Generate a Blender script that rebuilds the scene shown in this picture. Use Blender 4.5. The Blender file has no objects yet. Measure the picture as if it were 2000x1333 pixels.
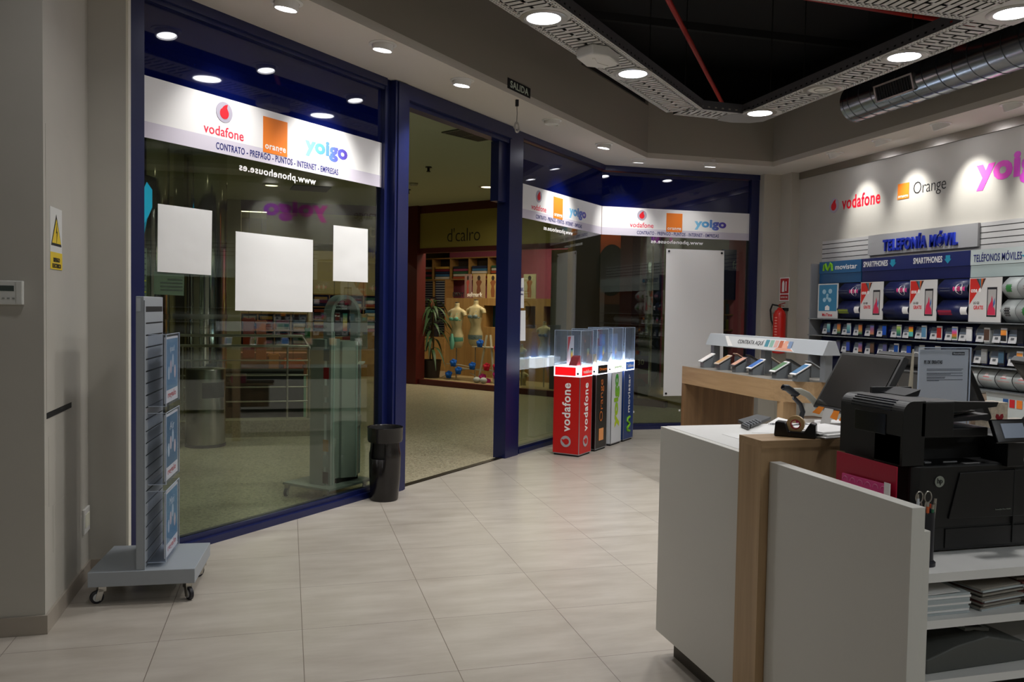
import bpy, bmesh, math, random
from mathutils import Vector, Matrix
random.seed(7)
PI = math.pi
SC = bpy.context.scene
COL = SC.collection

# ------------------------------------------------------------------ camera
FPX, YAW, PIT, ROL = 1620.0, math.radians(15.15), math.radians(2.232), math.radians(0.989)
EYE = Vector((0, 0, 1.5))
_f = Vector((math.sin(YAW), math.cos(YAW), 0)); _r = Vector((math.cos(YAW), -math.sin(YAW), 0)); _u = Vector((0, 0, 1))
CF = _f * math.cos(PIT) - _u * math.sin(PIT)
_u2 = _u * math.cos(PIT) + _f * math.sin(PIT)
CR = _r * math.cos(ROL) + _u2 * math.sin(ROL)
CU = _u2 * math.cos(ROL) - _r * math.sin(ROL)
cd = bpy.data.cameras.new('camera'); cam = bpy.data.objects.new('camera', cd); COL.objects.link(cam)
cd.sensor_width = 36.0; cd.lens = FPX / 2000 * 36; cd.clip_start = 0.05; cd.clip_end = 100
cam.matrix_world = Matrix(((CR.x, CU.x, -CF.x, EYE.x), (CR.y, CU.y, -CF.y, EYE.y), (CR.z, CU.z, -CF.z, EYE.z), (0, 0, 0, 1)))
SC.camera = cam

# ------------------------------------------------------------------ world, exposure
w = bpy.data.worlds.new('world'); SC.world = w; w.use_nodes = True
w.node_tree.nodes['Background'].inputs[0].default_value = (0.55, 0.6, 0.7, 1)
w.node_tree.nodes['Background'].inputs[1].default_value = 0.01
SC.view_settings.view_transform = 'Standard'; SC.view_settings.look = 'None'
SC.view_settings.exposure = 0.12; SC.view_settings.gamma = 1.0; SC.view_settings.use_curve_mapping = False
SC.cycles.max_bounces = 8; SC.cycles.transparent_max_bounces = 16; SC.cycles.glossy_bounces = 4
SC.cycles.sample_clamp_indirect = 4.0; SC.cycles.caustics_reflective = False; SC.cycles.caustics_refractive = False
DOWN_W, SPOT_W, MALL_W = 17.5, 56.0, 12.0     # tray downlights, soffit spots, mall ceiling lamps

# ------------------------------------------------------------------ helpers
def S2(v): return v / 12.92 if v <= 0.04045 else ((v + 0.055) / 1.055) ** 2.4
def rgb(h):
    h = h.lstrip('#'); return tuple(S2(int(h[i:i + 2], 16) / 255) for i in (0, 2, 4)) + (1,)
_M = {}
def M(name, col='#808080', rough=0.6, metal=0.0, emit=0.0, ecol=None, spec=0.5, noise=0.0, nscale=8.0, bump=0.0, bscale=200.0, coat=0.0):
    if name in _M: return _M[name]
    m = bpy.data.materials.new(name); m.use_nodes = True; nt = m.node_tree; b = nt.nodes['Principled BSDF']
    b.inputs['Base Color'].default_value = rgb(col); b.inputs['Roughness'].default_value = rough
    b.inputs['Metallic'].default_value = metal; b.inputs['Specular IOR Level'].default_value = spec
    b.inputs['Coat Weight'].default_value = coat
    if emit:
        b.inputs['Emission Color'].default_value = rgb(ecol or col); b.inputs['Emission Strength'].default_value = emit
    if noise:
        tc = nt.nodes.new('ShaderNodeTexCoord'); n = nt.nodes.new('ShaderNodeTexNoise'); n.inputs['Scale'].default_value = nscale; n.inputs['Detail'].default_value = 6
        nt.links.new(tc.outputs['Object'], n.inputs['Vector'])
        r = nt.nodes.new('ShaderNodeValToRGB'); c = rgb(col)
        r.color_ramp.elements[0].color = tuple(x * (1 - noise) for x in c[:3]) + (1,); r.color_ramp.elements[1].color = tuple(min(1, x * (1 + noise)) for x in c[:3]) + (1,)
        r.color_ramp.elements[0].position = 0.3; r.color_ramp.elements[1].position = 0.7
        nt.links.new(n.outputs['Fac'], r.inputs[0]); nt.links.new(r.outputs[0], b.inputs['Base Color'])
    if bump:
        tc = nt.nodes.new('ShaderNodeTexCoord'); n = nt.nodes.new('ShaderNodeTexNoise'); n.inputs['Scale'].default_value = bscale; n.inputs['Detail'].default_value = 4
        nt.links.new(tc.outputs['Object'], n.inputs['Vector'])
        bp = nt.nodes.new('ShaderNodeBump'); bp.inputs['Strength'].default_value = bump; bp.inputs['Distance'].default_value = 0.01
        nt.links.new(n.outputs['Fac'], bp.inputs['Height']); nt.links.new(bp.outputs[0], b.inputs['Normal'])
    _M[name] = m; return m
def wood(name, c1, c2, axis=2, scale=14.0, rough=0.45):
    if name in _M: return _M[name]
    m = bpy.data.materials.new(name); m.use_nodes = True; nt = m.node_tree; b = nt.nodes['Principled BSDF']
    tc = nt.nodes.new('ShaderNodeTexCoord'); mp = nt.nodes.new('ShaderNodeMapping'); s = [scale] * 3; s[axis] = scale * 0.05
    mp.inputs['Scale'].default_value = s; nt.links.new(tc.outputs['Object'], mp.inputs['Vector'])
    n = nt.nodes.new('ShaderNodeTexNoise'); n.inputs['Scale'].default_value = 1.6; n.inputs['Detail'].default_value = 9; n.inputs['Roughness'].default_value = 0.65; n.inputs['Distortion'].default_value = 0.4
    nt.links.new(mp.outputs[0], n.inputs['Vector'])
    r = nt.nodes.new('ShaderNodeValToRGB'); r.color_ramp.elements[0].color = rgb(c1); r.color_ramp.elements[1].color = rgb(c2)
    r.color_ramp.elements[0].position = 0.3; r.color_ramp.elements[1].position = 0.72
    nt.links.new(n.outputs['Fac'], r.inputs[0]); nt.links.new(r.outputs[0], b.inputs['Base Color']); b.inputs['Roughness'].default_value = rough
    _M[name] = m; return m
def glass(name, tint='#ffffff', refl=1.0, ior=1.5, alpha=0.0, acol='#ffffff'):
    """thin pane: clear transmission tinted by the glass plus a mirror reflection by Fresnel"""
    if name in _M: return _M[name]
    m = bpy.data.materials.new(name); m.use_nodes = True; nt = m.node_tree; nt.nodes.clear()
    o = nt.nodes.new('ShaderNodeOutputMaterial'); t = nt.nodes.new('ShaderNodeBsdfTransparent'); g = nt.nodes.new('ShaderNodeBsdfGlossy')
    t.inputs[0].default_value = rgb(tint); g.inputs['Roughness'].default_value = 0.0
    ge = nt.nodes.new('ShaderNodeNewGeometry'); dt = nt.nodes.new('ShaderNodeVectorMath'); dt.operation = 'DOT_PRODUCT'
    nt.links.new(ge.outputs['Incoming'], dt.inputs[0]); nt.links.new(ge.outputs['Normal'], dt.inputs[1])
    def mth(op, a_, b_=None):
        n = nt.nodes.new('ShaderNodeMath'); n.operation = op; nt.links.new(a_, n.inputs[0])
        if b_ is not None: n.inputs[1].default_value = b_
        return n.outputs[0]
    c_ = mth('ABSOLUTE', dt.outputs['Value']); one = nt.nodes.new('ShaderNodeMath'); one.operation = 'SUBTRACT'; one.inputs[0].default_value = 1.0; nt.links.new(c_, one.inputs[1])
    fr_ = mth('ADD', mth('MULTIPLY', mth('POWER', one.outputs[0], 5.0), 0.96), 0.04)      # Schlick, the same from either side
    mu = nt.nodes.new('ShaderNodeMath'); mu.operation = 'MULTIPLY'; mu.inputs[1].default_value = refl; mu.use_clamp = True
    mx = nt.nodes.new('ShaderNodeMixShader')
    nt.links.new(fr_, mu.inputs[0]); nt.links.new(mu.outputs[0], mx.inputs[0]); nt.links.new(t.outputs[0], mx.inputs[1]); nt.links.new(g.outputs[0], mx.inputs[2])
    last = mx
    if alpha:
        d = nt.nodes.new('ShaderNodeBsdfDiffuse'); d.inputs[0].default_value = rgb(acol); m2 = nt.nodes.new('ShaderNodeMixShader'); m2.inputs[0].default_value = alpha
        nt.links.new(mx.outputs[0], m2.inputs[1]); nt.links.new(d.outputs[0], m2.inputs[2]); last = m2
    nt.links.new(last.outputs[0], o.inputs[0]); _M[name] = m; return m
def ramp_mat(name, stops, axis=0, rough=0.5, emit=0.0):
    """printed colour gradient over the object's own length"""
    if name in _M: return _M[name]
    m = bpy.data.materials.new(name); m.use_nodes = True; nt = m.node_tree; b = nt.nodes['Principled BSDF']; b.inputs['Roughness'].default_value = rough
    tc = nt.nodes.new('ShaderNodeTexCoord'); sp = nt.nodes.new('ShaderNodeSeparateXYZ'); nt.links.new(tc.outputs['Generated'], sp.inputs[0])
    r = nt.nodes.new('ShaderNodeValToRGB'); e = r.color_ramp.elements; e[0].position, e[0].color = stops[0][0], rgb(stops[0][1]); e[1].position, e[1].color = stops[-1][0], rgb(stops[-1][1])
    for p, c in stops[1:-1]:
        x = e.new(p); x.color = rgb(c)
    nt.links.new(sp.outputs[axis], r.inputs[0]); nt.links.new(r.outputs[0], b.inputs['Base Color'])
    if emit: nt.links.new(r.outputs[0], b.inputs['Emission Color']); b.inputs['Emission Strength'].default_value = emit
    _M[name] = m; return m

class B:
    def __init__(s): s.v = []; s.f = []; s.sm = False
    def poly(s, pts): n = len(s.v); s.v += [tuple(p) for p in pts]; s.f.append(tuple(range(n, n + len(pts)))); return s
    def box(s, x0, x1, y0, y1, z0, z1):
        if x0 > x1: x0, x1 = x1, x0
        if y0 > y1: y0, y1 = y1, y0
        if z0 > z1: z0, z1 = z1, z0
        n = len(s.v); s.v += [(x, y, z) for z in (z0, z1) for x, y in ((x0, y0), (x1, y0), (x1, y1), (x0, y1))]
        s.f += [tuple(n + i for i in q) for q in ((3, 2, 1, 0), (4, 5, 6, 7), (0, 1, 5, 4), (1, 2, 6, 5), (2, 3, 7, 6), (3, 0, 4, 7))]; return s
    def obox(s, c, ax, ay, az, hx, hy, hz):
        """oriented box: centre, three axes, half sizes"""
        c = Vector(c); ax, ay, az = Vector(ax).normalized() * hx, Vector(ay).normalized() * hy, Vector(az).normalized() * hz; n = len(s.v)
        s.v += [tuple(c + ax * i + ay * j + az * k) for k in (-1, 1) for i, j in ((-1, -1), (1, -1), (1, 1), (-1, 1))]
        s.f += [tuple(n + i for i in q) for q in ((3, 2, 1, 0), (4, 5, 6, 7), (0, 1, 5, 4), (1, 2, 6, 5), (2, 3, 7, 6), (3, 0, 4, 7))]; return s
    def prism(s, pts, z0, z1):
        """polygon in xy extruded along z"""
        n = len(s.v); k = len(pts); s.v += [(p[0], p[1], z0) for p in pts] + [(p[0], p[1], z1) for p in pts]
        s.f += [tuple(n + i for i in reversed(range(k))), tuple(n + k + i for i in range(k))] + [(n + i, n + (i + 1) % k, n + k + (i + 1) % k, n + k + i) for i in range(k)]; return s
    def prism_y(s, pts, y0, y1):
        """polygon in xz extruded along y"""
        n = len(s.v); k = len(pts); s.v += [(p[0], y0, p[1]) for p in pts] + [(p[0], y1, p[1]) for p in pts]
        s.f += [tuple(n + i for i in range(k)), tuple(n + k + i for i in reversed(range(k)))] + [(n + (i + 1) % k, n + i, n + k + i, n + k + (i + 1) % k) for i in range(k)]; return s
    def lathe(s, prof, seg=32, c=(0, 0), caps=True):
        n = len(s.v); k = len(prof)
        for r, z in prof: s.v += [(c[0] + r * math.cos(2 * PI * i / seg), c[1] + r * math.sin(2 * PI * i / seg), z) for i in range(seg)]
        for j in range(k - 1):
            for i in range(seg): s.f.append((n + j * seg + i, n + j * seg + (i + 1) % seg, n + (j + 1) * seg + (i + 1) % seg, n + (j + 1) * seg + i))
        if caps: s.f += [tuple(n + i for i in reversed(range(seg))), tuple(n + (k - 1) * seg + i for i in range(seg))]
        s.sm = True; return s
    def tube(s, pts, rad, seg=10, caps=True):
        pts = [Vector(p) for p in pts]; rad = rad if isinstance(rad, (list, tuple)) else [rad] * len(pts); n = len(s.v); up = None
        for i, p in enumerate(pts):
            d = (pts[min(i + 1, len(pts) - 1)] - pts[max(i - 1, 0)]).normalized()
            if up is None: up = Vector((0, 0, 1)) if abs(d.z) < 0.9 else Vector((1, 0, 0))
            a = d.cross(up).normalized(); up = a.cross(d).normalized()
            s.v += [tuple(p + (a * math.cos(2 * PI * j / seg) + up * math.sin(2 * PI * j / seg)) * rad[i]) for j in range(seg)]
        for i in range(len(pts) - 1):
            for j in range(seg): s.f.append((n + i * seg + j, n + (i + 1) * seg + j, n + (i + 1) * seg + (j + 1) % seg, n + i * seg + (j + 1) % seg))
        if caps: s.f += [tuple(n + i for i in range(seg)), tuple(n + (len(pts) - 1) * seg + i for i in reversed(range(seg)))]
        s.sm = True; return s
    def sheet(s, rows):
        """grid of points to a surface"""
        n = len(s.v); k = len(rows[0])
        for r in rows: s.v += [tuple(p) for p in r]
        for j in range(len(rows) - 1):
            for i in range(k - 1): s.f.append((n + j * k + i, n + j * k + i + 1, n + (j + 1) * k + i + 1, n + (j + 1) * k + i))
        return s
    def ball(s, c, r, seg=16, rings=10, sc=(1, 1, 1)):
        n = len(s.v); c = Vector(c)
        for j in range(1, rings):
            t = PI * j / rings
            s.v += [(c.x + r * sc[0] * math.sin(t) * math.cos(2 * PI * i / seg), c.y + r * sc[1] * math.sin(t) * math.sin(2 * PI * i / seg), c.z + r * sc[2] * math.cos(t)) for i in range(seg)]
        for j in range(rings - 2):
            for i in range(seg): s.f.append((n + j * seg + i, n + (j + 1) * seg + i, n + (j + 1) * seg + (i + 1) % seg, n + j * seg + (i + 1) % seg))
        s.f += [tuple(n + i for i in range(seg)), tuple(n + (rings - 2) * seg + i for i in reversed(range(seg)))]
        s.sm = True; return s
    def xf(s, m): s.v = [tuple(m @ Vector(p)) for p in s.v]; return s

def obj(name, b, mat, parent=None, mtx=None, bevel=0.0, smooth=None, label=None, solid=0.0):
    me = bpy.data.meshes.new(name); me.from_pydata(b.v, [], b.f); me.update()
    bm = bmesh.new(); bm.from_mesh(me); bmesh.ops.recalc_face_normals(bm, faces=bm.faces); bm.to_mesh(me); bm.free()
    me.materials.append(mat); o = bpy.data.objects.new(name, me); COL.objects.link(o)
    if mtx is not None: o.matrix_world = mtx
    if parent is not None: o.parent = parent
    if (b.sm if smooth is None else smooth):
        for p in me.polygons: p.use_smooth = True
        try: me.set_sharp_from_angle(angle=math.radians(38))
        except Exception: pass
    if solid:
        md = o.modifiers.new('thickness', 'SOLIDIFY'); md.thickness = solid; md.use_rim = solid > 0.001
    if bevel:
        md = o.modifiers.new('bevel', 'BEVEL'); md.width = bevel; md.segments = 3; md.limit_method = 'ANGLE'
    if label: o['label'] = label
    return o
def tag(o, label, cat, group=None, kind=None):
    o['label'] = label; o['category'] = cat
    if group: o['group'] = group
    if kind: o['kind'] = kind
    return o
def thing(name, label, cat, loc=(0, 0, 0), rz=0.0, group=None, mtx=None):
    o = bpy.data.objects.new(name, None); COL.objects.link(o); o.empty_display_size = 0.1
    if mtx is not None: o.matrix_world = mtx
    else: o.location = loc; o.rotation_euler = (0, 0, rz)
    return tag(o, label, cat, group)
def struct(o): o['kind'] = 'structure'; return o
def sthing(name, mtx=None):
    o = bpy.data.objects.new(name, None); COL.objects.link(o)
    if mtx is not None: o.matrix_world = mtx
    return struct(o)
def frame(origin, xd, zd=(0, 0, 1)):
    """a standing page: x is the reading direction, y is up, z looks at the reader"""
    x = Vector(xd).normalized(); y = Vector(zd).normalized(); z = x.cross(y).normalized(); y = z.cross(x)
    o = Vector(origin); return Matrix(((x.x, y.x, z.x, o.x), (x.y, y.y, z.y, o.y), (x.z, y.z, z.z, o.z), (0, 0, 0, 1)))
_TX = {}
def text(name, s, x, y, wd, ht, mat, parent, mtx=None, bold=0.0, dep=0.0015, mirror=False, z=0.001, rot=0.0, label=None, bev=0.0, sp=None):
    """lettering fitted into a wd x ht box centred on x, y of its page"""
    c = bpy.data.curves.new('lettering', 'FONT'); c.body = s; c.size = 1; c.offset = bold; c.extrude = 0.01; c.resolution_u = 3; c.align_x = 'CENTER'; c.space_character = sp or 1.0 + bold * 4.5
    if bev: c.bevel_depth = bev; c.bevel_resolution = 1
    t = bpy.data.objects.new('lettering', c); me = bpy.data.meshes.new_from_object(t); bpy.data.objects.remove(t); bpy.data.curves.remove(c)
    xs = [v.co.x for v in me.vertices]; ys = [v.co.y for v in me.vertices]; zs = [v.co.z for v in me.vertices]
    cx, cy, cz = (min(xs) + max(xs)) / 2, (min(ys) + max(ys)) / 2, min(zs); sx = wd / (max(xs) - min(xs)); sy = ht / (max(ys) - min(ys)); sz = dep / max(1e-6, max(zs) - cz)
    R = Matrix.Rotation(rot, 4, 'Z')
    for v in me.vertices:
        p = R @ Vector(((v.co.x - cx) * sx * (-1 if mirror else 1), (v.co.y - cy) * sy, 0)); v.co = (p.x + x, p.y + y, z + (v.co.z - cz) * sz)
    if mirror: me.flip_normals()
    me.use_auto_texspace = True; me.update(); me.materials.append(mat); o = bpy.data.objects.new(name, me); COL.objects.link(o)
    if mtx is not None: o.matrix_world = mtx
    if parent is not None: o.parent = parent
    if label: o['label'] = label
    return o
def page(name, pts, mat, parent, z=0.0, dep=0.001, mtx=None, label=None):
    return obj(name, B().prism(pts, z, z + dep), mat, parent, mtx, label=label)
def rect(x0, y0, x1, y1): return [(x0, y0), (x1, y0), (x1, y1), (x0, y1)]
def circ(cx, cy, rx, ry=None, n=28): return [(cx + rx * math.cos(2 * PI * i / n), cy + (ry or rx) * math.sin(2 * PI * i / n)) for i in range(n)]

def ray(px, py):
    return CF + CR * ((px - 1000) / FPX) + CU * ((666.5 - py) / FPX)

# ------------------------------------------------------------------ materials
WALL = M('wall_paint', '#b8b4aa', 0.75, noise=0.03, nscale=3)
SOFF = M('soffit_paint', '#d2cbc0', 0.8)
DARKC = M('plenum_black', '#141211', 0.9)
BLUE = M('blue_lacquer', '#0e1747', 0.32, spec=0.6)
NAVYG = M('navy_film_glass', '#050d42', 0.03, spec=0.8)
GLASS = glass('shop_glass', '#dfe6dd', 1.9)
ACR = glass('acrylic', '#eef2f6', 1.6, alpha=0.04, acol='#dfe8f4')
ACE = M('acrylic_edge', '#c5d4ea', 0.2, spec=0.8)
WHITE = M('white_print', '#f4f2f0', 0.55)
PAPER = M('paper', '#e0dfdd', 0.8, bump=0.15, bscale=9)
LILAC = M('lilac_print', '#d6cfdb', 0.6)
NAVYT = M('navy_print', '#1d2470', 0.6)
BLACK = M('black_plastic', '#121214', 0.38)
BLACKM = M('black_matte', '#0d0d0e', 0.7)
BLACKG = M('black_gloss', '#08080a', 0.08, spec=0.7)
GREYP = M('grey_powder', '#9aa0a6', 0.45)
GREYL = M('grey_light_powder', '#c3c7cc', 0.45)
STEEL = M('brushed_steel', '#b9b6ae', 0.28, 1.0)
CHROME = M('chrome', '#d8d6cf', 0.08, 1.0)
GALV = M('galvanised', '#a8adb3', 0.22, 1.0, noise=0.12, nscale=5)
OAK = wood('oak_laminate', '#9c7f5c', '#bb9c76', 2)
OAKY = wood('oak_laminate_y', '#9c7f5c', '#bb9c76', 1)
OAKD = wood('oak_dark', '#6b5238', '#8a6c4b', 2)
LAM = M('grey_white_laminate', '#cdcbc4', 0.5)
LAMW = M('white_laminate', '#dcdbd8', 0.4)
RED = M('carrier_red', '#c3120f', 0.4)
REDV = M('bright_red', '#e01f2b', 0.45)
ORANGE = M('carrier_orange', '#f58220', 0.5)
PINK = M('pink_print', '#f0409c', 0.5)
GREYR = M('ring_grey', '#aea8b6', 0.4)
YOI = ramp_mat('blue_violet_print', [(0, '#8fd0ee'), (0.35, '#5aa6da'), (0.7, '#5c66c4'), (1, '#5538a8')])
YOIP = ramp_mat('pink_violet_print', [(0, '#ff5fc4'), (0.5, '#d545c0'), (1, '#8a3bb8')])
YOIG = ramp_mat('lime_green_print', [(0, '#c4d600'), (0.5, '#8cc21f'), (1, '#2f9e3f')], 1)

# ================================================================== SETTING
D0 = 4.203; R2 = math.sqrt(0.5)
FAC = Matrix(((R2, -R2, 0, -D0 * R2), (R2, R2, 0, D0 * R2), (0, 0, 1, 0), (0, 0, 0, 1)))   # along the storefront, outward, up
ZS = 3.29; YB = 9.69; XC = YB - D0 / R2; XR = 6.28
def facxy(s, f): p = FAC @ Vector((s, f, 0)); return (p.x, p.y)
SC0 = (XC + YB) * R2   # corner along the storefront

# --- shop floor: large porcelain tiles on the measured grid
def tile_mat():
    m = bpy.data.materials.new('porcelain_tiles'); m.use_nodes = True; nt = m.node_tree; b = nt.nodes['Principled BSDF']; L = nt.links.new
    tc = nt.nodes.new('ShaderNodeTexCoord'); sp = nt.nodes.new('ShaderNodeSeparateXYZ'); L(tc.outputs['Object'], sp.inputs[0])
    def math_(op, a, bb=None):
        n = nt.nodes.new('ShaderNodeMath'); n.operation = op
        for i, x in enumerate((a, bb)):
            if x is None: continue
            if isinstance(x, (int, float)): n.inputs[i].default_value = x
            else: L(x, n.inputs[i])
        return n.outputs[0]
    def line(c, o, s, wd):
        u = math_('DIVIDE', math_('SUBTRACT', c, o), s); fr = math_('ABSOLUTE', math_('SUBTRACT', math_('FRACT', u), 0.5)); return math_('GREATER_THAN', fr, 0.5 - wd / s), math_('FLOOR', u)
    lx, ix = line(sp.outputs[0], 0.0740, 0.6165, 0.0016); ly, iy = line(sp.outputs[1], 3.8958, 0.5885, 0.0016); g = math_('MAXIMUM', lx, ly)
    wn = nt.nodes.new('ShaderNodeTexWhiteNoise'); wn.noise_dimensions = '2D'; cb = nt.nodes.new('ShaderNodeCombineXYZ'); L(ix, cb.inputs[0]); L(iy, cb.inputs[1]); L(cb.outputs[0], wn.inputs['Vector'])
    mp = nt.nodes.new('ShaderNodeMapping'); mp.inputs['Scale'].default_value = (0.9, 3.2, 1); L(tc.outputs['Object'], mp.inputs[0])
    n1 = nt.nodes.new('ShaderNodeTexNoise'); n1.inputs['Scale'].default_value = 2.4; n1.inputs['Detail'].default_value = 8; n1.inputs['Roughness'].default_value = 0.6; L(mp.outputs[0], n1.inputs['Vector'])
    r = nt.nodes.new('ShaderNodeValToRGB'); r.color_ramp.elements[0].color = rgb('#a89f93'); r.color_ramp.elements[1].color = rgb('#beb6ab'); r.color_ramp.elements[0].position = 0.3; r.color_ramp.elements[1].position = 0.7
    L(n1.outputs['Fac'], r.inputs[0])
    hs = nt.nodes.new('ShaderNodeHueSaturation'); L(r.outputs[0], hs.inputs['Color']); L(math_('ADD', math_('MULTIPLY', wn.outputs['Value'], 0.05), 0.975), hs.inputs['Value'])
    mx = nt.nodes.new('ShaderNodeMix'); mx.data_type = 'RGBA'; L(g, mx.inputs[0]); L(hs.outputs[0], mx.inputs[6]); mx.inputs[7].default_value = rgb('#75695e'); L(mx.outputs[2], b.inputs['Base Color'])
    L(math_('ADD', math_('MULTIPLY', n1.outputs['Fac'], 0.08), 0.28), b.inputs['Roughness']); b.inputs['Specular IOR Level'].default_value = 0.5
    return m
f = obj('floor', B().prism([(-4, -3), (XR + 0.1, -3), (XR + 0.1, YB), (XC, YB), (-4, -4 + D0 / R2)], -0.08, 0), tile_mat()); struct(f)
def terrazzo():
    m = bpy.data.materials.new('terrazzo'); m.use_nodes = True; nt = m.node_tree; b = nt.nodes['Principled BSDF']; L = nt.links.new
    tc = nt.nodes.new('ShaderNodeTexCoord'); v = nt.nodes.new('ShaderNodeTexVoronoi'); v.inputs['Scale'].default_value = 75; L(tc.outputs['Object'], v.inputs['Vector'])
    r = nt.nodes.new('ShaderNodeValToRGB'); e = r.color_ramp.elements; e[0].color = rgb('#7d755f'); e[1].color = rgb('#bfb69c'); x = e.new(0.35); x.color = rgb('#a39a82')
    sp = nt.nodes.new('ShaderNodeSeparateXYZ'); L(v.outputs['Color'], sp.inputs[0]); L(sp.outputs[0], r.inputs[0]); L(r.outputs[0], b.inputs['Base Color']); b.inputs['Roughness'].default_value = 0.3
    return m
TERR = terrazzo()
f = obj('floor', B().prism([(-9, -9 + D0 / R2), (XC, YB), (16, YB), (16, 30), (-12, 30), (-12, -9 + D0 / R2)], -0.08, 0.0), TERR); struct(f)

# --- walls of the shop
PX, PY0, PY1 = -1.046, 4.1, 4.95
wl = B().box(-4, PX, PY0, PY1 + 0.1, 0, ZS).box(PX, -0.857, PY1, PY1 + 0.1, 0, ZS); obj_wl = struct(obj('wall_left', wl, WALL))
struct(obj('wall_left', B().box(-4.1, -4, -3, PY0, 0, 4.6), WALL))
struct(obj('wall_front', B().box(-4.1, XR + 0.1, -3.1, -3, 0, 4.6), WALL))
struct(obj('wall_right', B().box(XR, XR + 0.12, -3, 9.3, 0, ZS), WALL))
struct(obj('wall_back', B().box(6.155, XR + 0.12, 9.3, 9.54, 0, ZS).box(5.915, XR + 0.12, 9.54, YB + 0.15, 0, ZS), M('pilaster_paint', '#b9b3a6', 0.75)))
JAMB_LIT = M('cream_lit_jamb', '#e4dfcf', 0.7)  # cream lightened to carry the light falling on the jamb
struct(obj('trim_1', B().prism([(-0.86, 4.951), (-0.845, 4.951), (-0.86 + 0.012, 5.082), (-0.86 - 0.004, 5.08)], 0, ZS), JAMB_LIT))
BASEM = M('skirting_tile', '#a39a8e', 0.45)
struct(obj('baseboard_left', B().box(-4, PX + 0.012, PY0 - 0.012, PY0, 0, 0.085).box(PX, PX + 0.012, PY0, PY1, 0, 0.085).box(PX + 0.012, -0.86, PY1 - 0.012, PY1, 0, 0.085), BASEM))
struct(obj('baseboard_right', B().box(XR - 0.012, XR, -3, 9.3, 0, 0.085), BASEM))
struct(obj('trim_2', B().box(XR - 0.02, XR, -3, 9.3, 3.205, ZS), M('wall_track_metal', '#9c978e', 0.28, 1.0)))
# soffit ring and the fascia rising into the black plenum
so = B()
e0, e1, e2 = 0.68, 0.66, 0.57
xi, yi = XR - e2, YB - e1          # inner corner right / back
fi = facxy(0, -e0)                  # a point on the inner storefront edge: y = x + k
k_in = (D0 - e0) / R2; k_out = (D0 + 0.03) / R2
so.prism([(-4, -4 + k_out), (-4, -4 + k_in), (yi - k_in, yi), (YB + 0.1 - k_out, YB + 0.1)], ZS, ZS + 0.06)
so.prism([(yi - k_in, yi), (xi, yi), (XR, YB + 0.1), (YB + 0.1 - k_out, YB + 0.1)], ZS, ZS + 0.06)
so.prism([(xi, -3), (XR, -3), (XR, YB + 0.1), (xi, yi)], ZS, ZS + 0.06)
struct(obj('ceiling', so, SOFF))
fw = B(); ZF = 3.98
fw.prism([(-4, -4 + k_in), (yi - k_in, yi), (yi - k_in - 0.04, yi + 0.04), (-4, -4 + k_in + 0.08)], ZS + 0.06, ZF)
fw.prism([(yi - k_in, yi), (xi, yi), (xi, yi + 0.05), (yi - k_in, yi + 0.05)], ZS + 0.06, ZF)
fw.box(xi, xi + 0.05, -3, yi, ZS + 0.06, ZF)
struct(obj('wall_back', fw, M('fascia_paint', '#9d968a', 0.8)))
struct(obj('wall_back', B().prism([(-4, -4 + k_out), (YB - k_out, YB), (YB - k_out - 0.05, YB + 0.06), (-4, -4 + k_out + 0.1)], ZS + 0.06, 4.6).box(YB - k_out, XR, YB, YB + 0.08, ZS + 0.06, 4.6).box(XR, XR + 0.1, -3, YB, ZS, 4.6), DARKC))
struct(obj('ceiling', B().box(-4.1, XR + 0.1, -3.1, YB + 0.1, 4.6, 4.7), DARKC))
for i in range(7):    # dark service joists under the slab
    o = obj('trim_3', B().box(-4, XR, -2 + i * 1.7, -1.94 + i * 1.7, 4.52, 4.6), M('joist_black', '#1c1a19', 0.8)); struct(o)

# --- mall ceiling and bulkhead over the storefront
struct(obj('ceiling', B().prism([(-9, -9 + k_out), (YB + 0.1 - k_out, YB + 0.1), (16, YB + 0.1), (16, 30), (-12, 30), (-12, -9 + k_out)], 3.45, 3.55), M('mall_ceiling_paint', '#aeb59a', 0.85)))
struct(obj('wall_back', B().prism([(-4, -4 + k_out), (YB - k_out + 0.1, YB + 0.1), (YB - k_out, YB + 0.2), (-4, -4 + k_out + 0.1)], ZS, 3.5).box(YB - k_out, XR, YB + 0.1, YB + 0.2, ZS, 3.5), M('bulkhead_navy', '#131a40', 0.5)))

# --- storefront: blue aluminium frames, glass, navy film above the banner
ZB0, ZB1 = 2.44, 2.79       # banner bottom and top
def storefront(idx, s0, s1, mtx, frames, ztop=ZS, post_l=0.0, post_r=0.0, sill=0.075):
    root = sthing('window_%d' % idx, mtx)
    obj('window_frame', frames, BLUE, root)
    obj('glass_pane', B().box(s0, s1, 0.0, 0.008, sill, ZB1), GLASS, root)
    obj('film_panel', B().box(s0, s1, 0.0, 0.010, ZB1, ztop - 0.075), NAVYG, root)
    return root
SL, SR = 3.045, 5.205
fr = B().box(2.962, 3.05, -0.04, 0.05, 0, ZS).box(5.2, 5.262, -0.035, 0.05, 0, ZS).box(3.05, 5.2, -0.05, 0.05, 0, 0.045).box(3.05, 5.2, -0.02, 0.05, 0.045, 0.075).box(3.05, 5.2, -0.055, 0.05, ZS - 0.06, ZS).box(3.05, 5.2, -0.03, 0.05, ZS - 0.085, ZS - 0.06)
storefront(1, SL, SR, FAC, fr)
fr = B().box(7.12, 7.385, -0.06, 0.08, 0, ZS - 0.005).box(7.385, 7.43, -0.035, 0.05, 0, ZS).box(7.43, SC0, -0.045, 0.05, 0, 0.045).box(7.43, SC0, -0.02, 0.05, 0.045, 0.07).box(7.385, SC0, -0.05, 0.05, ZS - 0.06, ZS)
storefront(2, 7.42, SC0, FAC, fr, sill=0.07)
BK = Matrix.Translation((0, YB, 0))
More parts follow.
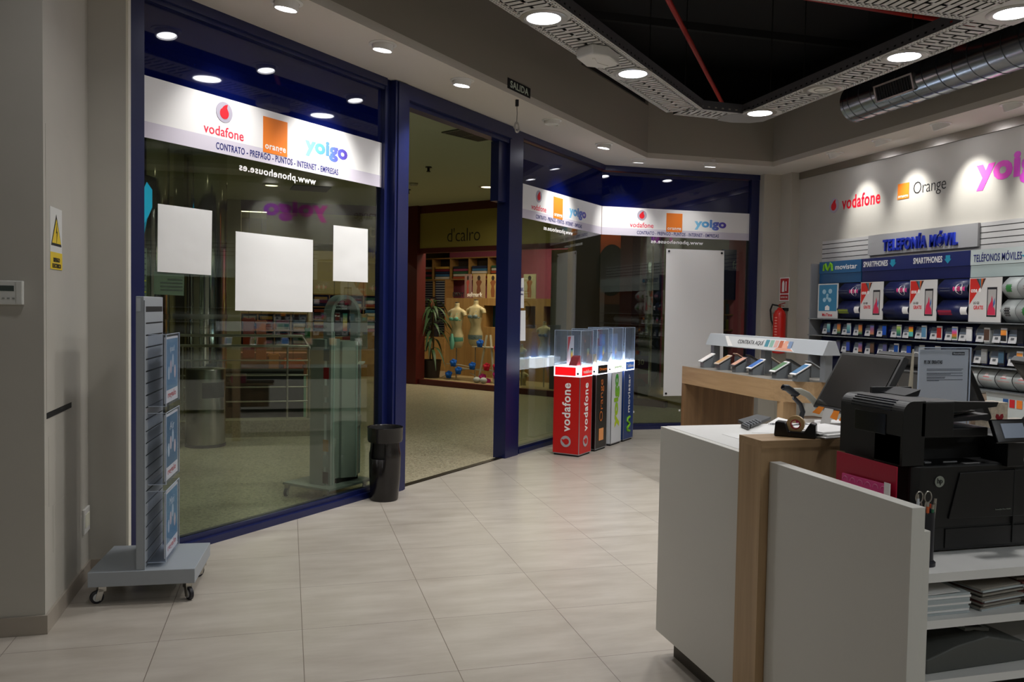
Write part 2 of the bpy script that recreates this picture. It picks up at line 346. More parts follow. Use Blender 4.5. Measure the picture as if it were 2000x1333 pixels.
fr = B().box(5.80, 5.915, -0.04, 0.06, 0, ZS).box(XC, 5.80, -0.045, 0.05, 0, 0.045).box(XC, 5.80, -0.02, 0.05, 0.045, 0.07).box(XC, 5.915, -0.05, 0.05, ZS - 0.065, ZS)
storefront(3, XC, 5.80, BK, fr, sill=0.07)
dr = sthing('door_1', FAC)
obj('door_frame', B().box(5.262, 5.44, -0.09, 0.06, 0, ZS - 0.005).box(5.29, 5.41, -0.10, -0.09, 0, ZS - 0.01), BLUE, dr)
obj('lintel', B().box(5.44, 7.12, -0.09, 0.08, ZS - 0.12, ZS - 0.004).box(5.44, 7.12, -0.05, 0.05, ZS - 0.16, ZS - 0.12), BLUE, dr)
obj('door_closer_box', B().box(6.97, 7.12, -0.02, 0.07, 2.55, ZS - 0.16), BLUE, dr)
obj('threshold', B().box(5.44, 7.12, -0.03, 0.03, 0.0, 0.006), M('threshold_metal', '#4a443c', 0.4, 1.0), dr)

# ================================================================== LAMPS
LITE = M('lamp_diffuser', '#ffffff', 0.5, emit=22.0, ecol='#f6f6ff')
LITM = M('mall_lamp_diffuser', '#ffffff', 0.5, emit=4.0, ecol='#fff0c8')
SPOTE = M('spot_diffuser', '#ffffff', 0.5, emit=30.0, ecol='#f4f4ff')
OFFD = M('unlit_diffuser', '#dedcd2', 0.5)
def area(parent, dia, watt, col, loc, aim=(0, 0, -1), spread=150):
    l = bpy.data.lights.new('lamp_light', 'AREA'); l.shape = 'DISK'; l.size = dia; l.energy = watt; l.color = col; l.spread = math.radians(spread)
    o = bpy.data.objects.new('lamp_light', l); COL.objects.link(o); o.parent = parent; o.location = loc; o.rotation_euler = Vector(aim).to_track_quat('-Z', 'Y').to_euler(); return o
def spot(parent, watt, col, loc, aim, ang=60, blend=0.8, rad=0.03):
    l = bpy.data.lights.new('lamp_light', 'SPOT'); l.energy = watt; l.color = col; l.spot_size = math.radians(ang); l.spot_blend = blend; l.shadow_soft_size = rad
    o = bpy.data.objects.new('lamp_light', l); COL.objects.link(o); o.parent = parent; o.location = loc; o.rotation_euler = Vector(aim).to_track_quat('-Z', 'Y').to_euler(); return o
COOL = (1.0, 0.985, 0.96)
ZT = 3.406
RIM = M('lamp_rim', '#b9b6ae', 0.3, 0.6)
def downlight(x, y, label, on=True, watt=DOWN_W, group='round downlights in the cable trays', mall=False, z=ZT, r=0.112):
    t = thing('downlight', label, 'ceiling light', (x, y, z), 0, group)
    obj('rim', B().lathe([(r + 0.045, 0.012), (r + 0.045, -0.004), (r + 0.02, -0.012), (r, -0.006), (r, 0.012)], 40, caps=False), RIM, t)
    obj('diffuser', B().lathe([(r, 0.004), (r, -0.003), (0.001, -0.003)], 40, caps=False), (LITM if mall else LITE) if on else OFFD, t)
    if not on: obj('inner_ring', B().lathe([(r * 0.62, -0.004), (r * 0.62, -0.007), (r * 0.55, -0.007), (r * 0.55, -0.004)], 32, caps=False), RIM, t)
    if on: area(t, 2 * r, watt, (0.98, 1.0, 0.78) if mall else COOL, (0, 0, -0.02), spread=160 if mall else 140)
    return t
downlight(1.605, 5.271, 'lit round downlight in the storefront-side tray, nearest the camera, left of the white box')
downlight(2.664, 6.264, 'lit round downlight in the storefront-side tray, right of the white box')
downlight(0.55, 4.28, 'lit round downlight in the tray outside the frame, left of the storefront-side ones', watt=DOWN_W * 0.5)
downlight(-0.50, 3.29, 'lit round downlight at the hidden left end of the tray', watt=DOWN_W * 0.15)
downlight(4.33, 7.10, 'lit round downlight at the far bend of the cable trays')
downlight(4.365, 6.19, 'unlit grey round downlight in the tray beside the silver duct', on=False)
downlight(4.368, 5.225, 'lit round downlight in the right-hand tray beyond the dead one')
downlight(4.375, 4.276, 'lit round downlight at the tray crossing in the upper right corner', watt=DOWN_W * 0.7)
downlight(2.25, 4.30, 'lit round downlight in the crossing tray, just above the frame', watt=DOWN_W * 0.75)
downlight(2.35, 2.1, 'lit round downlight over the service counter, above the frame', watt=DOWN_W * 0.5)

# strip lamps over the rear of the shop, behind the camera
REARC = (0.90, 1.0, 0.93)
for i, (x, y, wt) in enumerate(((0.2, -1.6, 8), (2.2, -1.0, 10), (4.2, -0.4, 6))):
    t = thing('strip_lamp', ('strip lamp over the rear of the shop, left one', 'strip lamp over the rear of the shop, middle one', 'strip lamp over the rear of the shop, right one')[i], 'ceiling light', (x, y, 3.0)); obj('lamp_housing', B().box(-.6, .6, -.08, .08, 0, .06), M('strip_housing', '#dddbd6', .5), t); obj('lamp_diffuser', B().box(-.58, .58, -.06, .06, -.012, 0), LITE, t)
    for sx in (-.5, .5): obj('suspension', B().tube([(sx, 0, .06), (sx, 0, 1.6)], .003, 6), M('rod_steel', '#3b3936', 0.4, 0.8), t)
    l = bpy.data.lights.new('lamp_light', 'AREA'); l.shape = 'RECTANGLE'; l.size = 1.16; l.size_y = .12; l.energy = wt; l.color = REARC; o = bpy.data.objects.new('lamp_light', l); COL.objects.link(o); o.parent = t; o.location = (0, 0, -.02)
# perforated cable trays with real slots
TRAY = M('white_tray', '#c9c7c2', 0.45, 0.2)
TRAYD = M('tray_side', '#4c4b4e', 0.5)
def tray(name, label, p0, p1, wd, group='perforated cable trays', holes=(), ends=(0, 0)):
    """p0->p1 centre line; slotted underside, two perforated sides"""
    a = Vector((p0[0], p0[1], 0)); b = Vector((p1[0], p1[1], 0)); d = (b - a); Ln = d.length; d.normalize()
    n = Vector((-d.y, d.x, 0)); mt = Matrix(((d.x, n.x, 0, a.x), (d.y, n.y, 0, a.y), (0, 0, 1, ZT), (0, 0, 0, 1)))
    t = thing(name, label, 'cable tray', group=group, mtx=mt)
    h = wd / 2; bb = B(); pitch = 0.058; slot = 0.019
    def clear(x0, x1): return all(abs((x0 + x1) / 2 - c) > 0.19 for c in holes)
    for (y0, y1) in ((-h, -h + 0.012), (-h + 0.022, -h + 0.034), (-h + 0.046, -h + 0.062), (h - 0.062, h - 0.046), (h - 0.034, h - 0.022), (h - 0.012, h)):
        bb.box(0, Ln, y0, y1, 0, 0.003)
    x = 0
    k = 0
    while x < Ln - 1e-3:
        x1 = min(x + pitch - slot, Ln); bb.box(x, x1, -h + 0.05, h - 0.05, 0, 0.003)
        for yy in (-h + 0.012, -h + 0.034, h - 0.046, h - 0.022): bb.box(x, min(x + 0.016, Ln), yy, yy + 0.010, 0, 0.003); bb.box(min(x + 0.031, Ln), min(x + 0.047, Ln), yy, yy + 0.010, 0, 0.003)
        k += 1
        if k % 2 == 0: bb.box(x, x1 + slot if x1 + slot < Ln else Ln, -0.012, 0.012, 0.0, 0.003)
        x += pitch
    for c in holes:
        bb.prism(circ(c, 0, min(h, 0.168), n=24), -0.001, 0.004)
    obj('tray_base', bb, TRAY, t)
    sd = B()
    for y0 in (-h, h - 0.003):
        sd.box(ends[0], Ln - ends[1], y0, y0 + 0.003, 0, 0.02).box(ends[0], Ln - ends[1], y0, y0 + 0.003, 0.034, 0.085)
        x = ends[0]
        while x < Ln - ends[1]: sd.box(x, min(x + 0.05, Ln - ends[1]), y0, y0 + 0.003, 0.02, 0.034); x += 0.075
    obj('tray_side', sd, TRAYD, t)
    for x in (0.5, Ln - 0.5) if Ln > 1.4 else (): obj('hanger_rod', B().tube([(x, h - 0.01, 0.08), (x, h - 0.01, 1.19)], 0.005, 6), M('rod_steel', '#3b3936', 0.4, 0.8), t); obj('hanger_rod', B().tube([(x, -h + 0.01, 0.08), (x, -h + 0.01, 1.19)], 0.005, 6), M('rod_steel'), t)
    return t
# storefront-side tray centre line runs parallel to the storefront through its lamps
kt = 5.271 - 1.605 - 0.03
bx, by = 3.62, 3.62 + kt
tray('cable_tray', 'slotted white cable tray parallel to the blue storefront', (-1.2, -1.2 + kt), (bx, by), 0.36, holes=tuple((v + 1.2) / R2 for v in (-0.50, 0.55, 1.605, 2.664)))
tray('cable_tray', 'short slotted tray piece turning the bend at the far corner', (bx - 0.02, by + 0.03), (4.28, 7.33), 0.30, group='perforated cable trays')
tray('cable_tray', 'slotted white cable tray beside the silver duct', (4.37, 4.45), (4.37, 7.22), 0.36, holes=(5.225 - 4.45, 6.19 - 4.45, 7.10 - 4.45))
tray('cable_tray', 'slotted cable tray crossing at the top edge of the view', (0.9, 4.30), (4.19, 4.30), 0.36, ends=(0, 0), holes=(1.35,))
pl = obj('junction_plate', B().box(4.18, 4.56, 4.09, 4.46, ZT - 0.001, ZT + 0.004).box(4.18, 4.183, 4.46, 4.463, ZT, ZT + 0.08), TRAY); tag(pl, 'plain white plate joining two trays around the corner downlight', 'tray plate')
pl = obj('junction_plate', B().prism([(4.05, 7.30), (4.2, 7.15), (4.55, 7.15), (4.55, 7.40), (4.46, 7.50), (4.28, 7.54), (4.1, 7.5)], ZT - 0.003, ZT + 0.003), M('grey_plate', '#8f8d8a', 0.5)); tag(pl, 'rounded grey plate closing the far tray bend', 'tray plate')

# white wireless box under the tray
t = thing('wireless_unit', 'white pointed wireless box fixed under the storefront-side tray', 'wireless unit', (2.17, 5.80, ZT - 0.03), PI / 4)
obj('housing', B().prism([(-0.17, -0.05), (-0.06, -0.13), (0.16, -0.12), (0.2, 0.02), (0.1, 0.12), (-0.12, 0.1)], -0.05, 0.028), M('white_plastic', '#dddbd6', 0.45), t, bevel=0.012)
obj('light_ridge', B().prism([(-0.08, -0.03), (0.03, 0.0), (0.14, -0.04), (0.14, -0.02), (0.03, 0.03), (-0.08, -0.01)], -0.056, -0.05), M('white_plastic'), t)

# gimbal spots in the soffit
CUP = M('white_cup', '#e4e2dd', 0.4)
def gimbal(x, y, aim, label, on=True, watt=SPOT_W, ang=70, group='swivel spotlights in the low soffit', tilt_full=False):
    a = Vector(aim).normalized(); rz = math.atan2(a.y, a.x); t = thing('spotlight', label, 'spotlight', (x, y, ZS), rz, group)
    obj('trim_ring', B().lathe([(0.095, 0.0), (0.095, -0.006), (0.075, -0.008), (0.075, 0.0)], 32, caps=False), CUP, t)
    tilt = math.acos(max(-1, min(1, -a.z))) * (0.75 if tilt_full else 0.3); Rm = Matrix.Translation((0, 0, -0.004)) @ Matrix.Rotation(-tilt, 4, 'Y')
    obj('lamp_cup', B().lathe([(0.072, 0.05), (0.072, -0.035), (0.064, -0.04), (0.058, -0.03)], 28, caps=False).xf(Rm), CUP, t)
    obj('lamp_face', B().lathe([(0.058, -0.03), (0.001, -0.026)], 28, caps=False).xf(Rm), SPOTE if on else OFFD, t)
    if on:
        la = Matrix.Rotation(-rz, 3, 'Z') @ a
        spot(t, watt, COOL, Rm @ Vector((0, 0, -0.05)), la, ang, 0.9, 0.045)
    return t
OUT = Vector((-R2, R2, 0)); DN = Vector((0, 0, -1))
gimbal(-0.018, 5.162, OUT * 0.62 + DN, 'lit soffit spotlight over the first logo banner, cut by the top edge', watt=SPOT_W * 0.7)
gimbal(0.615, 5.772, OUT * 0.55 + DN, 'lit soffit spotlight over the left shop window, before the door', watt=SPOT_W * 1.5)
gimbal(1.314, 6.484, OUT * 0.55 + DN, 'lit soffit spotlight above the open doorway')
gimbal(2.402, 7.562, OUT * 0.3 + DN, 'unlit soffit spotlight just right of the exit sign', on=False)
gimbal(3.282, 8.458, OUT * 0.6 + DN, 'lit soffit spotlight over the middle logo banner', watt=SPOT_W * 1.2)
gimbal(3.982, 9.139, Vector((0.05, 0.6, -1)), 'soffit spotlight at the bend of the storefront', watt=SPOT_W * 0.9)
gimbal(4.90, 9.10, Vector((0, 0.5, -1)), 'soffit spotlight over the tall blank poster', watt=SPOT_W * 0.3)
gimbal(-0.62, 4.56, OUT * 0.6 + DN, 'hidden soffit spotlight beside the left pillar', on=False)
for i, (y, nm) in enumerate(((8.035, 'soffit spotlight shining on the red carrier wordmark wall'), (7.29, 'soffit spotlight shining on the orange square wall logo'), (6.493, 'soffit spotlight between the orange and pink wall logos'), (5.7, 'soffit spotlight outside the frame over the pink wall logo'))):
    gimbal(5.855, y, Vector((0.62, 0, -1)), nm, watt=SPOT_W * (0.75, 0.95, 1.05, 1.1)[i], ang=62, tilt_full=True)

# fire pipes, duct
REDP = M('fire_pipe_red', '#a5261f', 0.4)
def P3(px, py, z): r = ray(px, py); return EYE + r * ((z - 1.5) / r.z)
a, b_ = P3(1410, 200, 3.9), P3(1300, -10, 3.9); e = (b_ - a).normalized()
tag(obj('fire_pipe', B().tube([a + Vector((0, 0, -0.05)), a, b_ + e * 2.0], 0.022, 10), REDP), 'thin red sprinkler pipe dropping to the far tray bend', 'pipe', 'red sprinkler pipes')
a, b_ = P3(1850, 40, 4.0), P3(1560, -8, 4.0); e = (b_ - a).normalized()
tag(obj('fire_pipe', B().tube([a - e * 0.3, b_ + e * 1.5], 0.024, 10), REDP), 'thin red sprinkler pipe crossing the upper right ceiling', 'pipe', 'red sprinkler pipes')
DX, DZ, DR = 5.3, 3.545, 0.175
t = thing('air_duct', 'spiral-wound silver air duct along the right wall', 'air duct', (DX, 6.98, DZ))
L_ = 8.5
obj('duct_body', B().tube([(0, 0, 0), (0, -L_, 0)], DR, 40), GALV, t)
sp = B(); turns = int(L_ / 0.16); pts = []
for i in range(turns * 20 + 1):
    a = 2 * PI * i / 20; pts.append((math.cos(a) * (DR + 0.001), -0.02 - i * 0.16 / 20, math.sin(a) * (DR + 0.001)))
obj('spiral_seam', B().tube(pts, 0.004, 5), M('seam_dark', '#5c5f63', 0.35, 1.0), t)
obj('end_cap', B().tube([(0, 0.004, 0), (0, -0.03, 0)], DR + 0.004, 40), GALV, t)
gm = Matrix.Rotation(math.radians(-106), 4, 'Y')  # louvre faces the room, below the middle
obj('louvre_frame', B().box(-0.075, 0.075, -0.97, -0.95, DR - 0.01, DR + 0.012).box(-0.075, 0.075, -0.51, -0.49, DR - 0.01, DR + 0.012).box(-0.075, -0.06, -0.97, -0.49, DR - 0.02, DR + 0.012).box(0.06, 0.075, -0.97, -0.49, DR - 0.02, DR + 0.012).xf(gm), STEEL, t)
obj('louvre_opening', B().box(-0.06, 0.06, -0.95, -0.51, DR - 0.03, DR + 0.002).xf(gm), BLACKM, t)
lv = B()
for i in range(14): lv.box(-0.06, 0.06, -0.94 + i * 0.032, -0.936 + i * 0.032, DR, DR + 0.010)
obj('louvre_blades', lv.xf(gm), M('blade_grey', '#4c4e50', 0.35, 0.8), t)
obj('hanger_wire', B().tube([(0, -1.0, DR), (0, -1.0, 1.05)], 0.003, 6), BLACKM, t)
obj('hanger_wire', B().tube([(0, -0.15, DR), (0, -0.15, 1.05)], 0.003, 6), BLACKM, t)
# black strip standing in for the dark gap at the fascia top
t = thing('fascia_gap', 'long black linear air slot high on the grey fascia', 'air vent', mtx=FAC)
obj('gap_frame', B().box(7.4, 9.20, -e0 - 0.01, -e0 - 0.001, 3.885, 3.975), M('gap_frame_grey', '#6d675e', 0.6), t)
obj('gap_strip', B().box(7.4, 9.10, -e0 - 0.014, -e0 - 0.01, 3.895, 3.968), BLACKM, t)

# ================================================================== LETTERING AND MARKS ON THE GLASS
def onplane(px, py, n, d):
    r = ray(px, py); n = Vector(n); return EYE + r * ((d - n.dot(EYE)) / n.dot(r))
FP = frame((-D0 * R2, D0 * R2, 0), (R2, R2, 0))     # storefront page: x = s, y = height, z towards the room
BP = frame((0, YB, 0), (1, 0, 0)); RP = frame((XR, 0, 0), (0, -1, 0))
def pg(px, py, page_m, off=0.0):
    """where the line of sight meets a page (lifted by off), in page coordinates"""
    inv = page_m.inverted(); o = inv @ EYE; r = inv.to_3x3() @ ray(px, py); t = (off - o.z) / r.z; p = o + r * t; return p.x, p.y
def bb(px0, py0, px1, py1, page_m, off=0.0, full=True):
    """box between two corner pixels -> cx, cy, w, h"""
    a = pg(px0, py0, page_m, off); b = pg(px1, py1, page_m, off); return (a[0] + b[0]) / 2, (a[1] + b[1]) / 2, abs(b[0] - a[0]), abs(a[1] - b[1])
def comma_mark(parent, x, y, r, rot=0.0, z=0.001, disc=None, drop=None, name='round_logo', mtx=None):
    Rt = Matrix.Rotation(rot, 2)
    def tr(pts): return [tuple(Vector((x, y)) + Rt @ Vector(p)) for p in pts]
    g = obj(name, B().prism(tr(circ(0, 0, r)), z, z + 0.003), disc or GREYR, parent, mtx)
    k = 0.54 * r; pts = []
    for i in range(25):      # drop body from upper left round to the right
        a = math.radians(118 + i * 268 / 24); pts.append((k * math.cos(a) - 0.02 * r, k * math.sin(a) - 0.12 * r))
    pts += [(0.30 * r, 0.42 * r), (0.36 * r, 0.68 * r), (0.40 * r, 0.80 * r), (0.12 * r, 0.72 * r), (-0.12 * r, 0.56 * r)]
    # body then tail, kept as one outline
    obj('drop_mark', B().prism(tr(pts), z + 0.003, z + 0.005), drop or REDV, g); return g
def square_mark(parent, x, y, w_, h_, z=0.001, mtx=None, word='orange', rot=0.0):
    g = page('square_logo', rect(x - w_ / 2, y - h_ / 2, x + w_ / 2, y + h_ / 2), ORANGE, parent, z, 0.003, mtx)
    text('square_word', word, x, y - h_ * 0.36, w_ * 0.86, h_ * 0.19, WHITE, g, z=z + 0.003, bold=0.02, dep=0.001); return g

def banner(label, M_, x0, x1, vc, vr, vt, osq, yo, ct, url):
    t = thing('logo_banner', label, 'window banner', mtx=M_, group='white logo banners on the shop glass')
    page('banner_sheet', rect(x0, ZB0, x1, ZB1), WHITE, t, 0.001, 0.0015)
    page('lower_strip', rect(x0, ZB0, x1, ZB0 + 0.092), LILAC, t, 0.0025, 0.0008)
    comma_mark(t, vc[0], vc[1], vr, z=0.0025)
    text('red_word', 'vodafone', *vt, M('word_red', '#e8304a', 0.5), t, z=0.0025, bold=0.008)
    square_mark(t, *osq, z=0.0028)
    text('blue_word', 'yoigo', *yo, YOI, t, z=0.0025, bold=0.045, sp=1.04)
    text('service_line', 'CONTRATO - PREPAGO - PUNTOS - INTERNET - EMPRESAS', *ct, NAVYT, t, z=0.0035, bold=0.018, dep=0.001)
    text('web_address', 'www.phonehouse.es', *url, WHITE, t, mirror=True, z=0.0005, bold=0.02, dep=0.001)
def bz(cx, w_, page_y, h_): return (cx, page_y, w_, h_)
ZV, ZVT, ZO, ZY, ZC, ZU = 2.700, 2.578, 2.627, 2.620, 2.483, 2.375
def lay(M_, vcx, v0, v1, o0, o1, y0, y1, c0, c1, u0, u1, yy):
    X = lambda p: pg(p, yy, M_)[0]
    def cw(a, b): return (X(a) + X(b)) / 2, abs(X(b) - X(a))
    v, vw = cw(v0, v1); o, ow = cw(o0, o1); y, yw = cw(y0, y1); c, cw_ = cw(c0, c1); u, uw = cw(u0, u1)
    return dict(vc=(X(vcx), ZV), vr=0.064, vt=(v, ZVT, vw, 0.062), osq=(o, ZO, ow, 0.235), yo=(y, ZY, yw, 0.135), ct=(c, ZC, cw_, 0.044), url=(u, ZU, uw, 0.062))
banner('white three-logo banner across the large left shop window', FP, SL, 5.2, **lay(FP, 437, 397, 475, 513, 560, 595, 678, 421, 660, 467, 617, 300))
banner('white three-logo banner on the middle window right of the doorway', FP, 7.43, SC0 - 0.005, **lay(FP, 1051, 1037, 1066, 1080, 1098, 1111, 1144, 1046, 1136, 1062, 1119, 430))
banner('white three-logo banner on the far window above the tall blank poster', BP, XC + 0.005, 5.80, **lay(BP, 1253, 1230, 1276, 1301, 1332, 1356, 1418, 1244, 1404, 1272, 1374, 445))

def poster(name, label, M_, c, mat=PAPER, wrinkle=0.004, cat='poster', group=None, z=0.002):
    """c: four corner pixels TL TR BR BL on the page"""
    q = [pg(px, py, M_) for px, py in c]; n = 12; rows = []
    for j in range(n + 1):
        r = []
        for i in range(n + 1):
            u, v = i / n, j / n; a = Vector(q[0]).lerp(Vector(q[1]), u); b = Vector(q[3]).lerp(Vector(q[2]), u); p = a.lerp(b, v)
            edge = 1 if 0 < i < n and 0 < j < n else 0
            r.append((p.x, p.y, z + edge * random.random() * wrinkle))
        rows.append(r)
    o = obj(name, B().sheet(rows), mat, None, M_, smooth=True, solid=0.0008); return tag(o, label, cat, group)
poster('blank_poster', 'blank white paper taped on the left window, leftmost, over the chrome columns', FP, ((308, 398), (414, 412), (412, 538), (307, 531)), group='blank white papers taped on the glass')
poster('blank_poster', 'largest blank white square paper in the middle of the left window', FP, ((460, 452), (611, 469), (610, 610), (459, 607)), group='blank white papers taped on the glass')
poster('blank_poster', 'narrow blank white paper on the left window beside the door post', FP, ((651, 440), (718, 448), (718, 552), (650, 549)), group='blank white papers taped on the glass')
p_ = poster('thank_you_notice', 'white paper notice reading RACIAS beside the right door post', FP, ((1009, 545), (1023, 543), (1023, 602), (1009, 602)), wrinkle=0.001)
cx, cy, w_, h_ = bb(1009, 560, 1022, 571, FP); text('notice_word', 'RACIAS', cx, cy, w_ * 0.9, 0.04, NAVYT, p_, z=0.005); text('notice_line', 'POR TU VISITA', cx, cy - 0.05, w_ * 0.9, 0.016, NAVYT, p_, z=0.005)
poster('blank_poster', 'small blank white sheet under the notice beside the right door post', FP, ((1008, 607), (1026, 607), (1026, 666), (1008, 666)), wrinkle=0.001)
pp = poster('blank_poster', 'tall blank white poster pinned on the far back window', BP, ((1301, 486), (1414, 490), (1411, 772), (1295, 774)), mat=M('poster_white', '#e8e6e4', 0.6), wrinkle=0.002, z=0.006)
for (px, py) in ((1306, 491), (1409, 495), (1406, 767), (1300, 769)):
    x, y = pg(px, py, BP); obj('suction_clip', B().prism(circ(x, y, 0.014, n=14), 0.008, 0.016), BLACKM, pp)
for (px, py) in ((1237, 805), (1327, 802)):
    x, y = pg(px, py, BP); tag(obj('sticker_dot', B().prism(rect(x - 0.012, y - 0.012, x + 0.012, y + 0.012), 0.001, 0.002), WHITE, None, BP), 'tiny white square sticker low on the far window, %s' % ('by the blue pedestal' if px < 1300 else 'by the wooden table'), 'sticker')
# paper notices taped outside by the left frame
o = poster('opening_notice', 'narrow printed sheet on the glass beside the left blue frame', FP, ((273, 484), (289, 485), (288, 592), (273, 590)), mat=M('faded_paper', '#9aa397', 0.8), wrinkle=0.0, cat='notice', z=-0.010)
for k in range(9):
    cx, cy, w_, h_ = bb(274, 492 + k * 11, 287, 495 + k * 11, FP); obj('text_line', B().prism(rect(cx - w_ / 2, cy - 0.004, cx + w_ / 2, cy + 0.004), -0.008, -0.0075), M('line_yellow', '#b8b23a', 0.8) if k in (5, 7, 8) else M('line_grey', '#4d544c', 0.8), o)
o = poster('opening_notice', 'grey printed sheet hanging just below the leftmost blank paper', FP, ((303, 531), (362, 536), (361, 578), (302, 575)), mat=M('faded_paper'), wrinkle=0.0, cat='notice', z=-0.010)
for k in range(4):
    cx, cy, w_, h_ = bb(315, 545 + k * 7, 358, 547 + k * 7, FP); obj('text_line', B().prism(rect(cx - w_ / 2 + (0.05 if k == 0 else 0), cy - 0.004, cx + w_ / 2, cy + 0.004), -0.008, -0.0075), M('line_grey'), o)

# exit sign, hanging sensor lead
t = thing('exit_sign', 'black rectangular exit sign reading SALIDA on the grey fascia', 'exit sign', mtx=FP @ Matrix.Translation((0, 0, e0)))
cx, cy, w_, h_ = bb(991, 152, 1035, 192, FP, e0); a = pg(991, 162, FP, e0); b = pg(1035, 182, FP, e0); cx = (a[0] + b[0]) / 2; w_ = b[0] - a[0]
page('sign_plate', rect(cx - w_ / 2, 3.328, cx + w_ / 2, 3.414), BLACKM, t, 0.001, 0.004)
text('sign_word', 'SALIDA', cx, 3.371, w_ * 0.80, 0.058, M('sign_green_white', '#d5e0cf', 0.5), t, z=0.006, bold=0.02)
t = thing('sensor_lead', 'coiled grey cable hanging from a black clip above the door post', 'cable', (1.884, 6.928, ZS))
obj('clip', B().box(-0.012, 0.012, -0.012, 0.012, -0.055, 0), BLACKM, t)
obj('lead', B().tube([(0, 0, -0.055), (0.003, 0, -0.12), (0, 0.002, -0.19)], 0.0025, 6), BLACKM, t)
co = []
for i in range(90):
    a = i * 2 * PI / 15; r = 0.036 + 0.007 * math.sin(i * 0.37); co.append((r * math.cos(a) * R2 + 0.001 * (i % 5), r * math.cos(a) * R2 - 0.001 * (i % 7), -0.235 + r * math.sin(a) * 1.05))
obj('coil', B().tube(co, 0.0035, 6), M('cable_grey', '#a39d92', 0.6), t)

# ================================================================== LEFT WALL FITTINGS
SIDE = frame((PX, 0, 0), (0, 1, 0))      # page on the face looking +X: x = Y
t = thing('warning_sign', 'white and yellow electrical hazard sign on the left wall', 'warning sign', mtx=SIDE)
ya, za = pg(96, 402, SIDE); yb, zb = pg(119, 408, SIDE); _, zc = pg(96, 525, SIDE); _, zm = pg(96, 491, SIDE)
page('sign_board', rect(ya, zc, yb, za), M('sign_white', '#dcdcd8', 0.45), t, 0.001, 0.003)
page('yellow_panel', rect(ya, zc, yb, zm), M('sign_yellow', '#e8c800', 0.45), t, 0.004, 0.001)
cx = (ya + yb) / 2; W_ = (yb - ya) * 0.44; z0 = zm + 0.03; z1 = za - 0.03
page('triangle_border', [(cx - W_, z0), (cx + W_, z0), (cx, z1)], BLACKM, t, 0.004, 0.001)
page('triangle', [(cx - W_ * 0.84, z0 + 0.012), (cx + W_ * 0.84, z0 + 0.012), (cx, z1 - 0.022)], M('sign_yellow'), t, 0.005, 0.001)
zz = z0 + (z1 - z0) * 0.4
page('lightning_bolt', [(cx + 0.004, zz + 0.05), (cx - 0.012, zz), (cx, zz + 0.004), (cx - 0.004, zz - 0.045), (cx + 0.012, zz + 0.010), (cx + 0.001, zz + 0.006)], BLACKM, t, 0.006, 0.001)
text('warning_line', 'RIESGO', cx, zm - 0.035, W_ * 1.2, 0.020, BLACKM, t, z=0.005, bold=0.03); text('warning_line', 'ELECTRICO', cx, zm - 0.062, W_ * 1.6, 0.020, BLACKM, t, z=0.005, bold=0.03)
# flush cabinet door in the wall
t = thing('meter_cupboard', 'tall flush painted cupboard door in the left wall below the ceiling', 'cupboard door', mtx=SIDE)
ya = 4.135; yb, _ = pg(138, 500, SIDE); _, zt_ = pg(76, 232, SIDE); _, zb_ = pg(80, 812, SIDE)
page('door_leaf', rect(ya, zb_, yb, zt_), M('wall_paint'), t, 0.0003, 0.001)
page('finger_gap', rect(ya, zb_ - 0.028, yb, zb_ - 0.001), BLACKM, t, 0.0003, 0.0015)
for zz, y0_, y1_ in ((zb_ - 0.16, ya, yb - 0.06),):
    p2 = struct(obj('trim_4', B().box(PX, PX + 0.0012, ya + 0.03, yb - 0.08, 0.56, 0.88), M('wall_paint')))
    p2 = struct(obj('trim_5', B().box(PX, PX + 0.001, ya + 0.10, yb - 0.06, 0.33, 0.55), M('wall_paint')))
t = thing('wall_thermostat', 'white thermostat with grey display at the left edge', 'thermostat', mtx=frame((0, PY0, 0), (1, 0, 0)))
TP = frame((0, PY0, 0), (1, 0, 0)); xb, zt_ = pg(45, 549, TP, 0.02); _, zb_ = pg(45, 596, TP, 0.02)
obj('housing', B().box(xb - 0.14, xb, zb_, zt_, 0.0005, 0.022), M('thermo_white', '#d8d8d2', 0.45), t, bevel=0.004)
page('display', rect(xb - 0.125, zb_ + 0.06, xb - 0.035, zt_ - 0.022), M('lcd_grey', '#4a5450', 0.2), t, 0.0225, 0.0008)
for i in range(5): obj('button', B().box(xb - 0.122 + i * 0.02, xb - 0.112 + i * 0.02, zb_ + 0.025, zb_ + 0.031, 0.022, 0.0245), M('button_grey', '#8e918c', 0.5), t)
obj('cover_strip', B().box(xb - 0.026, xb - 0.004, zb_ + 0.004, zt_ - 0.004, 0.022, 0.026), M('thermo_white'), t)
t = thing('wall_socket', 'small white wall socket low beside the grey pillar', 'wall socket', mtx=SIDE)
ya, za = pg(160, 998, SIDE); yb, zb = pg(171, 1034, SIDE)
obj('socket_plate', B().box(ya, yb, zb, za, 0.0005, 0.012), M('white_plastic'), t, bevel=0.002)
obj('socket_insert', B().box(ya + 0.02, yb - 0.015, zb + 0.03, za - 0.03, 0.012, 0.015), M('cream_plastic', '#e5e2cf', 0.4), t)

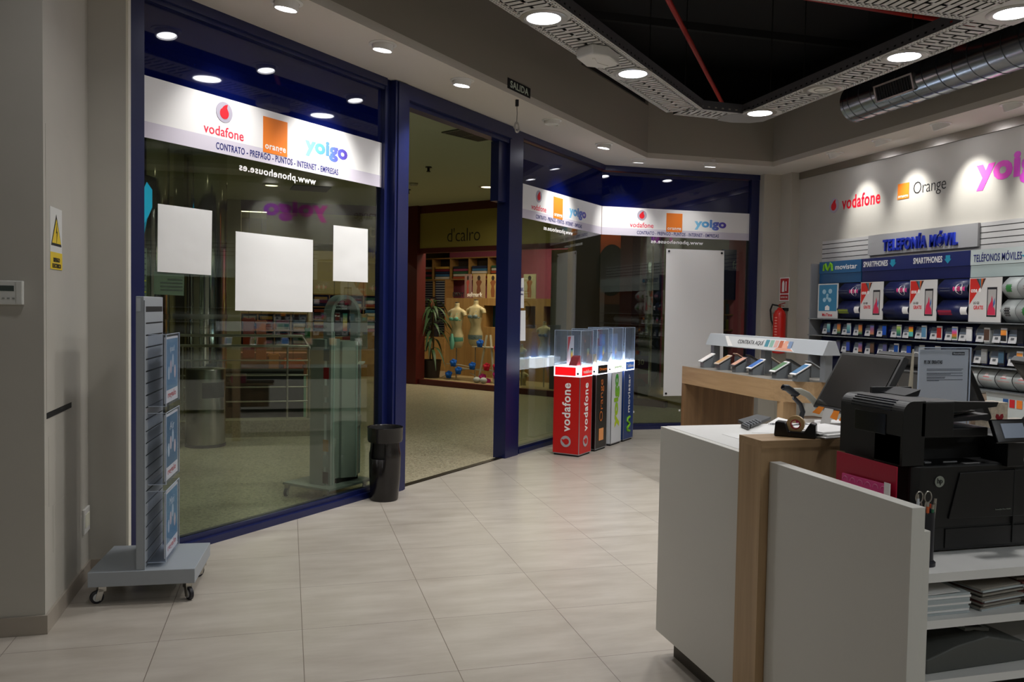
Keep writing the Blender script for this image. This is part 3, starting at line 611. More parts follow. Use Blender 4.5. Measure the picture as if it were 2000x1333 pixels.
# ================================================================== MOBILE BROCHURE STAND (left)
def caster(parent, x, y, rz, brake=False):
    c = obj('caster', B().box(-0.018, 0.018, -0.016, 0.016, 0.058, 0.094).obox((-0.012, -0.014, 0.045), (0.3, 0, 1), (0, 1, 0), (1, 0, -0.3), 0.028, 0.002, 0.014).obox((-0.012, 0.014, 0.045), (0.3, 0, 1), (0, 1, 0), (1, 0, -0.3), 0.028, 0.002, 0.014), STEEL, parent)
    c.location = (x, y, 0); c.rotation_euler = (0, 0, rz)
    wm = Matrix.Translation((-0.022, 0, 0.032)) @ Matrix.Rotation(PI / 2, 4, 'X')
    obj('wheel', B().lathe([(0.026, -0.011), (0.032, -0.008), (0.032, 0.008), (0.026, 0.011)], 24).xf(wm), M('rubber_dark', '#1c1a22', 0.5), c)
    obj('hub', B().lathe([(0.02, -0.0125), (0.02, 0.0125)], 20).xf(wm), M('hub_grey', '#b5b6b8', 0.4), c)
    if brake: obj('brake_pedal', B().box(0.0, 0.055, -0.008, 0.008, 0.082, 0.088), STEEL, c)
    return c
SX, SY = -0.675, 4.635; STR = math.radians(-4); STM = Matrix.Translation((SX, SY, 0)) @ Matrix.Rotation(STR, 4, 'Z')
t = thing('brochure_stand', 'grey slatted brochure stand on a wheeled base by the left pillar', 'display stand', (SX, SY, 0), STR)
obj('base_board', B().box(-0.25, 0.25, -0.235, 0.235, 0.094, 0.168), GREYP, t, bevel=0.003)
for x, y, a, bk in ((-0.20, -0.18, 0.5, True), (0.205, -0.18, 2.2, False), (0.215, 0.18, 0.8, False), (-0.20, 0.18, -0.4, False)): caster(t, x, y, a, bk)
HT = 1.53
obj('upright_panel', B().box(-0.03, 0.008, -0.225, 0.20, 0.168, HT), GREYP, t, bevel=0.004)
st = B().box(0.008, 0.0125, -0.225, -0.205, 0.168, HT - 0.02); z = 0.20
while z < HT - 0.08: st.box(0.008, 0.0125, -0.205, 0.18, z, z + 0.052); z += 0.060
obj('slat_face', st, GREYP, t)
obj('slot_backing', B().box(0.0081, 0.009, -0.205, 0.18, 0.19, HT - 0.05), BLACKM, t)
obj('end_label', B().box(-0.026, -0.008, -0.2265, -0.225, HT - 0.075, HT - 0.01), M('label_clear', '#b9c0c8', 0.2), t)
BRO = [('#5f93b4', '#dfe9ef', '#c8394e'), ('#2f6f94', '#e8ecef', '#d64a3c'), ('#4f8fb0', '#e9f0f3', '#cc3b52')]
for k, z0 in enumerate((0.98, 0.585, 0.19)):
    h = thing('brochure_holder', ('clear acrylic brochure holder, top of the three on the slatted stand', 'clear acrylic brochure holder, middle of the three on the slatted stand', 'clear acrylic brochure holder, lowest of the three, just above the wheeled base')[k], 'brochure holder', group='acrylic brochure holders', mtx=STM @ Matrix.Translation((0.016, -0.01, z0)))
    obj('holder_body', B().box(0, 0.085, -0.165, -0.162, 0, 0.36).box(0, 0.085, 0.162, 0.165, 0, 0.36).box(0, 0.085, -0.165, 0.165, 0, 0.003).box(0.083, 0.086, -0.165, 0.165, 0, 0.36), glass('holder_acrylic', '#f2f4f8', 0.35, alpha=0.03, acol='#dfe8f4'), h)
    obj('holder_edge', B().box(0.0825, 0.0865, -0.167, -0.161, 0, 0.362).box(0, 0.0865, -0.167, -0.163, 0.359, 0.362).box(0, 0.0865, -0.167, -0.163, -0.002, 0.001).box(0.083, 0.0865, 0.162, 0.166, 0, 0.362).box(0.083, 0.0865, -0.165, 0.165, 0.359, 0.362), M('holder_edge_white', '#b6c0cf', 0.3), h)
    bk = tag(obj('brochure', B().box(0.072, 0.080, -0.148, 0.150, 0.01, 0.345), WHITE, None, STM @ Matrix.Translation((0.016, -0.01, z0))), ('blue and white brochure in the top acrylic holder', 'blue brochure with white lettering in the middle acrylic holder', 'pale blue brochure in the lowest acrylic holder')[k], 'brochure')
    FPg = Matrix.Translation((0.080, 0, 0)) @ frame((0, 0, 0), (0, 1, 0))
    ppx = page('cover_print', rect(-0.138, 0.075, 0.14, 0.335), M('cover%d' % k, BRO[k][0], 0.4), bk, 0.0, 0.0006); ppx.matrix_local = FPg
    for q in range(4):
        cx = -0.08 + q * 0.05; cy = 0.16 + 0.03 * (q % 3); p3 = page('cover_figure', circ(cx, cy, 0.022, 0.035, 12), M('figure_pale%d' % (q % 2), ('#cfdfe8', '#e7d4d4')[q % 2], 0.5), bk, 0.0007, 0.0004); p3.matrix_local = FPg
    p3 = text('cover_title', ('ipad', 'Air', 'Mini')[k], 0.0, 0.28, 0.11, 0.04, M('title_pale', '#e9f2f6', 0.5), None, z=0.0008, dep=0.0004); p3.parent = bk; p3.matrix_local = FPg
    p3 = text('cover_price', 'regalo', 0.0, 0.045, 0.2, 0.04, M('title_red', '#d23f4a', 0.5), None, z=0.0004, dep=0.0004, bold=0.02); p3.parent = bk; p3.matrix_local = FPg

# black litter bin by the door post
bx_, by_ = 0.735, 6.43
t = thing('litter_bin', 'black plastic umbrella bin with a side cut-out beside the door post', 'bin', (bx_, by_, 0), 0)
cut = B(); seg = 48
prof = [(0.098, 0.0), (0.102, 0.012), (0.115, 0.18), (0.118, 0.33), (0.118, 0.365), (0.112, 0.385), (0.108, 0.42), (0.108, 0.455), (0.126, 0.458), (0.131, 0.47), (0.133, 0.565), (0.137, 0.57)]
n0 = len(cut.v)
for r, z in prof: cut.v += [(r * math.cos(2 * PI * i / seg), r * math.sin(2 * PI * i / seg), z) for i in range(seg)]
for j in range(len(prof) - 1):
    for i in range(seg):
        a = math.degrees(2 * PI * (i + 0.5) / seg) % 360; z = (prof[j][1] + prof[j + 1][1]) / 2
        if 0.335 < z < 0.45 and 205 < a < 262: continue
        cut.f.append((j * seg + i, j * seg + (i + 1) % seg, (j + 1) * seg + (i + 1) % seg, (j + 1) * seg + i))
cut.f.append(tuple(reversed(range(seg)))); cut.sm = True
obj('bin_shell', cut, M('bin_black', '#141110', 0.22, spec=0.5), t, solid=0.004)
obj('bin_liner', B().lathe([(0.09, 0.02), (0.104, 0.33), (0.1, 0.45), (0.122, 0.56)], 40, caps=False), M('liner_black', '#060506', 0.5), t)

# ================================================================== MALL OUTSIDE THE GLASS
MALLWALL = M('mall_wall', '#a79c78', 0.8); BURG = M('burgundy_frame', '#4a120f', 0.4); TANS = M('tan_sign', '#8f7f3c', 0.7); PALEWOOD = wood('pale_cabinet_wood', '#8f6d3e', '#a98650', 2, 8)
PINKW = M('pink_wall', '#a0506a', 0.8)
struct(obj('wall_back', B().box(-12, 16, 24, 24.2, 0, 3.45), MALLWALL)); struct(obj('wall_left', B().box(-12.2, -12, 3, 24, 0, 3.45), MALLWALL)); struct(obj('wall_right', B().box(16, 16.2, 9.7, 24, 0, 3.45), MALLWALL))
for x, y, n_ in ((3.08, 13.05, 'warm mall ceiling downlight seen through the open doorway'), (-0.27, 14.2, 'warm mall ceiling downlight seen below the left banner lettering')): downlight(x, y, n_, True, MALL_W, 'mall ceiling downlights', True, 3.448, 0.10)
for x, y, wv in ((0.6, 9.0, 0.9), (-2.4, 8.8, 1.6), (5.0, 11.4, 0.35), (-5, 13.5, 1), (6.5, 13.5, 0.7)): downlight(x, y, 'mall ceiling downlight hidden above the shop banner', True, MALL_W * wv, 'mall ceiling downlights out of view', True, 3.448, 0.10)  # unseen lamps added to light the mall outside the glass
t = thing('ceiling_grille', 'dark square air grille in the mall ceiling above the doorway', 'ceiling vent', (2.05, 9.1, 3.445), 0.6)
obj('grille_frame', B().box(-0.3, 0.3, -0.3, -0.27, -0.01, 0.004).box(-0.3, 0.3, 0.27, 0.3, -0.01, 0.004).box(-0.3, -0.27, -0.27, 0.27, -0.01, 0.004).box(0.27, 0.3, -0.27, 0.27, -0.01, 0.004).box(-0.01, 0.01, -0.27, 0.27, -0.008, 0.004), M('grille_grey', '#55584f', 0.6), t)
g = B()
for i in range(14): g.box(-0.27, 0.27, -0.26 + i * 0.038, -0.235 + i * 0.038, -0.006, 0.0)
obj('grille_blades', g, M('grille_blade', '#3a3d3c', 0.6), t); obj('grille_backing', B().box(-0.27, 0.27, -0.27, 0.27, 0.0, 0.004), BLACKM, t)
t = thing('ceiling_grille', 'small slotted grille in the mall ceiling under the left web address', 'ceiling vent', (0.35, 14.3, 3.445), 0.1)
obj('grille_frame', B().box(-0.3, 0.3, -0.3, 0.3, -0.01, 0.004), M('grille_blade'), t)
for x, y, n_ in ((1.873, 11.512, 'nearer of the two ceiling sprinklers seen through the doorway'), (1.912, 13.824, 'farther of the two ceiling sprinklers seen through the doorway')):
    t = thing('sprinkler', n_, 'sprinkler', (x, y, 3.45)); obj('sprinkler_stem', B().tube([(0, 0, 0), (0, 0, -0.05)], 0.018, 10), M('dark_metal', '#33332c', 0.4, 0.6), t); obj('deflector', B().lathe([(0.045, -0.008), (0.045, -0.0), (0.01, 0.0), (0.01, -0.04), (0.03, -0.06), (0.03, -0.065)], 16).xf(Matrix.Translation((0, 0, -0.005))), M('dark_metal'), t)
tag(obj('smoke_detector', B().lathe([(0.07, 3.45), (0.07, 3.43), (0.05, 3.405), (0.02, 3.40)], 24, c=(1.901, 13.108)), M('detector_white', '#a3a08a', 0.5)), 'round smoke detector in the mall ceiling between two sprinklers', 'smoke detector')

# polished columns
for x, y, r, n_ in ((-1.11, 11.6, 0.33, 'mirror-polished round mall column, the right one of the close pair behind the left papers'), (-1.66, 10.9, 0.26, 'mirror-polished round mall column, the left one of the close pair beside the blue frame'), (5.78, 12.75, 0.25, 'mirror-polished round mall column behind the far window')):
    t = thing('chrome_column', n_, 'column', (x, y, 0))
    obj('column_shaft', B().lathe([(r, 0), (r, 3.449)], 48, caps=False), CHROME, t); obj('column_ring', B().lathe([(r + 0.01, 1.30), (r + 0.01, 1.36)], 48), STEEL, t)
ls = thing('sign_reflection', 'curved cyan illuminated sign beside the left polished column', 'lit sign', mtx=frame((0, 10.4, 0), (1, 0, 0))); QS = frame((0, 10.4, 0), (1, 0, 0)); a = pg(268, 460, QS); b = pg(299, 352, QS); w_ = b[0] - a[0]  # glowing panel built in place of the reflection of a lit sign
page('reflection_face', [(a[0], a[1]), (b[0] - w_ * .3, a[1] + .22), (b[0], a[1] + .35), (b[0], b[1] - .12), (b[0] - w_ * .35, b[1] - .03), (a[0], b[1] - .3)], M('cyan_glow', '#1aa3d6', .3, emit=.8), ls, 0, .05)
page('reflection_rim', [(b[0], a[1] + .3), (b[0] + .04, a[1] + .33), (b[0] + .04, b[1] + .02), (b[0] - w_ * .4, b[1] + .05), (b[0] - w_ * .35, b[1] - .03), (b[0], b[1] - .12)], BLACKM, ls, 0, .06); obj('reflection_bracket', B().box(a[0] + .05, a[0] + .1, b[1] - .3, 3.44, .01, .04), BLACKM, ls)
# curb, railing and escalator pit
CURB = M('granite_curb', '#8d856f', 0.6, noise=0.25, nscale=60)
tag(obj('granite_curb', B().box(-3.6, 0.33, 9.74, 9.98, 0, 0.19).box(-1.35, -1.13, 8.2, 9.74, 0, 0.19), CURB), 'speckled granite curb under the railing in the mall', 'curb')
t = thing('stair_railing', 'stainless steel multi-bar railing on the granite curb', 'railing', (0, 9.86, 0))
for z, xe in ((1.142, 0.16), (1.026, 0.24), (0.86, 0.26), (0.69, 0.26), (0.555, 0.26), (0.39, 0.26)): obj('rail_bar', B().tube([(-1.15, 0, z), (xe, 0, z), (xe + 0.03, 0.04, z - 0.02)], 0.017 if z > 1 else 0.009, 10), STEEL, t)
for x in (-1.13, 0.0, 0.24): obj('rail_post', B().tube([(x, 0, 0.19), (x, 0, 1.02)], 0.013, 10), STEEL, t)
obj('rail_bar', B().tube([(0.16, 0, 1.142), (0.26, 0, 0.99)], 0.014, 8), STEEL, t)
t = thing('escalator_side', 'black escalator side panel behind the railing', 'escalator', (-0.2, 10.8, 0))
obj('side_panel', B().box(-0.55, 0.4, 0, 0.3, 0.02, 0.62), BLACKM, t); obj('handrail', B().tube([(-0.6, 0.1, 0.66), (0.4, 0.1, 0.66)], 0.03, 10), M('rail_rubber', '#3c3b38', 0.4), t)
obj('end_lamp', B().box(0.40, 0.43, -0.01, 0.03, 0.05, 0.6), M('pale_green_glass', '#8fb59a', 0.2), t)
# steel litter bin
t = thing('ash_bin', 'cylindrical brushed steel ash bin with black opening in the mall', 'bin', (-0.83, 9.25, 0))
obj('bin_body', B().lathe([(0.2, 0), (0.2, 0.80), (0.195, 0.815), (0.1, 0.83), (0.1, 0.82)], 44), STEEL, t); obj('bin_foot', B().lathe([(0.205, 0.0), (0.205, 0.03)], 44), BLACKM, t)
a0 = math.radians(-58); ob = B(); rows = [[(0.203 * math.cos(a0 + (i - 8) * 0.08), 0.203 * math.sin(a0 + (i - 8) * 0.08), z) for i in range(17)] for z in (0.52, 0.68)]; obj('bin_mouth', ob.sheet(rows), BLACKM, t, solid=0.006)
# the information tower right outside the glass
o_ = facxy(4.98, 0.33)
t = thing('leaflet_tower', 'grey arched leaflet tower on a wheeled plate outside the left window', 'display tower', (o_[0], o_[1], 0), math.radians(45))
TG = M('tower_grey', '#abafb0', 0.4); TGL = M('tower_glass', '#a3abad', 0.3)
obj('base_plate', B().box(-0.25, 0.27, -0.24, 0.24, 0.085, 0.105), TG, t, bevel=0.003)
for x, y in ((-0.24, -0.2), (0.22, -0.2), (0.22, 0.2), (-0.24, 0.2)): caster(t, x, y, 0.4)
obj('plinth', B().box(-0.05, 0.2, -0.14, 0.14, 0.105, 0.14), BLACKM, t)
obj('tower_body', B().box(-0.175, 0.0, -0.12, 0.03, 0.105, 1.24), TG, t, bevel=0.004)
obj('leaflet_cabinet', B().prism([(0.0, -0.14), (0.10, -0.2), (0.24, -0.12), (0.24, 0.12), (0.0, 0.12)], 0.14, 1.22), TG, t)
ar = B(); pts = []
for i in range(25):
    a = PI - PI * i / 24; pts.append((0.02 + 0.17 * math.cos(a), 1.42 + 0.165 * math.sin(a)))
outer = [(-0.15, 0.105)] + pts + [(0.19, 1.2)]; inner = [(0.165, 1.2)] + [(0.02 + 0.14 * math.cos(PI * i / 24), 1.42 + 0.135 * math.sin(PI * i / 24)) for i in range(25)] + [(-0.12, 0.105)]
ag = B(); m_ = min(len(outer), len(inner)); 
for yy in (-0.15, -0.115):
    pass
oo = [(-0.15, 0.105), (-0.15, 1.2)] + pts + [(0.19, 1.2)]; ii = [(-0.12, 0.105), (-0.12, 1.2)] + [(0.02 + 0.14 * math.cos(PI - PI * i / 24), 1.42 + 0.135 * math.sin(PI - PI * i / 24)) for i in range(25)] + [(0.16, 1.2)]
for i in range(len(oo) - 1): ag.prism_y([oo[i], oo[i + 1], ii[i + 1], ii[i]], -0.16, -0.08)
obj('arch', ag, TGL, t)
obj('edge_strip', B().box(0.098, 0.108, -0.206, -0.196, 0.14, 1.22).box(0.236, 0.244, -0.126, -0.116, 0.14, 1.22).box(-0.125, -0.115, -0.166, -0.156, 0.105, 1.3), M('strip_pale', '#bfcfd2', 0.2), t)
obj('pocket_front', B().obox((0.172, -0.165, 0.58), (0.87, 0.5, 0), (0.5, -0.87, 0), (0, 0, 1), 0.075, 0.008, 0.04), TG, t)
obj('leaflets', B().obox((0.14, -0.16, 0.65), (0.8, 0.5, 0.1), (0.5, -0.8, 0.3), (0, 0, 1), 0.025, 0.01, 0.035).obox((0.18, -0.17, 1.045), (0.85, 0.4, 0.1), (0.5, -0.8, 0), (0, 0, 1), 0.04, 0.03, 0.006), PAPER, t)
TPg = frame((0, -0.12, 0), (1, 0, 0))
q = page('phone_poster', rect(-0.05, 1.26, 0.135, 1.52), BLACKM, t, 0.0, 0.004); q.matrix_local = Matrix.Translation((0, 0.03, 0)) @ TPg
q = page('poster_border', rect(-0.054, 1.256, 0.139, 1.524), M('title_pale'), t, -0.003, 0.002); q.matrix_local = Matrix.Translation((0, 0.03, 0)) @ TPg
q = page('poster_phone', rect(0.055, 1.30, 0.105, 1.44), ramp_mat('phone_screen_multi', [(0, '#d33a2a'), (0.5, '#e5c23a'), (1, '#2aa6a0')], 1), t, 0.005, 0.001); q.matrix_local = Matrix.Translation((0, 0.03, 0)) @ TPg
for s_, z_ in (('SAMSUNG GALAXY', 1.50), ('ALPHA DESDE', 1.478), ('99 eur', 1.42)):
    q = text('poster_text', s_, 0.03 if s_[0] != '9' else -0.01, z_, 0.14 if s_[0] != '9' else 0.06, 0.014, M('title_pale'), None, z=0.005, bold=0.02); q.parent = t; q.matrix_local = Matrix.Translation((0, 0.03, 0)) @ TPg
for i, (zz, c) in enumerate(((1.12, '#1d6f8f'), (0.98, '#b3202a'), (0.84, '#b9b9b9'), (0.71, '#b9b9b9'), (0.42, '#b98a1e'), (0.30, '#9fb0b5'), (0.17, '#3b261c'))):
    q = page('brand_sticker', rect(-0.23, zz - 0.045, -0.165, zz + 0.045), M('stk%d' % i, c, 0.5), t, 0.001, 0.001, label='%s square sticker' % ('teal', 'red', 'white', 'white', 'yellow', 'pale blue', 'brown')[i]); q.matrix_local = frame((-0.176, -0.10, 0), (0, -1, 0)) @ Matrix.Translation((0.205, 0, 0)) @ Matrix.Scale(0.85, 4, (1, 0, 0))

# --- lingerie shop across the corridor
def L3(v): return Vector((v[0], v[1], 0)).normalized()
sd = L3((0.602, -0.798)); sy = L3((0.798, 0.602)); SHM = Matrix(((sd.x, sy.x, 0, 2.45), (sd.y, sy.y, 0, 16.1), (0, 0, 1, 0), (0, 0, 0, 1)))
def shp(yl): return SHM @ Matrix.Translation((0, yl, 0)) @ frame((0, 0, 0), (1, 0, 0))     # page in the shop, yl behind its window line
def sh(px, py, yl): return pg(px, py, shp(yl))
def shm(x, y, z=0): return SHM @ Matrix.Translation((x, y, z))
xl, xr_ = sh(822, 600, 0)[0], sh(1116, 600, 0)[0]
def sobj(n, b): return b
struct(obj('trim_6', B().box(xl - 0.26, xl, -0.12, 0.12, 0, 3.45).box(xl, xr_ + 1.8, -0.06, 0.06, 0, 0.10).box(xl, xr_ + 1.8, -0.06, 0.08, 3.30, 3.45).box(xl, xr_, -0.06, 0.06, 2.54, 2.63), BURG, None, SHM))
sg = thing('shop_sign', 'tan fascia sign with dark handwritten letters across the corridor', 'shop sign', mtx=shp(-0.03))
page('sign_board', rect(xl, 2.63, xr_, 3.30), TANS, sg, 0, 0.02)
a = sh(877, 478, 0); b = sh(941, 478, 0)
text('sign_letters', "d'calro", (a[0] + b[0]) / 2, 2.86, b[0] - a[0], 0.25, M('sign_ink', '#1d150c', 0.7), sg, z=0.021, bold=-0.01)
sg = thing('shop_sign', 'dark burgundy shop sign with gold letter o left of the tan sign', 'shop sign', mtx=frame((0, 16.45, 0), (1, 0, 0)))
M2 = frame((0, 16.45, 0), (1, 0, 0)); a = pg(560, 600, M2)[0]; b = pg(805, 600, M2)[0]
page('sign_board', rect(pg(735, 600, M2)[0], 2.55, b, 3.45), BURG, sg, 0, 0.05)
x = pg(762, 465, M2)[0]; text('sign_letters', 'catro', x - 0.35, 2.95, 0.9, 0.22, M('gold_letter', '#b09a50', 0.5), sg, z=0.051, bold=0.0)
page('sign_underline', rect(x - 0.3, 2.70, x + 0.12, 2.74), M('gold_letter'), sg, 0.05, 0.002)
sg = thing('shop_sign', 'wide plain tan fascia panel behind the left window papers', 'shop sign', mtx=M2)
page('sign_board', rect(pg(520, 600, M2)[0], 2.55, pg(734, 600, M2)[0], 3.25), TANS, sg, 0, 0.05); page('sign_border', rect(pg(470, 600, M2)[0], 3.25, pg(734, 600, M2)[0], 3.45), BURG, sg, 0, 0.05)
struct(obj('wall_back', B().box(-9, pg(470, 600, M2)[0], 16.4, 16.6, 0, 3.45), MALLWALL))
struct(obj('floor', B().box(0, 6.2, 0.06, 1.5, 0, 0.10), M('pale_platform', '#9a8660', 0.6), None, SHM))
struct(obj('wall_right', B().box(-3, 7, 4.2, 4.3, 0, 3.45), PINKW, None, SHM))
struct(obj('wall_back', B().box(-5, 2.6, 19.8, 19.9, 0, 3.45), M('rear_shop_wall', '#8a7f5c', 0.8)))
# shop lamps
def shop_lamp(x, y, z, watt, col, label):
    t = thing('shop_lamp', label, 'shop light', (x, y, z)); obj('lamp_body', B().box(-0.5, 0.5, -0.05, 0.05, 0, 0.05), M('white_plastic'), t); obj('lamp_tube', B().tube([(-0.48, 0, -0.012), (0.48, 0, -0.012)], 0.012, 8), LITM, t)
    l = bpy.data.lights.new('lamp_light', 'AREA'); l.shape = 'RECTANGLE'; l.size = 0.96; l.size_y = 0.06; l.energy = watt; l.color = col; o = bpy.data.objects.new('lamp_light', l); COL.objects.link(o); o.parent = t; o.location = (0, 0, -0.03)
WARM = (1, 0.85, 0.62)
shop_lamp(*(SHM @ Vector((1.3, 0.55, 3.38))), 42, WARM, 'tube lamp above the mannequin window'); shop_lamp(*(SHM @ Vector((3.2, 0.55, 3.38))), 34, WARM, 'tube lamp above the right part of the lingerie window')
shop_lamp(0.9, 18.2, 3.38, 30, WARM, 'tube lamp deep inside the shop behind the left window'); shop_lamp(-0.6, 17.6, 3.38, 20, WARM, 'second tube lamp inside the shop behind the left window'); shop_lamp(*(SHM @ Vector((0.6, 2.8, 3.38))), 44, WARM, 'tube lamp over the striped shelves')
# wooden display cabinet behind the mannequins
yc = 1.25; x0, _ = sh(871, 600, yc); x1, _ = sh(1093, 600, yc); zt_ = sh(950, 583, yc)[1]
t = thing('display_cabinet', 'long pale wood cabinet with square niches behind the mannequins', 'cabinet', mtx=SHM)
ops = [sh(945, 597, yc) + sh(974, 640, yc), sh(1026, 598, yc) + sh(1045, 638, yc), sh(1062, 598, yc) + sh(1088, 638, yc)]
bx2 = B(); xs = [x0] + [v for o_ in ops for v in (o_[0], o_[2])] + [x1]
zlo, zhi = ops[0][3], ops[0][1]
bx2.box(x0, x1, yc, yc + 0.35, 0, zlo).box(x0, x1, yc, yc + 0.35, zhi, zt_)
for i in range(0, len(xs), 2): bx2.box(xs[i], xs[i + 1], yc, yc + 0.35, zlo, zhi)
obj('cabinet_body', bx2, PALEWOOD, t)
for i, o_ in enumerate(ops): obj('niche_back', B().box(o_[0], o_[2], yc + 0.3, yc + 0.34, zlo, zhi), M('niche%d' % i, ('#15506e', '#20202a', '#1d2a3c')[i], 0.6), t)
# picture boards standing on the cabinet
PIC = [(925, 948, '#9a8566', '#6b3a22'), (953, 975, '#a5905a', '#7c4a26'), (909, 921, '#8a6f6a', '#a8463c'), (1024, 1047, '#a8a48c', '#8a5a38'), (978, 990, '#8f7f6c', '#6b4632')]
for i, (pa, pb, bg, fgc) in enumerate(PIC):
    a = sh(pa, 536, yc + 0.1); b = sh(pb, 582, yc + 0.1)
    t = thing('model_board', ('advertising board of a dark-haired model on the cabinet, second from the left', 'advertising board of a standing model on the cabinet behind the right door post', 'narrow pinkish advertising board, leftmost on the cabinet', 'advertising board of a model in a dark bikini seen right of the door post', 'half-hidden advertising board directly behind the right door post')[i], 'picture board', mtx=shp(yc + 0.1))
    page('board', rect(a[0], zt_ + 0.002, b[0], a[1]), M('board%d' % i, bg, 0.5), t, 0, 0.02); cx = (a[0] + b[0]) / 2; H_ = a[1] - zt_; w2 = (b[0] - a[0])
    page('printed_figure', [(cx - w2 * .12, zt_ + H_ * .05), (cx + w2 * .14, zt_ + H_ * .05), (cx + w2 * .17, zt_ + H_ * .3), (cx + w2 * .1, zt_ + H_ * .5), (cx + w2 * .25, zt_ + H_ * .68), (cx + w2 * .08, zt_ + H_ * .78), (cx - w2 * .06, zt_ + H_ * .78), (cx - w2 * .24, zt_ + H_ * .66), (cx - w2 * .12, zt_ + H_ * .5), (cx - w2 * .18, zt_ + H_ * .3)], M('skin%d' % i, fgc, 0.6), t, 0.02, 0.001)
    page('printed_hair', circ(cx, zt_ + H_ * .84, w2 * .13, H_ * .1, 14), M('dark_hair', '#24150f', 0.6), t, 0.021, 0.001)
a = sh(886, 579, yc - 0.02); text_o = thing('brand_lettering', 'row of shop brand names standing on the cabinet edge', 'lettering', mtx=shp(yc))
for s_, pa, pb in (('DKNY', 885, 906), ('selmark', 913, 942)):
    a = sh(pa, 578, yc); b = sh(pb, 578, yc); text('letters', s_, (a[0] + b[0]) / 2, zt_ + 0.075, b[0] - a[0], 0.09, BLACKM if s_ == 'DKNY' else WHITE, text_o, z=0.0, bold=0.02, dep=0.01)
# mannequin torsos
SKIN = M('mannequin_cream', '#b9ac84', 0.45)
def torso(name, px, pneck, pbot, yl, label, bra, brief, cut=0.0, pole=True):
    xa, ztop = sh(px, pneck, yl); zb = sh(px, pbot, yl)[1]; H = ztop - zb
    t = thing(name, label, 'mannequin', mtx=shm(xa, yl, zb))
    secs = [(0.0, .105, .075), (.06, .155, .11), (.16, .175, .12), (.28, .165, .11), (.40, .125, .085), (.48, .12, .08), (.58, .138, .095), (.68, .155, .105), (.76, .165, .10), (.82, .185, .09), (.855, .17, .075), (.88, .09, .06), (.905, .055, .05), (.94, .048, .048), (.985, .05, .05), (1.0, .045, .045)]
    k = H / 0.93; seg = 28; rows = []
    for f_, rx, ry in secs:
        r = []
        for i in range(seg):
            a_ = 2 * PI * i / seg; y_ = ry * math.sin(a_); x_ = rx * math.cos(a_)
            if .58 <= f_ <= .72 and math.sin(a_) < 0:
                for bxx in (-.07, .07): y_ -= .055 * math.exp(-((x_ - bxx) / .045) ** 2) * (1 if f_ < .7 else .6)
            r.append((x_ * k, y_ * k, f_ * H))
        r.append(r[0]); rows.append(r)
    obj('torso', B().sheet(rows), SKIN, t, smooth=True)
    obj('neck_cap', B().lathe([(.047 * k, H - .004), (.047 * k, H + .012), (.02 * k, H + .02)], 20), STEEL, t)
    for s_ in (-1, 1): obj('shoulder_stub', B().tube([(s_ * .14 * k, 0, .80 * H), (s_ * .20 * k, 0, .775 * H), (s_ * .215 * k, 0, .72 * H)], [.055 * k, .052 * k, .045 * k], 14), SKIN, t)
    if bra:
        br = B()
        for s_ in (-1, 1): br.ball((s_ * .065 * k, -.105 * k, .645 * H), .058 * k, sc=(1.05, .75, .9)).tube([(s_ * .07 * k, -.13 * k, .69 * H), (s_ * .085 * k, -.07 * k, .79 * H), (s_ * .09 * k, 0.0, .85 * H)], .005 * k, 6)
        br.tube([(-.14 * k, -.045 * k, .62 * H), (-.06 * k, -.12 * k, .62 * H), (.06 * k, -.12 * k, .62 * H), (.14 * k, -.045 * k, .62 * H)], .012 * k, 8); obj('bra', br, bra, t, smooth=True)
    if brief: obj('briefs', B().sheet([[((.178 if f_ > .14 else .16 * f_ / .1) * k * math.cos(a_), (.125 if f_ > .1 else .09) * k * math.sin(a_) - .002, f_ * H) for a_ in [PI + PI * i / 14 for i in range(15)]] for f_ in (.02, .08, .16, .24)]), brief, t, smooth=True)
    if pole: obj('stand_rod', B().tube([(0, 0, 0.02), (0, 0, -(zb - .11))], .012, 8), STEEL, t)
    return t
MINT = M('mint_lingerie', '#5fa08c', 0.6); LACE = M('patterned_lingerie', '#6b7f84', 0.6, noise=0.5, nscale=60)
tt = torso('mannequin_torso', 893, 592, 680, 0.55, 'cream mannequin torso in mint green bra and briefs, left one', MINT, MINT)
obj('scarf', B().tube([(0.02, -.16, .28), (.04, -.18, .1), (.03, -.17, -.02)], [.02, .05, .03], 10), MINT, tt)
torso('mannequin_torso', 930, 587, 676, 0.7, 'cream mannequin torso in patterned lingerie beside the white ladder', LACE, LACE)
torso('mannequin_torso', 1064, 630, 700, 0.35, 'smaller cream mannequin torso in a striped bandeau seen through the middle window', M('stripe_band', '#5a5f66', 0.6), None)
torso('mannequin_torso', 1020, 675, 716, 0.3, 'small bust draped in white cloth beside the right door post', M('white_cloth', '#aeb4b4', 0.8), None)
t = torso('hip_form', 1022, 722, 770, 0.45, 'mannequin hip form in a black brief low in the middle window', None, BLACKM, pole=False)
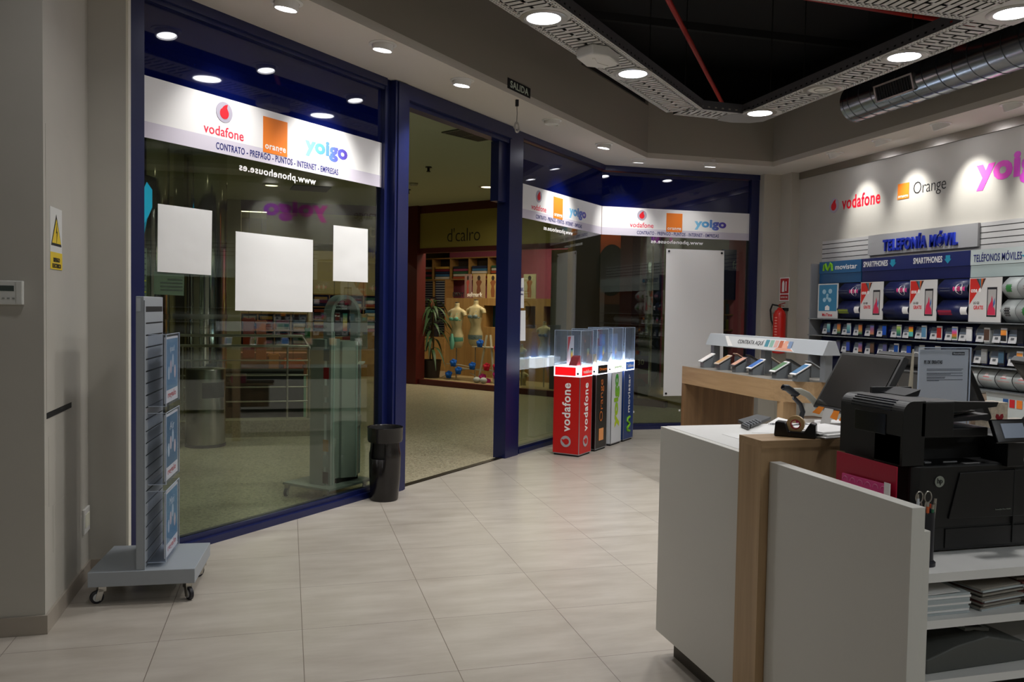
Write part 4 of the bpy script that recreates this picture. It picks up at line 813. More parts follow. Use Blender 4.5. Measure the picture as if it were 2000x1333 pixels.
# ladder and paper flowers
t = thing('step_ladder', 'white wooden trestle ladder among paper flowers in the shop window', 'ladder', mtx=SHM)
def lp(px, py, yl): a = sh(px, py, yl); return Vector((a[0], yl, a[1]))
LW = M('ladder_white', '#b5b09a', 0.5)
b1 = lp(934, 757, 0.35); b1.z = 0.10; b2 = lp(965, 757, 0.35); b2.z = 0.10; b1b = b1 + Vector((0.02, .55, 0)); b2b = b2 + Vector((0.02, .55, 0)); top1 = lp(951, 655, 0.5); top2 = lp(958, 655, 0.5)
obj('ladder_leg', B().tube([b1, top1], .022, 6), LW, t); obj('ladder_leg', B().tube([b2, top2], .022, 6), LW, t); obj('ladder_leg', B().tube([b1b + Vector((.25, 0, 0)), top1 + Vector((.16, .15, 0))], .016, 6), LW, t); obj('ladder_leg', B().tube([b2b + Vector((.25, 0, 0)), top2 + Vector((.18, .15, 0))], .016, 6), LW, t)
obj('ladder_shelf', B().box(lp(925, 676, .45).x, lp(972, 676, .45).x, .4, .62, lp(930, 677, .45).z - .02, lp(930, 677, .45).z), LW, t)
obj('ladder_shelf', B().box(lp(890, 721, .45).x, lp(972, 721, .45).x, .4, .5, lp(930, 721, .45).z - .02, lp(930, 721, .45).z), LW, t)
PBL = M('paper_blue', '#0f5fc0', 0.8); PRD = M('paper_red', '#c01030', 0.8); PPK = M('paper_magenta', '#c0207a', 0.8)
FL = [(886, 709, PBL, 'blue paper flower at the top left of the blue cluster'), (896, 724, PBL, 'blue paper flower in the middle of the blue cluster'), (877, 732, PBL, 'blue paper flower lowest and leftmost'), (923, 715, PBL, 'blue paper flower nearest the ladder, on the lower bar'), (938, 671, PBL, 'blue paper flower on the upper ladder shelf'), (951, 717, PRD, 'red paper flower left of the ladder leg'), (970, 717, PRD, 'red paper flower right of the ladder leg'), (970, 733, PPK, 'magenta paper flower at the right, below the red ones'), (952, 747, PPK, 'magenta paper flower lowest by the ladder foot'), (943, 738, PPK, 'faint magenta paper flower behind the ladder leg'), (972, 681, PRD, 'red paper flower at the edge of the ladder shelf')]
for px, py, m_, n_ in FL:
    v = lp(px, py, 0.38); fl = B(); rr = 0.085
    for i in range(9):
        a_ = 2 * PI * i / 9; fl.ball((rr * .5 * math.cos(a_), -.02 + .03 * (i % 2), rr * .5 * math.sin(a_)), rr * .48, 8, 6, (1, .6, 1))
    fl.ball((0, -.04, 0), rr * .5, 8, 6); tag(obj('paper_flower', fl, m_, None, shm(v.x, v.y, v.z)), n_, 'paper flower', 'paper flowers in the shop window')
for a_, b_ in (((862, 737), (896, 727)), ((872, 711), (926, 719)), ((918, 729), (936, 742)), ((896, 727), (925, 719))):
    p, q_ = lp(*a_, .42), lp(*b_, .42); tag(obj('flower_twig', B().tube([p, (p + q_) / 2 + Vector((0, 0, .02)), q_], .009, 6), LW, None, SHM), 'pale twig carrying paper flowers in the shop window', 'twig', 'twigs of the paper flower display')
for px in (931, 944):
    v = lp(px, 754, 0.2); tag(obj('bra_cup', B().ball((0, 0, .055), .07, sc=(1, 1, .8)), M('white_cloth'), None, shm(v.x, .2, .10)), 'white padded cup lying on the window floor, %s' % ('left one' if px < 940 else 'right one'), 'bra')
# shelving on the back of the shop: grid of pigeonholes with striped boxes and folded clothes
def shelf_unit(M_, label, pa, pb, ptop, pbot, yl, cols, rows, fill):
    a = pg(pa, ptop, M_ @ Matrix.Translation((0, 0, -yl))); b = pg(pb, pbot, M_ @ Matrix.Translation((0, 0, -yl))); x0, z1, x1, z0 = a[0], a[1], b[0], b[1]
    t = thing('shelf_unit', label, 'shelves', mtx=M_ @ Matrix.Translation((0, 0, -yl))); s = B(); D_ = 0.3
    for i in range(cols + 1): s.box(x0 + (x1 - x0) * i / cols - .012, x0 + (x1 - x0) * i / cols + .012, z0, z1, -D_, 0)
    for j in range(rows + 1): s.box(x0, x1, z0 + (z1 - z0) * j / rows - .012, z0 + (z1 - z0) * j / rows + .012, -D_, 0)
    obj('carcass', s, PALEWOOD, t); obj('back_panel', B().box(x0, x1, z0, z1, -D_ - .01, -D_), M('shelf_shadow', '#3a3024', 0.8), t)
    cw, chh = (x1 - x0) / cols, (z1 - z0) / rows
    for i in range(cols):
        for j in range(rows):
            fill(M_ @ Matrix.Translation((x0 + cw * (i + .5), z0 + chh * j + .013, -yl - D_ * .5)), cw - .03, chh - .03, i, j, t)
    if .2 < z0 < 1.3: obj('base_cupboard', B().box(x0, x1, 0.001, z0 - .014, -D_, 0), PALEWOOD, t)
    return t
CL = ['#1c2b4f', '#b9b6b0', '#7d2430', '#2b5a3e', '#c7a24a', '#8a3a5e', '#d6d2ca', '#20222c', '#3a6fa0', '#a34a2c']
cnt = [0]
def stripes(m_, w_, h_, i, j, par):
    cnt[0] += 1; b1 = B(); n = max(3, int(h_ / .055)); b2 = B()
    for k in range(n):
        z = k * h_ / n; b1.box(-w_ * .45, w_ * .45, z, z + h_ / n * .55, -.1, .1); b2.box(-w_ * .44, w_ * .44, z + h_ / n * .55, z + h_ / n, -.1, .095)
    g = thing('boxed_stack', 'stack of navy and white striped boxes in the pigeonholes of the lingerie shop', 'box stack', mtx=m_, group='striped box stacks in the shop shelves')
    obj('dark_boxes', b1, M('navy_box', '#10183a', 0.6), g); obj('white_edges', b2, M('white_box', '#9aa0a8', 0.6), g)
def folded(m_, w_, h_, i, j, par):
    g = thing('folded_stack', 'pile of folded colourful clothes on the shelves of the shop opposite', 'clothes', mtx=m_, group='folded clothes in the shop opposite'); n = max(2, int(h_ / .07)); 
    for k in range(min(n, 5)):
        c = CL[(i * 3 + j * 5 + k * 2) % 10]; obj('folded_garment', B().box(-w_ * .42 + .01 * (k % 2), w_ * .42, k * h_ / n * .9, (k + .9) * h_ / n * .9, -.11, .11), M('cloth' + c, c, 0.85), g, bevel=.008)
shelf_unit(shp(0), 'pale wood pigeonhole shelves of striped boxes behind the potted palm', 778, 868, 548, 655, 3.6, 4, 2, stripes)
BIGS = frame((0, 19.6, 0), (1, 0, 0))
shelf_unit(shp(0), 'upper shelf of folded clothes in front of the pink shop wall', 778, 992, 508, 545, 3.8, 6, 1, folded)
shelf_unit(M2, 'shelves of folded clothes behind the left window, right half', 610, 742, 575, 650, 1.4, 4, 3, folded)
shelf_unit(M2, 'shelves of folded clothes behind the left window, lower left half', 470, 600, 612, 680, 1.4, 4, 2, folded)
# garments hanging behind the left window
for i, (pa, pb, y0, y1, c) in enumerate(((474, 497, 620, 700, '#9a3a22'), (500, 520, 625, 705, '#b5633a'), (524, 545, 690, 745, '#c07a45'), (552, 592, 700, 742, '#b5532a'), (595, 606, 640, 668, '#2f7a4a'), (640, 665, 600, 640, '#7a3240'), (700, 718, 612, 682, '#a9a8a2'), (668, 690, 650, 700, '#8f3a44'), (600, 622, 668, 700, '#5c6a70'))):
    a = pg(pa, y0, M2 @ Matrix.Translation((0, 0, -.3))); b = pg(pb, y1, M2 @ Matrix.Translation((0, 0, -.3))); x0, z1, x1, z0 = a[0], a[1], b[0], b[1]; w2 = x1 - x0
    g = B().prism([(x0, z0), (x1, z0), (x1 - w2 * .05, z1 - w2 * .35), (x1 + w2 * .12, z1 - w2 * .3), (x1 - w2 * .1, z1), (x0 + w2 * .6, z1 - .02), (x0 + w2 * .4, z1 - .02), (x0 + w2 * .1, z1), (x0 - w2 * .12, z1 - w2 * .3), (x0 + w2 * .05, z1 - w2 * .35)], -.36, -.28)
    hg = tag(obj('hanging_garment', g, M('garment' + c, c, 0.85), None, M2, bevel=.01), ('rust-red', 'orange-brown', 'peach', 'burnt orange', 'green', 'plum', 'white T-shirt', 'wine-red', 'grey')[i] + ' garment hanging in the shop behind the left window', 'garment')
    obj('hanger_line', B().tube([((x0 + x1) / 2, z1 - .03, -.32), ((x0 + x1) / 2, 3.44, -.32)], .004, 6), M('dark_metal', '#33332c', 0.4, 0.6), hg)
tag(obj('low_counter', B().box(pg(455, 700, M2)[0], pg(600, 700, M2)[0], 0, .55, -.9, -.4), M('pink_counter', '#9c6a58', 0.7), None, M2), 'low pinkish counter behind the railing in the shop opposite', 'counter')
tag(obj('low_counter', B().box(sh(744, 700, 2.8)[0], sh(868, 700, 2.8)[0], 0, sh(800, 657, 2.8)[1], -3.1, -2.8), PALEWOOD, None, shp(0)), 'pale wood lower cabinet under the striped shelves', 'counter')
# potted palm
px_ = sh(842, 750, 0.38); pm = shm(px_[0], 0.38, .10)
t = thing('potted_palm', 'dark green potted palm behind the burgundy shop post', 'plant', mtx=pm)
obj('pot', B().lathe([(.16, 0), (.2, .35), (.21, .36), (.19, .36), (.18, .3)], 24), M('pot_dark', '#2b2018', 0.6), t)
LEAF = M('palm_leaf', '#2c4a26', 0.55); lf = B()
for k in range(46):
    a0 = random.random() * 2 * PI; zz = .5 + random.random() * 1.05; ln = .30 + random.random() * .28; up = .25 + random.random() * .5; pr = None; rowL = []
    base = Vector((.03 * math.cos(a0), .03 * math.sin(a0), zz)); dr_ = Vector((math.cos(a0), math.sin(a0), 0)); sdv = Vector((-dr_.y, dr_.x, 0))
    for i in range(7):
        u = i / 6; p = base + dr_ * ln * u + Vector((0, 0, up * ln * u - ln * 1.3 * u * u)); w2 = .028 * math.sin(PI * min(1, .12 + u * .88)) + .001; rowL.append((p - sdv * w2, p + Vector((0, 0, .006)), p + sdv * w2))
    lf.sheet(rowL)
obj('fronds', lf, LEAF, t, smooth=True)
for k in range(4): obj('stem', B().tube([(.04 * math.cos(k * 1.6), .04 * math.sin(k * 1.6), .3), (.03 * math.cos(k), .03 * math.sin(k), 1.5 - .15 * k)], .012, 8), M('stem_brown', '#4a3c22', 0.7), t)
# woman standing among the shelves
v = sh(846, 600, 3.4)
t = thing('person', 'person with long dark hair in black clothes behind the potted palm', 'person', mtx=shm(v[0], 3.4, 0))
zc_ = sh(846, 590, 3.4)[1]; k = zc_ / 1.60
SK = M('skin', '#8a5a42', 0.6); DKC = M('black_cloth', '#141217', 0.85)
def rings(spec, seg=20): return [[(cx_ + rx * math.cos(2 * PI * i / seg), cy_ + ry * math.sin(2 * PI * i / seg), z) for i in range(seg + 1)] for z, rx, ry, cx_, cy_ in spec]
obj('clothed_body', B().sheet(rings([(.82 * k, .10, .08, 0, 0), (.88 * k, .165, .11, 0, 0), (1.0 * k, .155, .105, 0, 0), (1.12 * k, .13, .09, 0, 0), (1.28 * k, .155, .11, 0, 0), (1.38 * k, .19, .095, 0, 0), (1.43 * k, .16, .08, 0, 0), (1.46 * k, .06, .055, 0, 0)])), DKC, t, smooth=True)
for s_ in (-1, 1):
    obj('trouser_leg', B().tube([(s_ * .085, 0, .92 * k), (s_ * .095, -.01, .5 * k), (s_ * .1, 0, .06 * k)], [.085, .06, .045], 14), DKC, t); obj('shoe', B().ball((s_ * .1, -.05, .04), .05, sc=(.9, 2.2, .75)), BLACKM, t)
    obj('sleeve', B().tube([(s_ * .18, 0, 1.39 * k), (s_ * .225, .01, 1.14 * k), (s_ * .17, -.16, 1.02 * k)], [.05, .04, .032], 12), DKC, t)
    hnd = B().ball((s_ * .155, -.205, 1.01 * k), .035, sc=(.8, 1.1, .5))
    for q in range(5): hnd.tube([(s_ * (.135 + q * .01), -.225, 1.01 * k), (s_ * (.135 + q * .01), -.265 + .006 * abs(q - 2), 1.0 * k)], [.008, .006], 6)
    obj('hand', hnd, SK, t, smooth=True)
hd = B().sheet(rings([(1.43 * k, .048, .05, 0, 0), (1.49 * k, .05, .055, 0, -.005), (1.51 * k, .058, .075, 0, -.012), (1.55 * k, .07, .09, 0, -.01), (1.60 * k, .075, .098, 0, 0), (1.65 * k, .074, .098, 0, 0), (1.69 * k, .055, .075, 0, 0), (1.71 * k, .01, .01, 0, 0)])); hd.ball((0, -.105, 1.575 * k), .014, 8, 6, (.8, 1, 1.4)); obj('head', hd, SK, t, smooth=True)
obj('hair', B().sheet(rings([(1.34 * k, .07, .03, 0, .09), (1.45 * k, .09, .05, 0, .06), (1.55 * k, .088, .08, 0, .03), (1.63 * k, .086, .098, 0, .016), (1.69 * k, .07, .09, 0, .005), (1.725 * k, .02, .03, 0, 0)])), M('dark_hair'), t, smooth=True)
for s_ in (-1, 1): obj('eye', B().ball((s_ * .028, -.09, 1.60 * k), .009, 8, 6), BLACKM, t)
obj('mouth', B().box(-.02, .02, -.10, -.094, 1.535 * k, 1.542 * k), M('lip', '#7a3434', 0.6), t)
# wooden reveal, dark advertising front, burgundy column, far fronts
a = sh(1112, 600, .02)[0]; b = sh(1122, 600, .02)[0]
tag(obj('wood_panel', B().box(a - .55, b, .25, .35, .1, 2.54), M('grey_panel', '#5e5c58', 0.6), None, SHM), 'tall grey notice panel at the right end of the lingerie window', 'panel')
struct(obj('trim_7', B().box(a, b, -.06, .1, .1, 3.30), PALEWOOD, None, SHM))
ad = thing('advert_wall', 'dark brown shopfront wall with a backlit orange photo advert', 'advert', mtx=shp(0.0)); a = sh(1123, 600, 0)[0]; b = sh(1219, 600, 0)[0]
page('wall_panel', rect(a, .1, b, 3.3), M('dark_brown', '#3a2416', 0.5), ad, 0, 0.03)
m = ramp_mat('sunset_print_glow', [(0, '#2a1408'), (0.45, '#3a1a0a'), (0.7, '#8a3510'), (1, '#b0641a')], 1, emit=0.7); page('advert_print', rect(sh(1172, 600, 0)[0], 1.6, sh(1216, 600, 0)[0], 3.25), m, ad, 0.03, 0.002)  # emission added to the print so the dark advert shows
c_ = sh(1195, 560, 0); page('advert_shape', circ(c_[0], 2.15, .28, .42), M('dark_shape', '#1c120c', 0.6), ad, 0.032, 0.001)
struct(obj('trim_8', B().box(b, b + .22, -.15, .1, 0, 3.45), BURG, None, SHM))
FM = frame((0, 15.0, 0), (1, 0, 0)); a = pg(1236, 600, FM)[0]; b = pg(1300, 600, FM)[0]
struct(obj('wall_back', B().box(a, b + 3.5, 15.0, 15.1, 0, 3.45), M('olive_wall', '#6d6748', 0.8)))
ph = thing('pharmacy_front', 'dim pharmacy shopfront with a navy sign at the far right window', 'shopfront', mtx=frame((0, 14.9, 0), (1, 0, 0))); PM = frame((0, 14.9, 0), (1, 0, 0))
a = pg(1416, 600, PM)[0]; b = pg(1474, 600, PM)[0]
page('sign_board', rect(a - .1, 2.1, b + .3, 2.75), M('pharmacy_navy', '#1d2a6a', 0.5), ph, 0, 0.03); text('sign_word', 'farmacia', (a + b) / 2 + .1, 2.45, .62, .16, M('pharmacy_pale', '#8fa8a8', 0.5), ph, z=0.031)
page('door_panel', rect(a - .1, 1.75, a + .35, 2.1), M('pharmacy_blue', '#10235c', 0.5), ph, 0, 0.03); page('green_square', rect(b - .25, 2.75, b + .3, 3.1), M('green_panel', '#37552e', 0.6), ph, 0, 0.03)
def boxes(m_, w_, h_, i, j, par):
    g = thing('medicine_boxes', 'row of small coloured boxes on the dim pharmacy shelves', 'boxes', mtx=m_, group='boxes on the pharmacy shelves')
    for k in range(3): c = ['#3f5a46', '#8a8a2a', '#6a4a4a', '#49606e', '#7f7f74', '#2a4a66'][(i + 2 * j + k) % 6]; obj('carton', B().box(-w_ * .45 + k * w_ * .3, -w_ * .45 + (k + .9) * w_ * .3, 0, h_ * (.6 + .13 * ((i + k) % 3)), -.08, .08), M('ctn' + c, c, 0.7), g)
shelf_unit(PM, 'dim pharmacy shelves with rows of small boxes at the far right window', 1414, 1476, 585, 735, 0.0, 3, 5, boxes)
t = thing('price_poster', 'tall dim offer poster reading 80 behind the blue pedestal', 'poster', mtx=frame((0, 12.4, 0), (1, 0, 0))); PM3 = frame((0, 12.4, 0), (1, 0, 0)); a = pg(1235, 650, PM3); b = pg(1264, 775, PM3)
page('poster_board', rect(a[0], b[1], b[0], a[1]), M('poster_dim', '#6f6d5c', 0.7), t, 0, 0.02); H_ = a[1] - b[1]; cx = (a[0] + b[0]) / 2
page('purple_band', rect(a[0], b[1] + H_ * .44, b[0], b[1] + H_ * .64), M('purple_print', '#4a2a5e', 0.6), t, 0.02, 0.001); text('price', '80', cx, b[1] + H_ * .54, .13, .09, M('poster_light', '#b9b4a4', 0.6), t, z=0.022, bold=.02)
page('red_band', rect(a[0], b[1] + H_ * .2, b[0], b[1] + H_ * .36), M('red_print', '#7c2a24', 0.6), t, 0.02, 0.001)
page('printed_car', [(cx - .1, b[1] + H_ * .16), (cx + .1, b[1] + H_ * .16), (cx + .1, b[1] + H_ * .22), (cx + .03, b[1] + H_ * .28), (cx - .06, b[1] + H_ * .28), (cx - .1, b[1] + H_ * .22)], BLACKM, t, 0.021, 0.001)
for s_, f_ in (('TARIFA', .93), ('LLAMADAS', .84), ('SIN LIMITE', .78), ('Y MAS', .70)): text('poster_text', s_, cx, b[1] + H_ * f_, .2, .04, BLACKM, t, z=0.021)
tag(obj('support_post', B().box(a[0] + .02, a[0] + .06, 12.42, 12.46, 0, a[1]), STEEL), 'thin steel post behind the dim offer poster', 'post')

# ================================================================== FOUR BRAND PEDESTALS BY THE MIDDLE WINDOW
GLOW = lambda n, c, e: M(n, c, 0.4, emit=e)
def pedestal(px, py, label, body, side, panelm, panelf, glow_e, build_front, build_left, card, h_=1.29):
    r = ray(px, py); p = EYE + r * (-1.5 / r.z); s_ = (p.x + p.y) * R2; f_ = (p.y - p.x) * R2 - D0; w2 = 0.148
    c = facxy(s_ + w2, f_ + w2); mt = Matrix.Translation((c[0], c[1], 0)) @ Matrix.Rotation(PI / 4, 4, 'Z')
    t = thing('brand_pedestal', label, 'display pedestal', mtx=mt, group='lit phone pedestals in a row')
    obj('foot', B().box(-w2 + .01, w2 - .01, -w2 + .01, w2 - .01, 0, .022), BLACKM, t)
    bd = obj('body', B().box(-w2, w2, -w2, w2, .022, .815), body, t)
    obj('metal_edge', B().box(-w2 - .001, w2 + .001, -w2 - .001, w2 + .001, .018, .026).box(-w2 - .0015, -w2 + .005, -w2 - .0015, -w2 + .005, .02, .815).box(w2 - .005, w2 + .0015, -w2 - .0015, -w2 + .005, .02, .815), M('edge_alu', '#b9bcc4', 0.3, 0.9), t)
    lb = obj('light_box', B().box(-w2 - .002, w2 + .002, -w2 - .002, w2 + .002, .815, .925), GLOW('light_box_glow%.1f' % glow_e, '#e8eefc', glow_e), t)
    Fp = frame((0, -w2 - .002, 0), (1, 0, 0)); Lp = frame((-w2 - .002, 0, 0), (0, -1, 0))
    def put(o, m): o.matrix_local = m; return o
    if panelf: put(page('brand_panel', rect(-w2 + .035, .827, w2 - .012, .913), panelf[0], lb, 0, .001), Fp); put(text('panel_word', panelf[1], .02, .868, .2, .038, panelf[2], None, z=.001, bold=.02), Fp).parent = t
    if panelm: put(page('side_panel', rect(-w2 + .012, .827, w2 - .05, .913), panelm, lb, 0, .001), Lp)
    put(obj('key_lock', B().prism(circ(w2 - .025, .85, .011, n=14), 0, .004), BLACKM, lb), Lp)
    bf = lambda nm, *a_, **k: None
    def T(nm, s__, x, y, wd, ht, m_, P_, **k): o = text(nm, s__, x, y, wd, ht, m_, None, **k); o.parent = t; o.matrix_local = P_; return o
    if build_front: build_front(t, Fp, T, put)
    if build_left: build_left(t, Lp, T, put)
    # acrylic case, open bottom, with bright edges
    z0, z1 = .925, h_; case = B()
    for q in ((-w2, w2, -w2, -w2 + .003), (-w2, w2, w2 - .003, w2), (-w2, -w2 + .003, -w2, w2), (w2 - .003, w2, -w2, w2)): case.box(q[0], q[1], q[2], q[3], z0, z1)
    case.box(-w2, w2, -w2, w2, z1 - .003, z1); obj('acrylic_case', case, ACR, t)
    e = .0035; eg = B()
    for x in (-w2, w2):
        for y in (-w2, w2): eg.box(x - e / 2, x + e / 2, y - e / 2, y + e / 2, z0, z1)
    for y in (-w2, w2): eg.box(-w2, w2, y - e / 2, y + e / 2, z1 - e, z1)
    for x in (-w2, w2): eg.box(x - e / 2, x + e / 2, -w2, w2, z1 - e, z1)
    obj('case_edge', eg, ACE, t)
    obj('lit_deck', B().box(-w2 + .01, w2 - .01, -w2 + .01, w2 - .01, .925, .928), GLOW('deck_glow%.1f' % glow_e, '#f2f5ff', glow_e * 1.6), t)
    l = bpy.data.lights.new('lamp_light', 'AREA'); l.size = .24; l.energy = 0.45 * glow_e; l.color = (.9, .95, 1); o = bpy.data.objects.new('lamp_light', l); COL.objects.link(o); o.parent = t; o.location = (0, 0, .932); o.rotation_euler = (PI, 0, 0)
    # upright card and the wedge stand inside
    cm = mt @ Matrix.Translation((.01, .045, .93))
    cdo = obj('product_card', B().box(-.075, .075, -.004, .004, 0, .30), M('card_' + card[0], card[1], .5), None, cm); tag(cdo, card[2], 'card')
    cp = frame((0, -.0045, 0), (1, 0, 0)); pg_ = page('card_print', card[3], M('cardp_' + card[0], card[4], .5), cdo, 0, .0006); pg_.matrix_local = cp
    ph_ = page('card_phone', rect(.0, .05, .05, .17), BLACKM, cdo, .0007, .0006); ph_.matrix_local = cp; ph2 = page('card_screen', rect(.005, .06, .045, .155), ramp_mat('phone_screen_multi', []), cdo, .0014, .0004); ph2.matrix_local = cp
    wm = mt @ Matrix.Translation((-.06, -.05, .93)); wd = B().prism_y([(-.07, 0), (.05, 0), (.04, .10), (.0, .085)], -.045, .045)
    tag(obj('wedge_stand', wd, M('wedge_' + card[0], card[5], .3), None, wm, bevel=.003), card[6], 'phone stand'); return t
def vf_front(t, P_, T, put):
    T('vertical_word', 'vodafone', .0, .50, .50, .095, WHITE, P_, rot=PI / 2, bold=.02); put(comma_mark(t, .0, .15, .058, rot=PI / 2, disc=M('silver_ring', '#b9b6bb', .35, .3), drop=RED), P_)
def or_front(t, P_, T, put):
    T('vertical_word', 'Orange', .0, .535, .45, .105, M('orange_thin', '#c0692a', .5), P_, rot=PI / 2, bold=-.005); put(page('square_logo', rect(-.06, .105, .06, .235), M('orange_pale', '#e79a5a', .5), t, .001, .001), P_)
def yo_front(t, P_, T, put): T('vertical_word', 'yoigo', .0, .495, .60, .15, YOIG, P_, rot=PI / 2, bold=.045, sp=1.04)
def mv_front(t, P_, T, put):
    T('vertical_word', 'movistar', .0, .545, .44, .062, WHITE, P_, rot=PI / 2, bold=.01)
    pts = [(-.05 + .1 * u, 0) for u in (0, 1)]; b = B(); c = [(-.085, -.03), (-.07, .035), (-.045, .045), (-.02, -.015), (0.0, -.03), (.02, .0), (.04, .045), (.065, .035), (.08, -.03)]
    put(obj('m_mark', B().tube([(-y, .195 + x, .003) for x, y in c], .014, 6), M('lime_mark', '#7fc31c', .5), t), P_)
PD = [(1130, 894), (1161.7, 883), (1192, 872), (1216.5, 864)]
pedestal(*PD[0], 'red lit pedestal with white lettering, nearest of the four', RED, RED, M('lit_red', '#e01018', .4, emit=.9), (M('lit_red'), 'vodafone', WHITE), 1.1, vf_front, vf_front, ('v', '#d9d4d6', 'white and red phone card inside the red pedestal', [(-.07, .12), (-.0, .29), (-.07, .29)], '#cf2a30', '#d01620', 'red curved phone stand inside the red pedestal'))
pedestal(*PD[1], 'black lit pedestal with a thin orange name, second in the row', M('ped_black', '#15110f', .25), BLACK, M('lit_dark_red', '#5a0f14', .4), (BLACKM, 'Orange', ORANGE), 1.6, or_front, None, ('o', '#1c1817', 'black phone card inside the black pedestal', rect(-.065, .22, -.03, .25), '#f58220', '#d8c9a8', 'pale phone stand inside the black pedestal'), 1.30)
pedestal(*PD[2], 'white lit pedestal with green rounded letters, third in the row', M('ped_white', '#d5d8dc', .35), WHITE, None, (M('lit_white', '#ffffff', .4, emit=1.2), 'yoigo', M('lime_word', '#78b82a', .5)), 3.4, yo_front, None, ('y', '#2f6fb8', 'blue phone card inside the white pedestal', rect(-.065, .2, .06, .28), '#5a9ad8', '#eef2f6', 'white phone stand inside the white pedestal'), 1.31)
pedestal(*PD[3], 'blue lit pedestal with white name and green mark, farthest in the row', M('ped_blue', '#173a78', .3), BLUE, None, (M('lit_blue', '#2f5fae', .4, emit=.5), 'Teléfono', WHITE), 3.0, mv_front, None, ('m', '#8fa3c8', 'pale blue phone card inside the blue pedestal', rect(-.065, .1, .06, .28), '#6f88b8', '#e8eefa', 'white phone stand inside the blue pedestal'), 1.31)

# ================================================================== WOODEN PHONE TABLE (kiosk)
KX0, KX1, KY0, KY1 = 3.5, 4.22, 5.25, 6.93
t = thing('phone_table', 'oak display table with a rounded near corner, four-sided apron and panel legs', 'table', (0, 0, 0))
rc = 0.32; cor = [(KX0 + rc - rc * math.cos(a), KY0 + rc - rc * math.sin(a)) for a in [PI / 2 * i / 10 for i in range(11)]]
out = [(KX0, KY1)] + cor + [(KX1, KY0), (KX1, KY1)]
inn = [(KX0 + .03, KY1)] + [(KX0 + rc - (rc - .03) * math.cos(a), KY0 + rc - (rc - .03) * math.sin(a)) for a in [PI / 2 * i / 10 for i in range(11)]] + [(KX1, KY0 + .03)]
ap = B()
for i in range(len(inn) - 1): ap.prism([out[i], out[i + 1], inn[i + 1], inn[i]], .845, .985)
ap.box(KX1 - .03, KX1, KY0 + .03, KY1, .845, .985)
obj('apron', ap, OAKY, t); obj('table_top', B().prism(out, .985, 1.0), OAKY, t)
obj('top_rim', B().prism([(x, y) for x, y in out], 1.0, 1.002), M('alu_rim', '#a9a49c', .35, .7), t)
obj('end_panel', B().box(KX0, KX1, KY1 - .05, KY1, 0, .845), OAKD, t); obj('leg', B().box(KX0 + .04, KX0 + .15, KY0 + .12, KY0 + .2, 0, .845), OAK, t); obj('leg', B().box(KX1 - .1, KX1, KY0, KY0 + .08, 0, .845), OAK, t)
obj('lower_shelf', B().box(KX0 + .18, KX1 - .12, KY0 + .05, KY0 + .55, .60, .62), OAK, t); obj('inner_board', B().box(KX0 + .24, KX0 + .26, KY0 + .06, KY0 + .5, .35, .6), OAKD, t)
o = tag(obj('brochure_pack', B().box(0, .2, 0, .15, 0, .10), WHITE, None, Matrix.Translation((KX0 + .2, KY0 + .1, .62)), bevel=.004), 'white leaflet pack with a pink edge under the oak phone table', 'leaflets')
obj('pink_edge', B().box(-.002, .0, 0, .15, 0, .10), M('magenta_edge', '#d0207a', .5), o)
# header
h = thing('table_header', 'grey ridge-shaped header sign standing on the oak phone table', 'sign', (3.8, 0, 0)); HM = M('header_grey', '#b3b8be', .4)
hy0, hy1 = 5.18, 6.92
obj('header_body', B().prism([(-.075, 0), (.075, 0), (.03, .105), (-.03, .105)], hy0, hy1).xf(Matrix(((1, 0, 0, 0), (0, 0, 1, 0), (0, 1, 0, 1.20), (0, 0, 0, 1)))), HM, h)
for y in (hy1 - .05, (hy0 + hy1) / 2 - .02, hy0 + .06): obj('header_post', B().box(-.03, .03, y - .03, y + .03, 1.002, 1.2), M('post_grey', '#8f9398', .4, .4), h)
nrm = Vector((-.105, 0, .045)).normalized(); HP = frame((-.0765, 0, 1.2), (0, -1, 0), (.045, 0, .105))
def hp_(o): o.parent = h; o.matrix_local = HP; return o
def uu(px, py=665): # page x along the header from a pixel
    r = ray(px, py); return -(r.y * (3.74 / r.x))
hp_(page('print_base', [(uu(1435), .005), (uu(1555), .005), (uu(1530), .1), (uu(1418), .1)], M('print_pale', '#d6d8da', .5), None, .001, .0006)); hp_(text('header_word', 'CONTRATA AQUÍ', (uu(1441) + uu(1490)) / 2, .058, uu(1490) - uu(1441), .052, M('ink_grey', '#4c4c50', .6), None, z=.002, bold=.01))
for i, c in enumerate(('#4f8fa0', '#8fb8a8', '#d8a8a0', '#c0674a', '#e8a890', '#7f93b4')): hp_(page('print_tile', rect(uu(1494 + i * 9), .03, uu(1501 + i * 9), .09), M('tile' + c, c, .5), None, .002, .0006))
hp_(page('print_swoosh', [(uu(1515), .01), (uu(1552), .01), (uu(1530), .075)], M('swoosh', '#e0a088', .5), None, .0017, .0005))
hp_(page('print_corner', [(uu(1425), .008), (uu(1435), .008), (uu(1422), .1), (uu(1412), .1)], WHITE, None, .001, .0005))
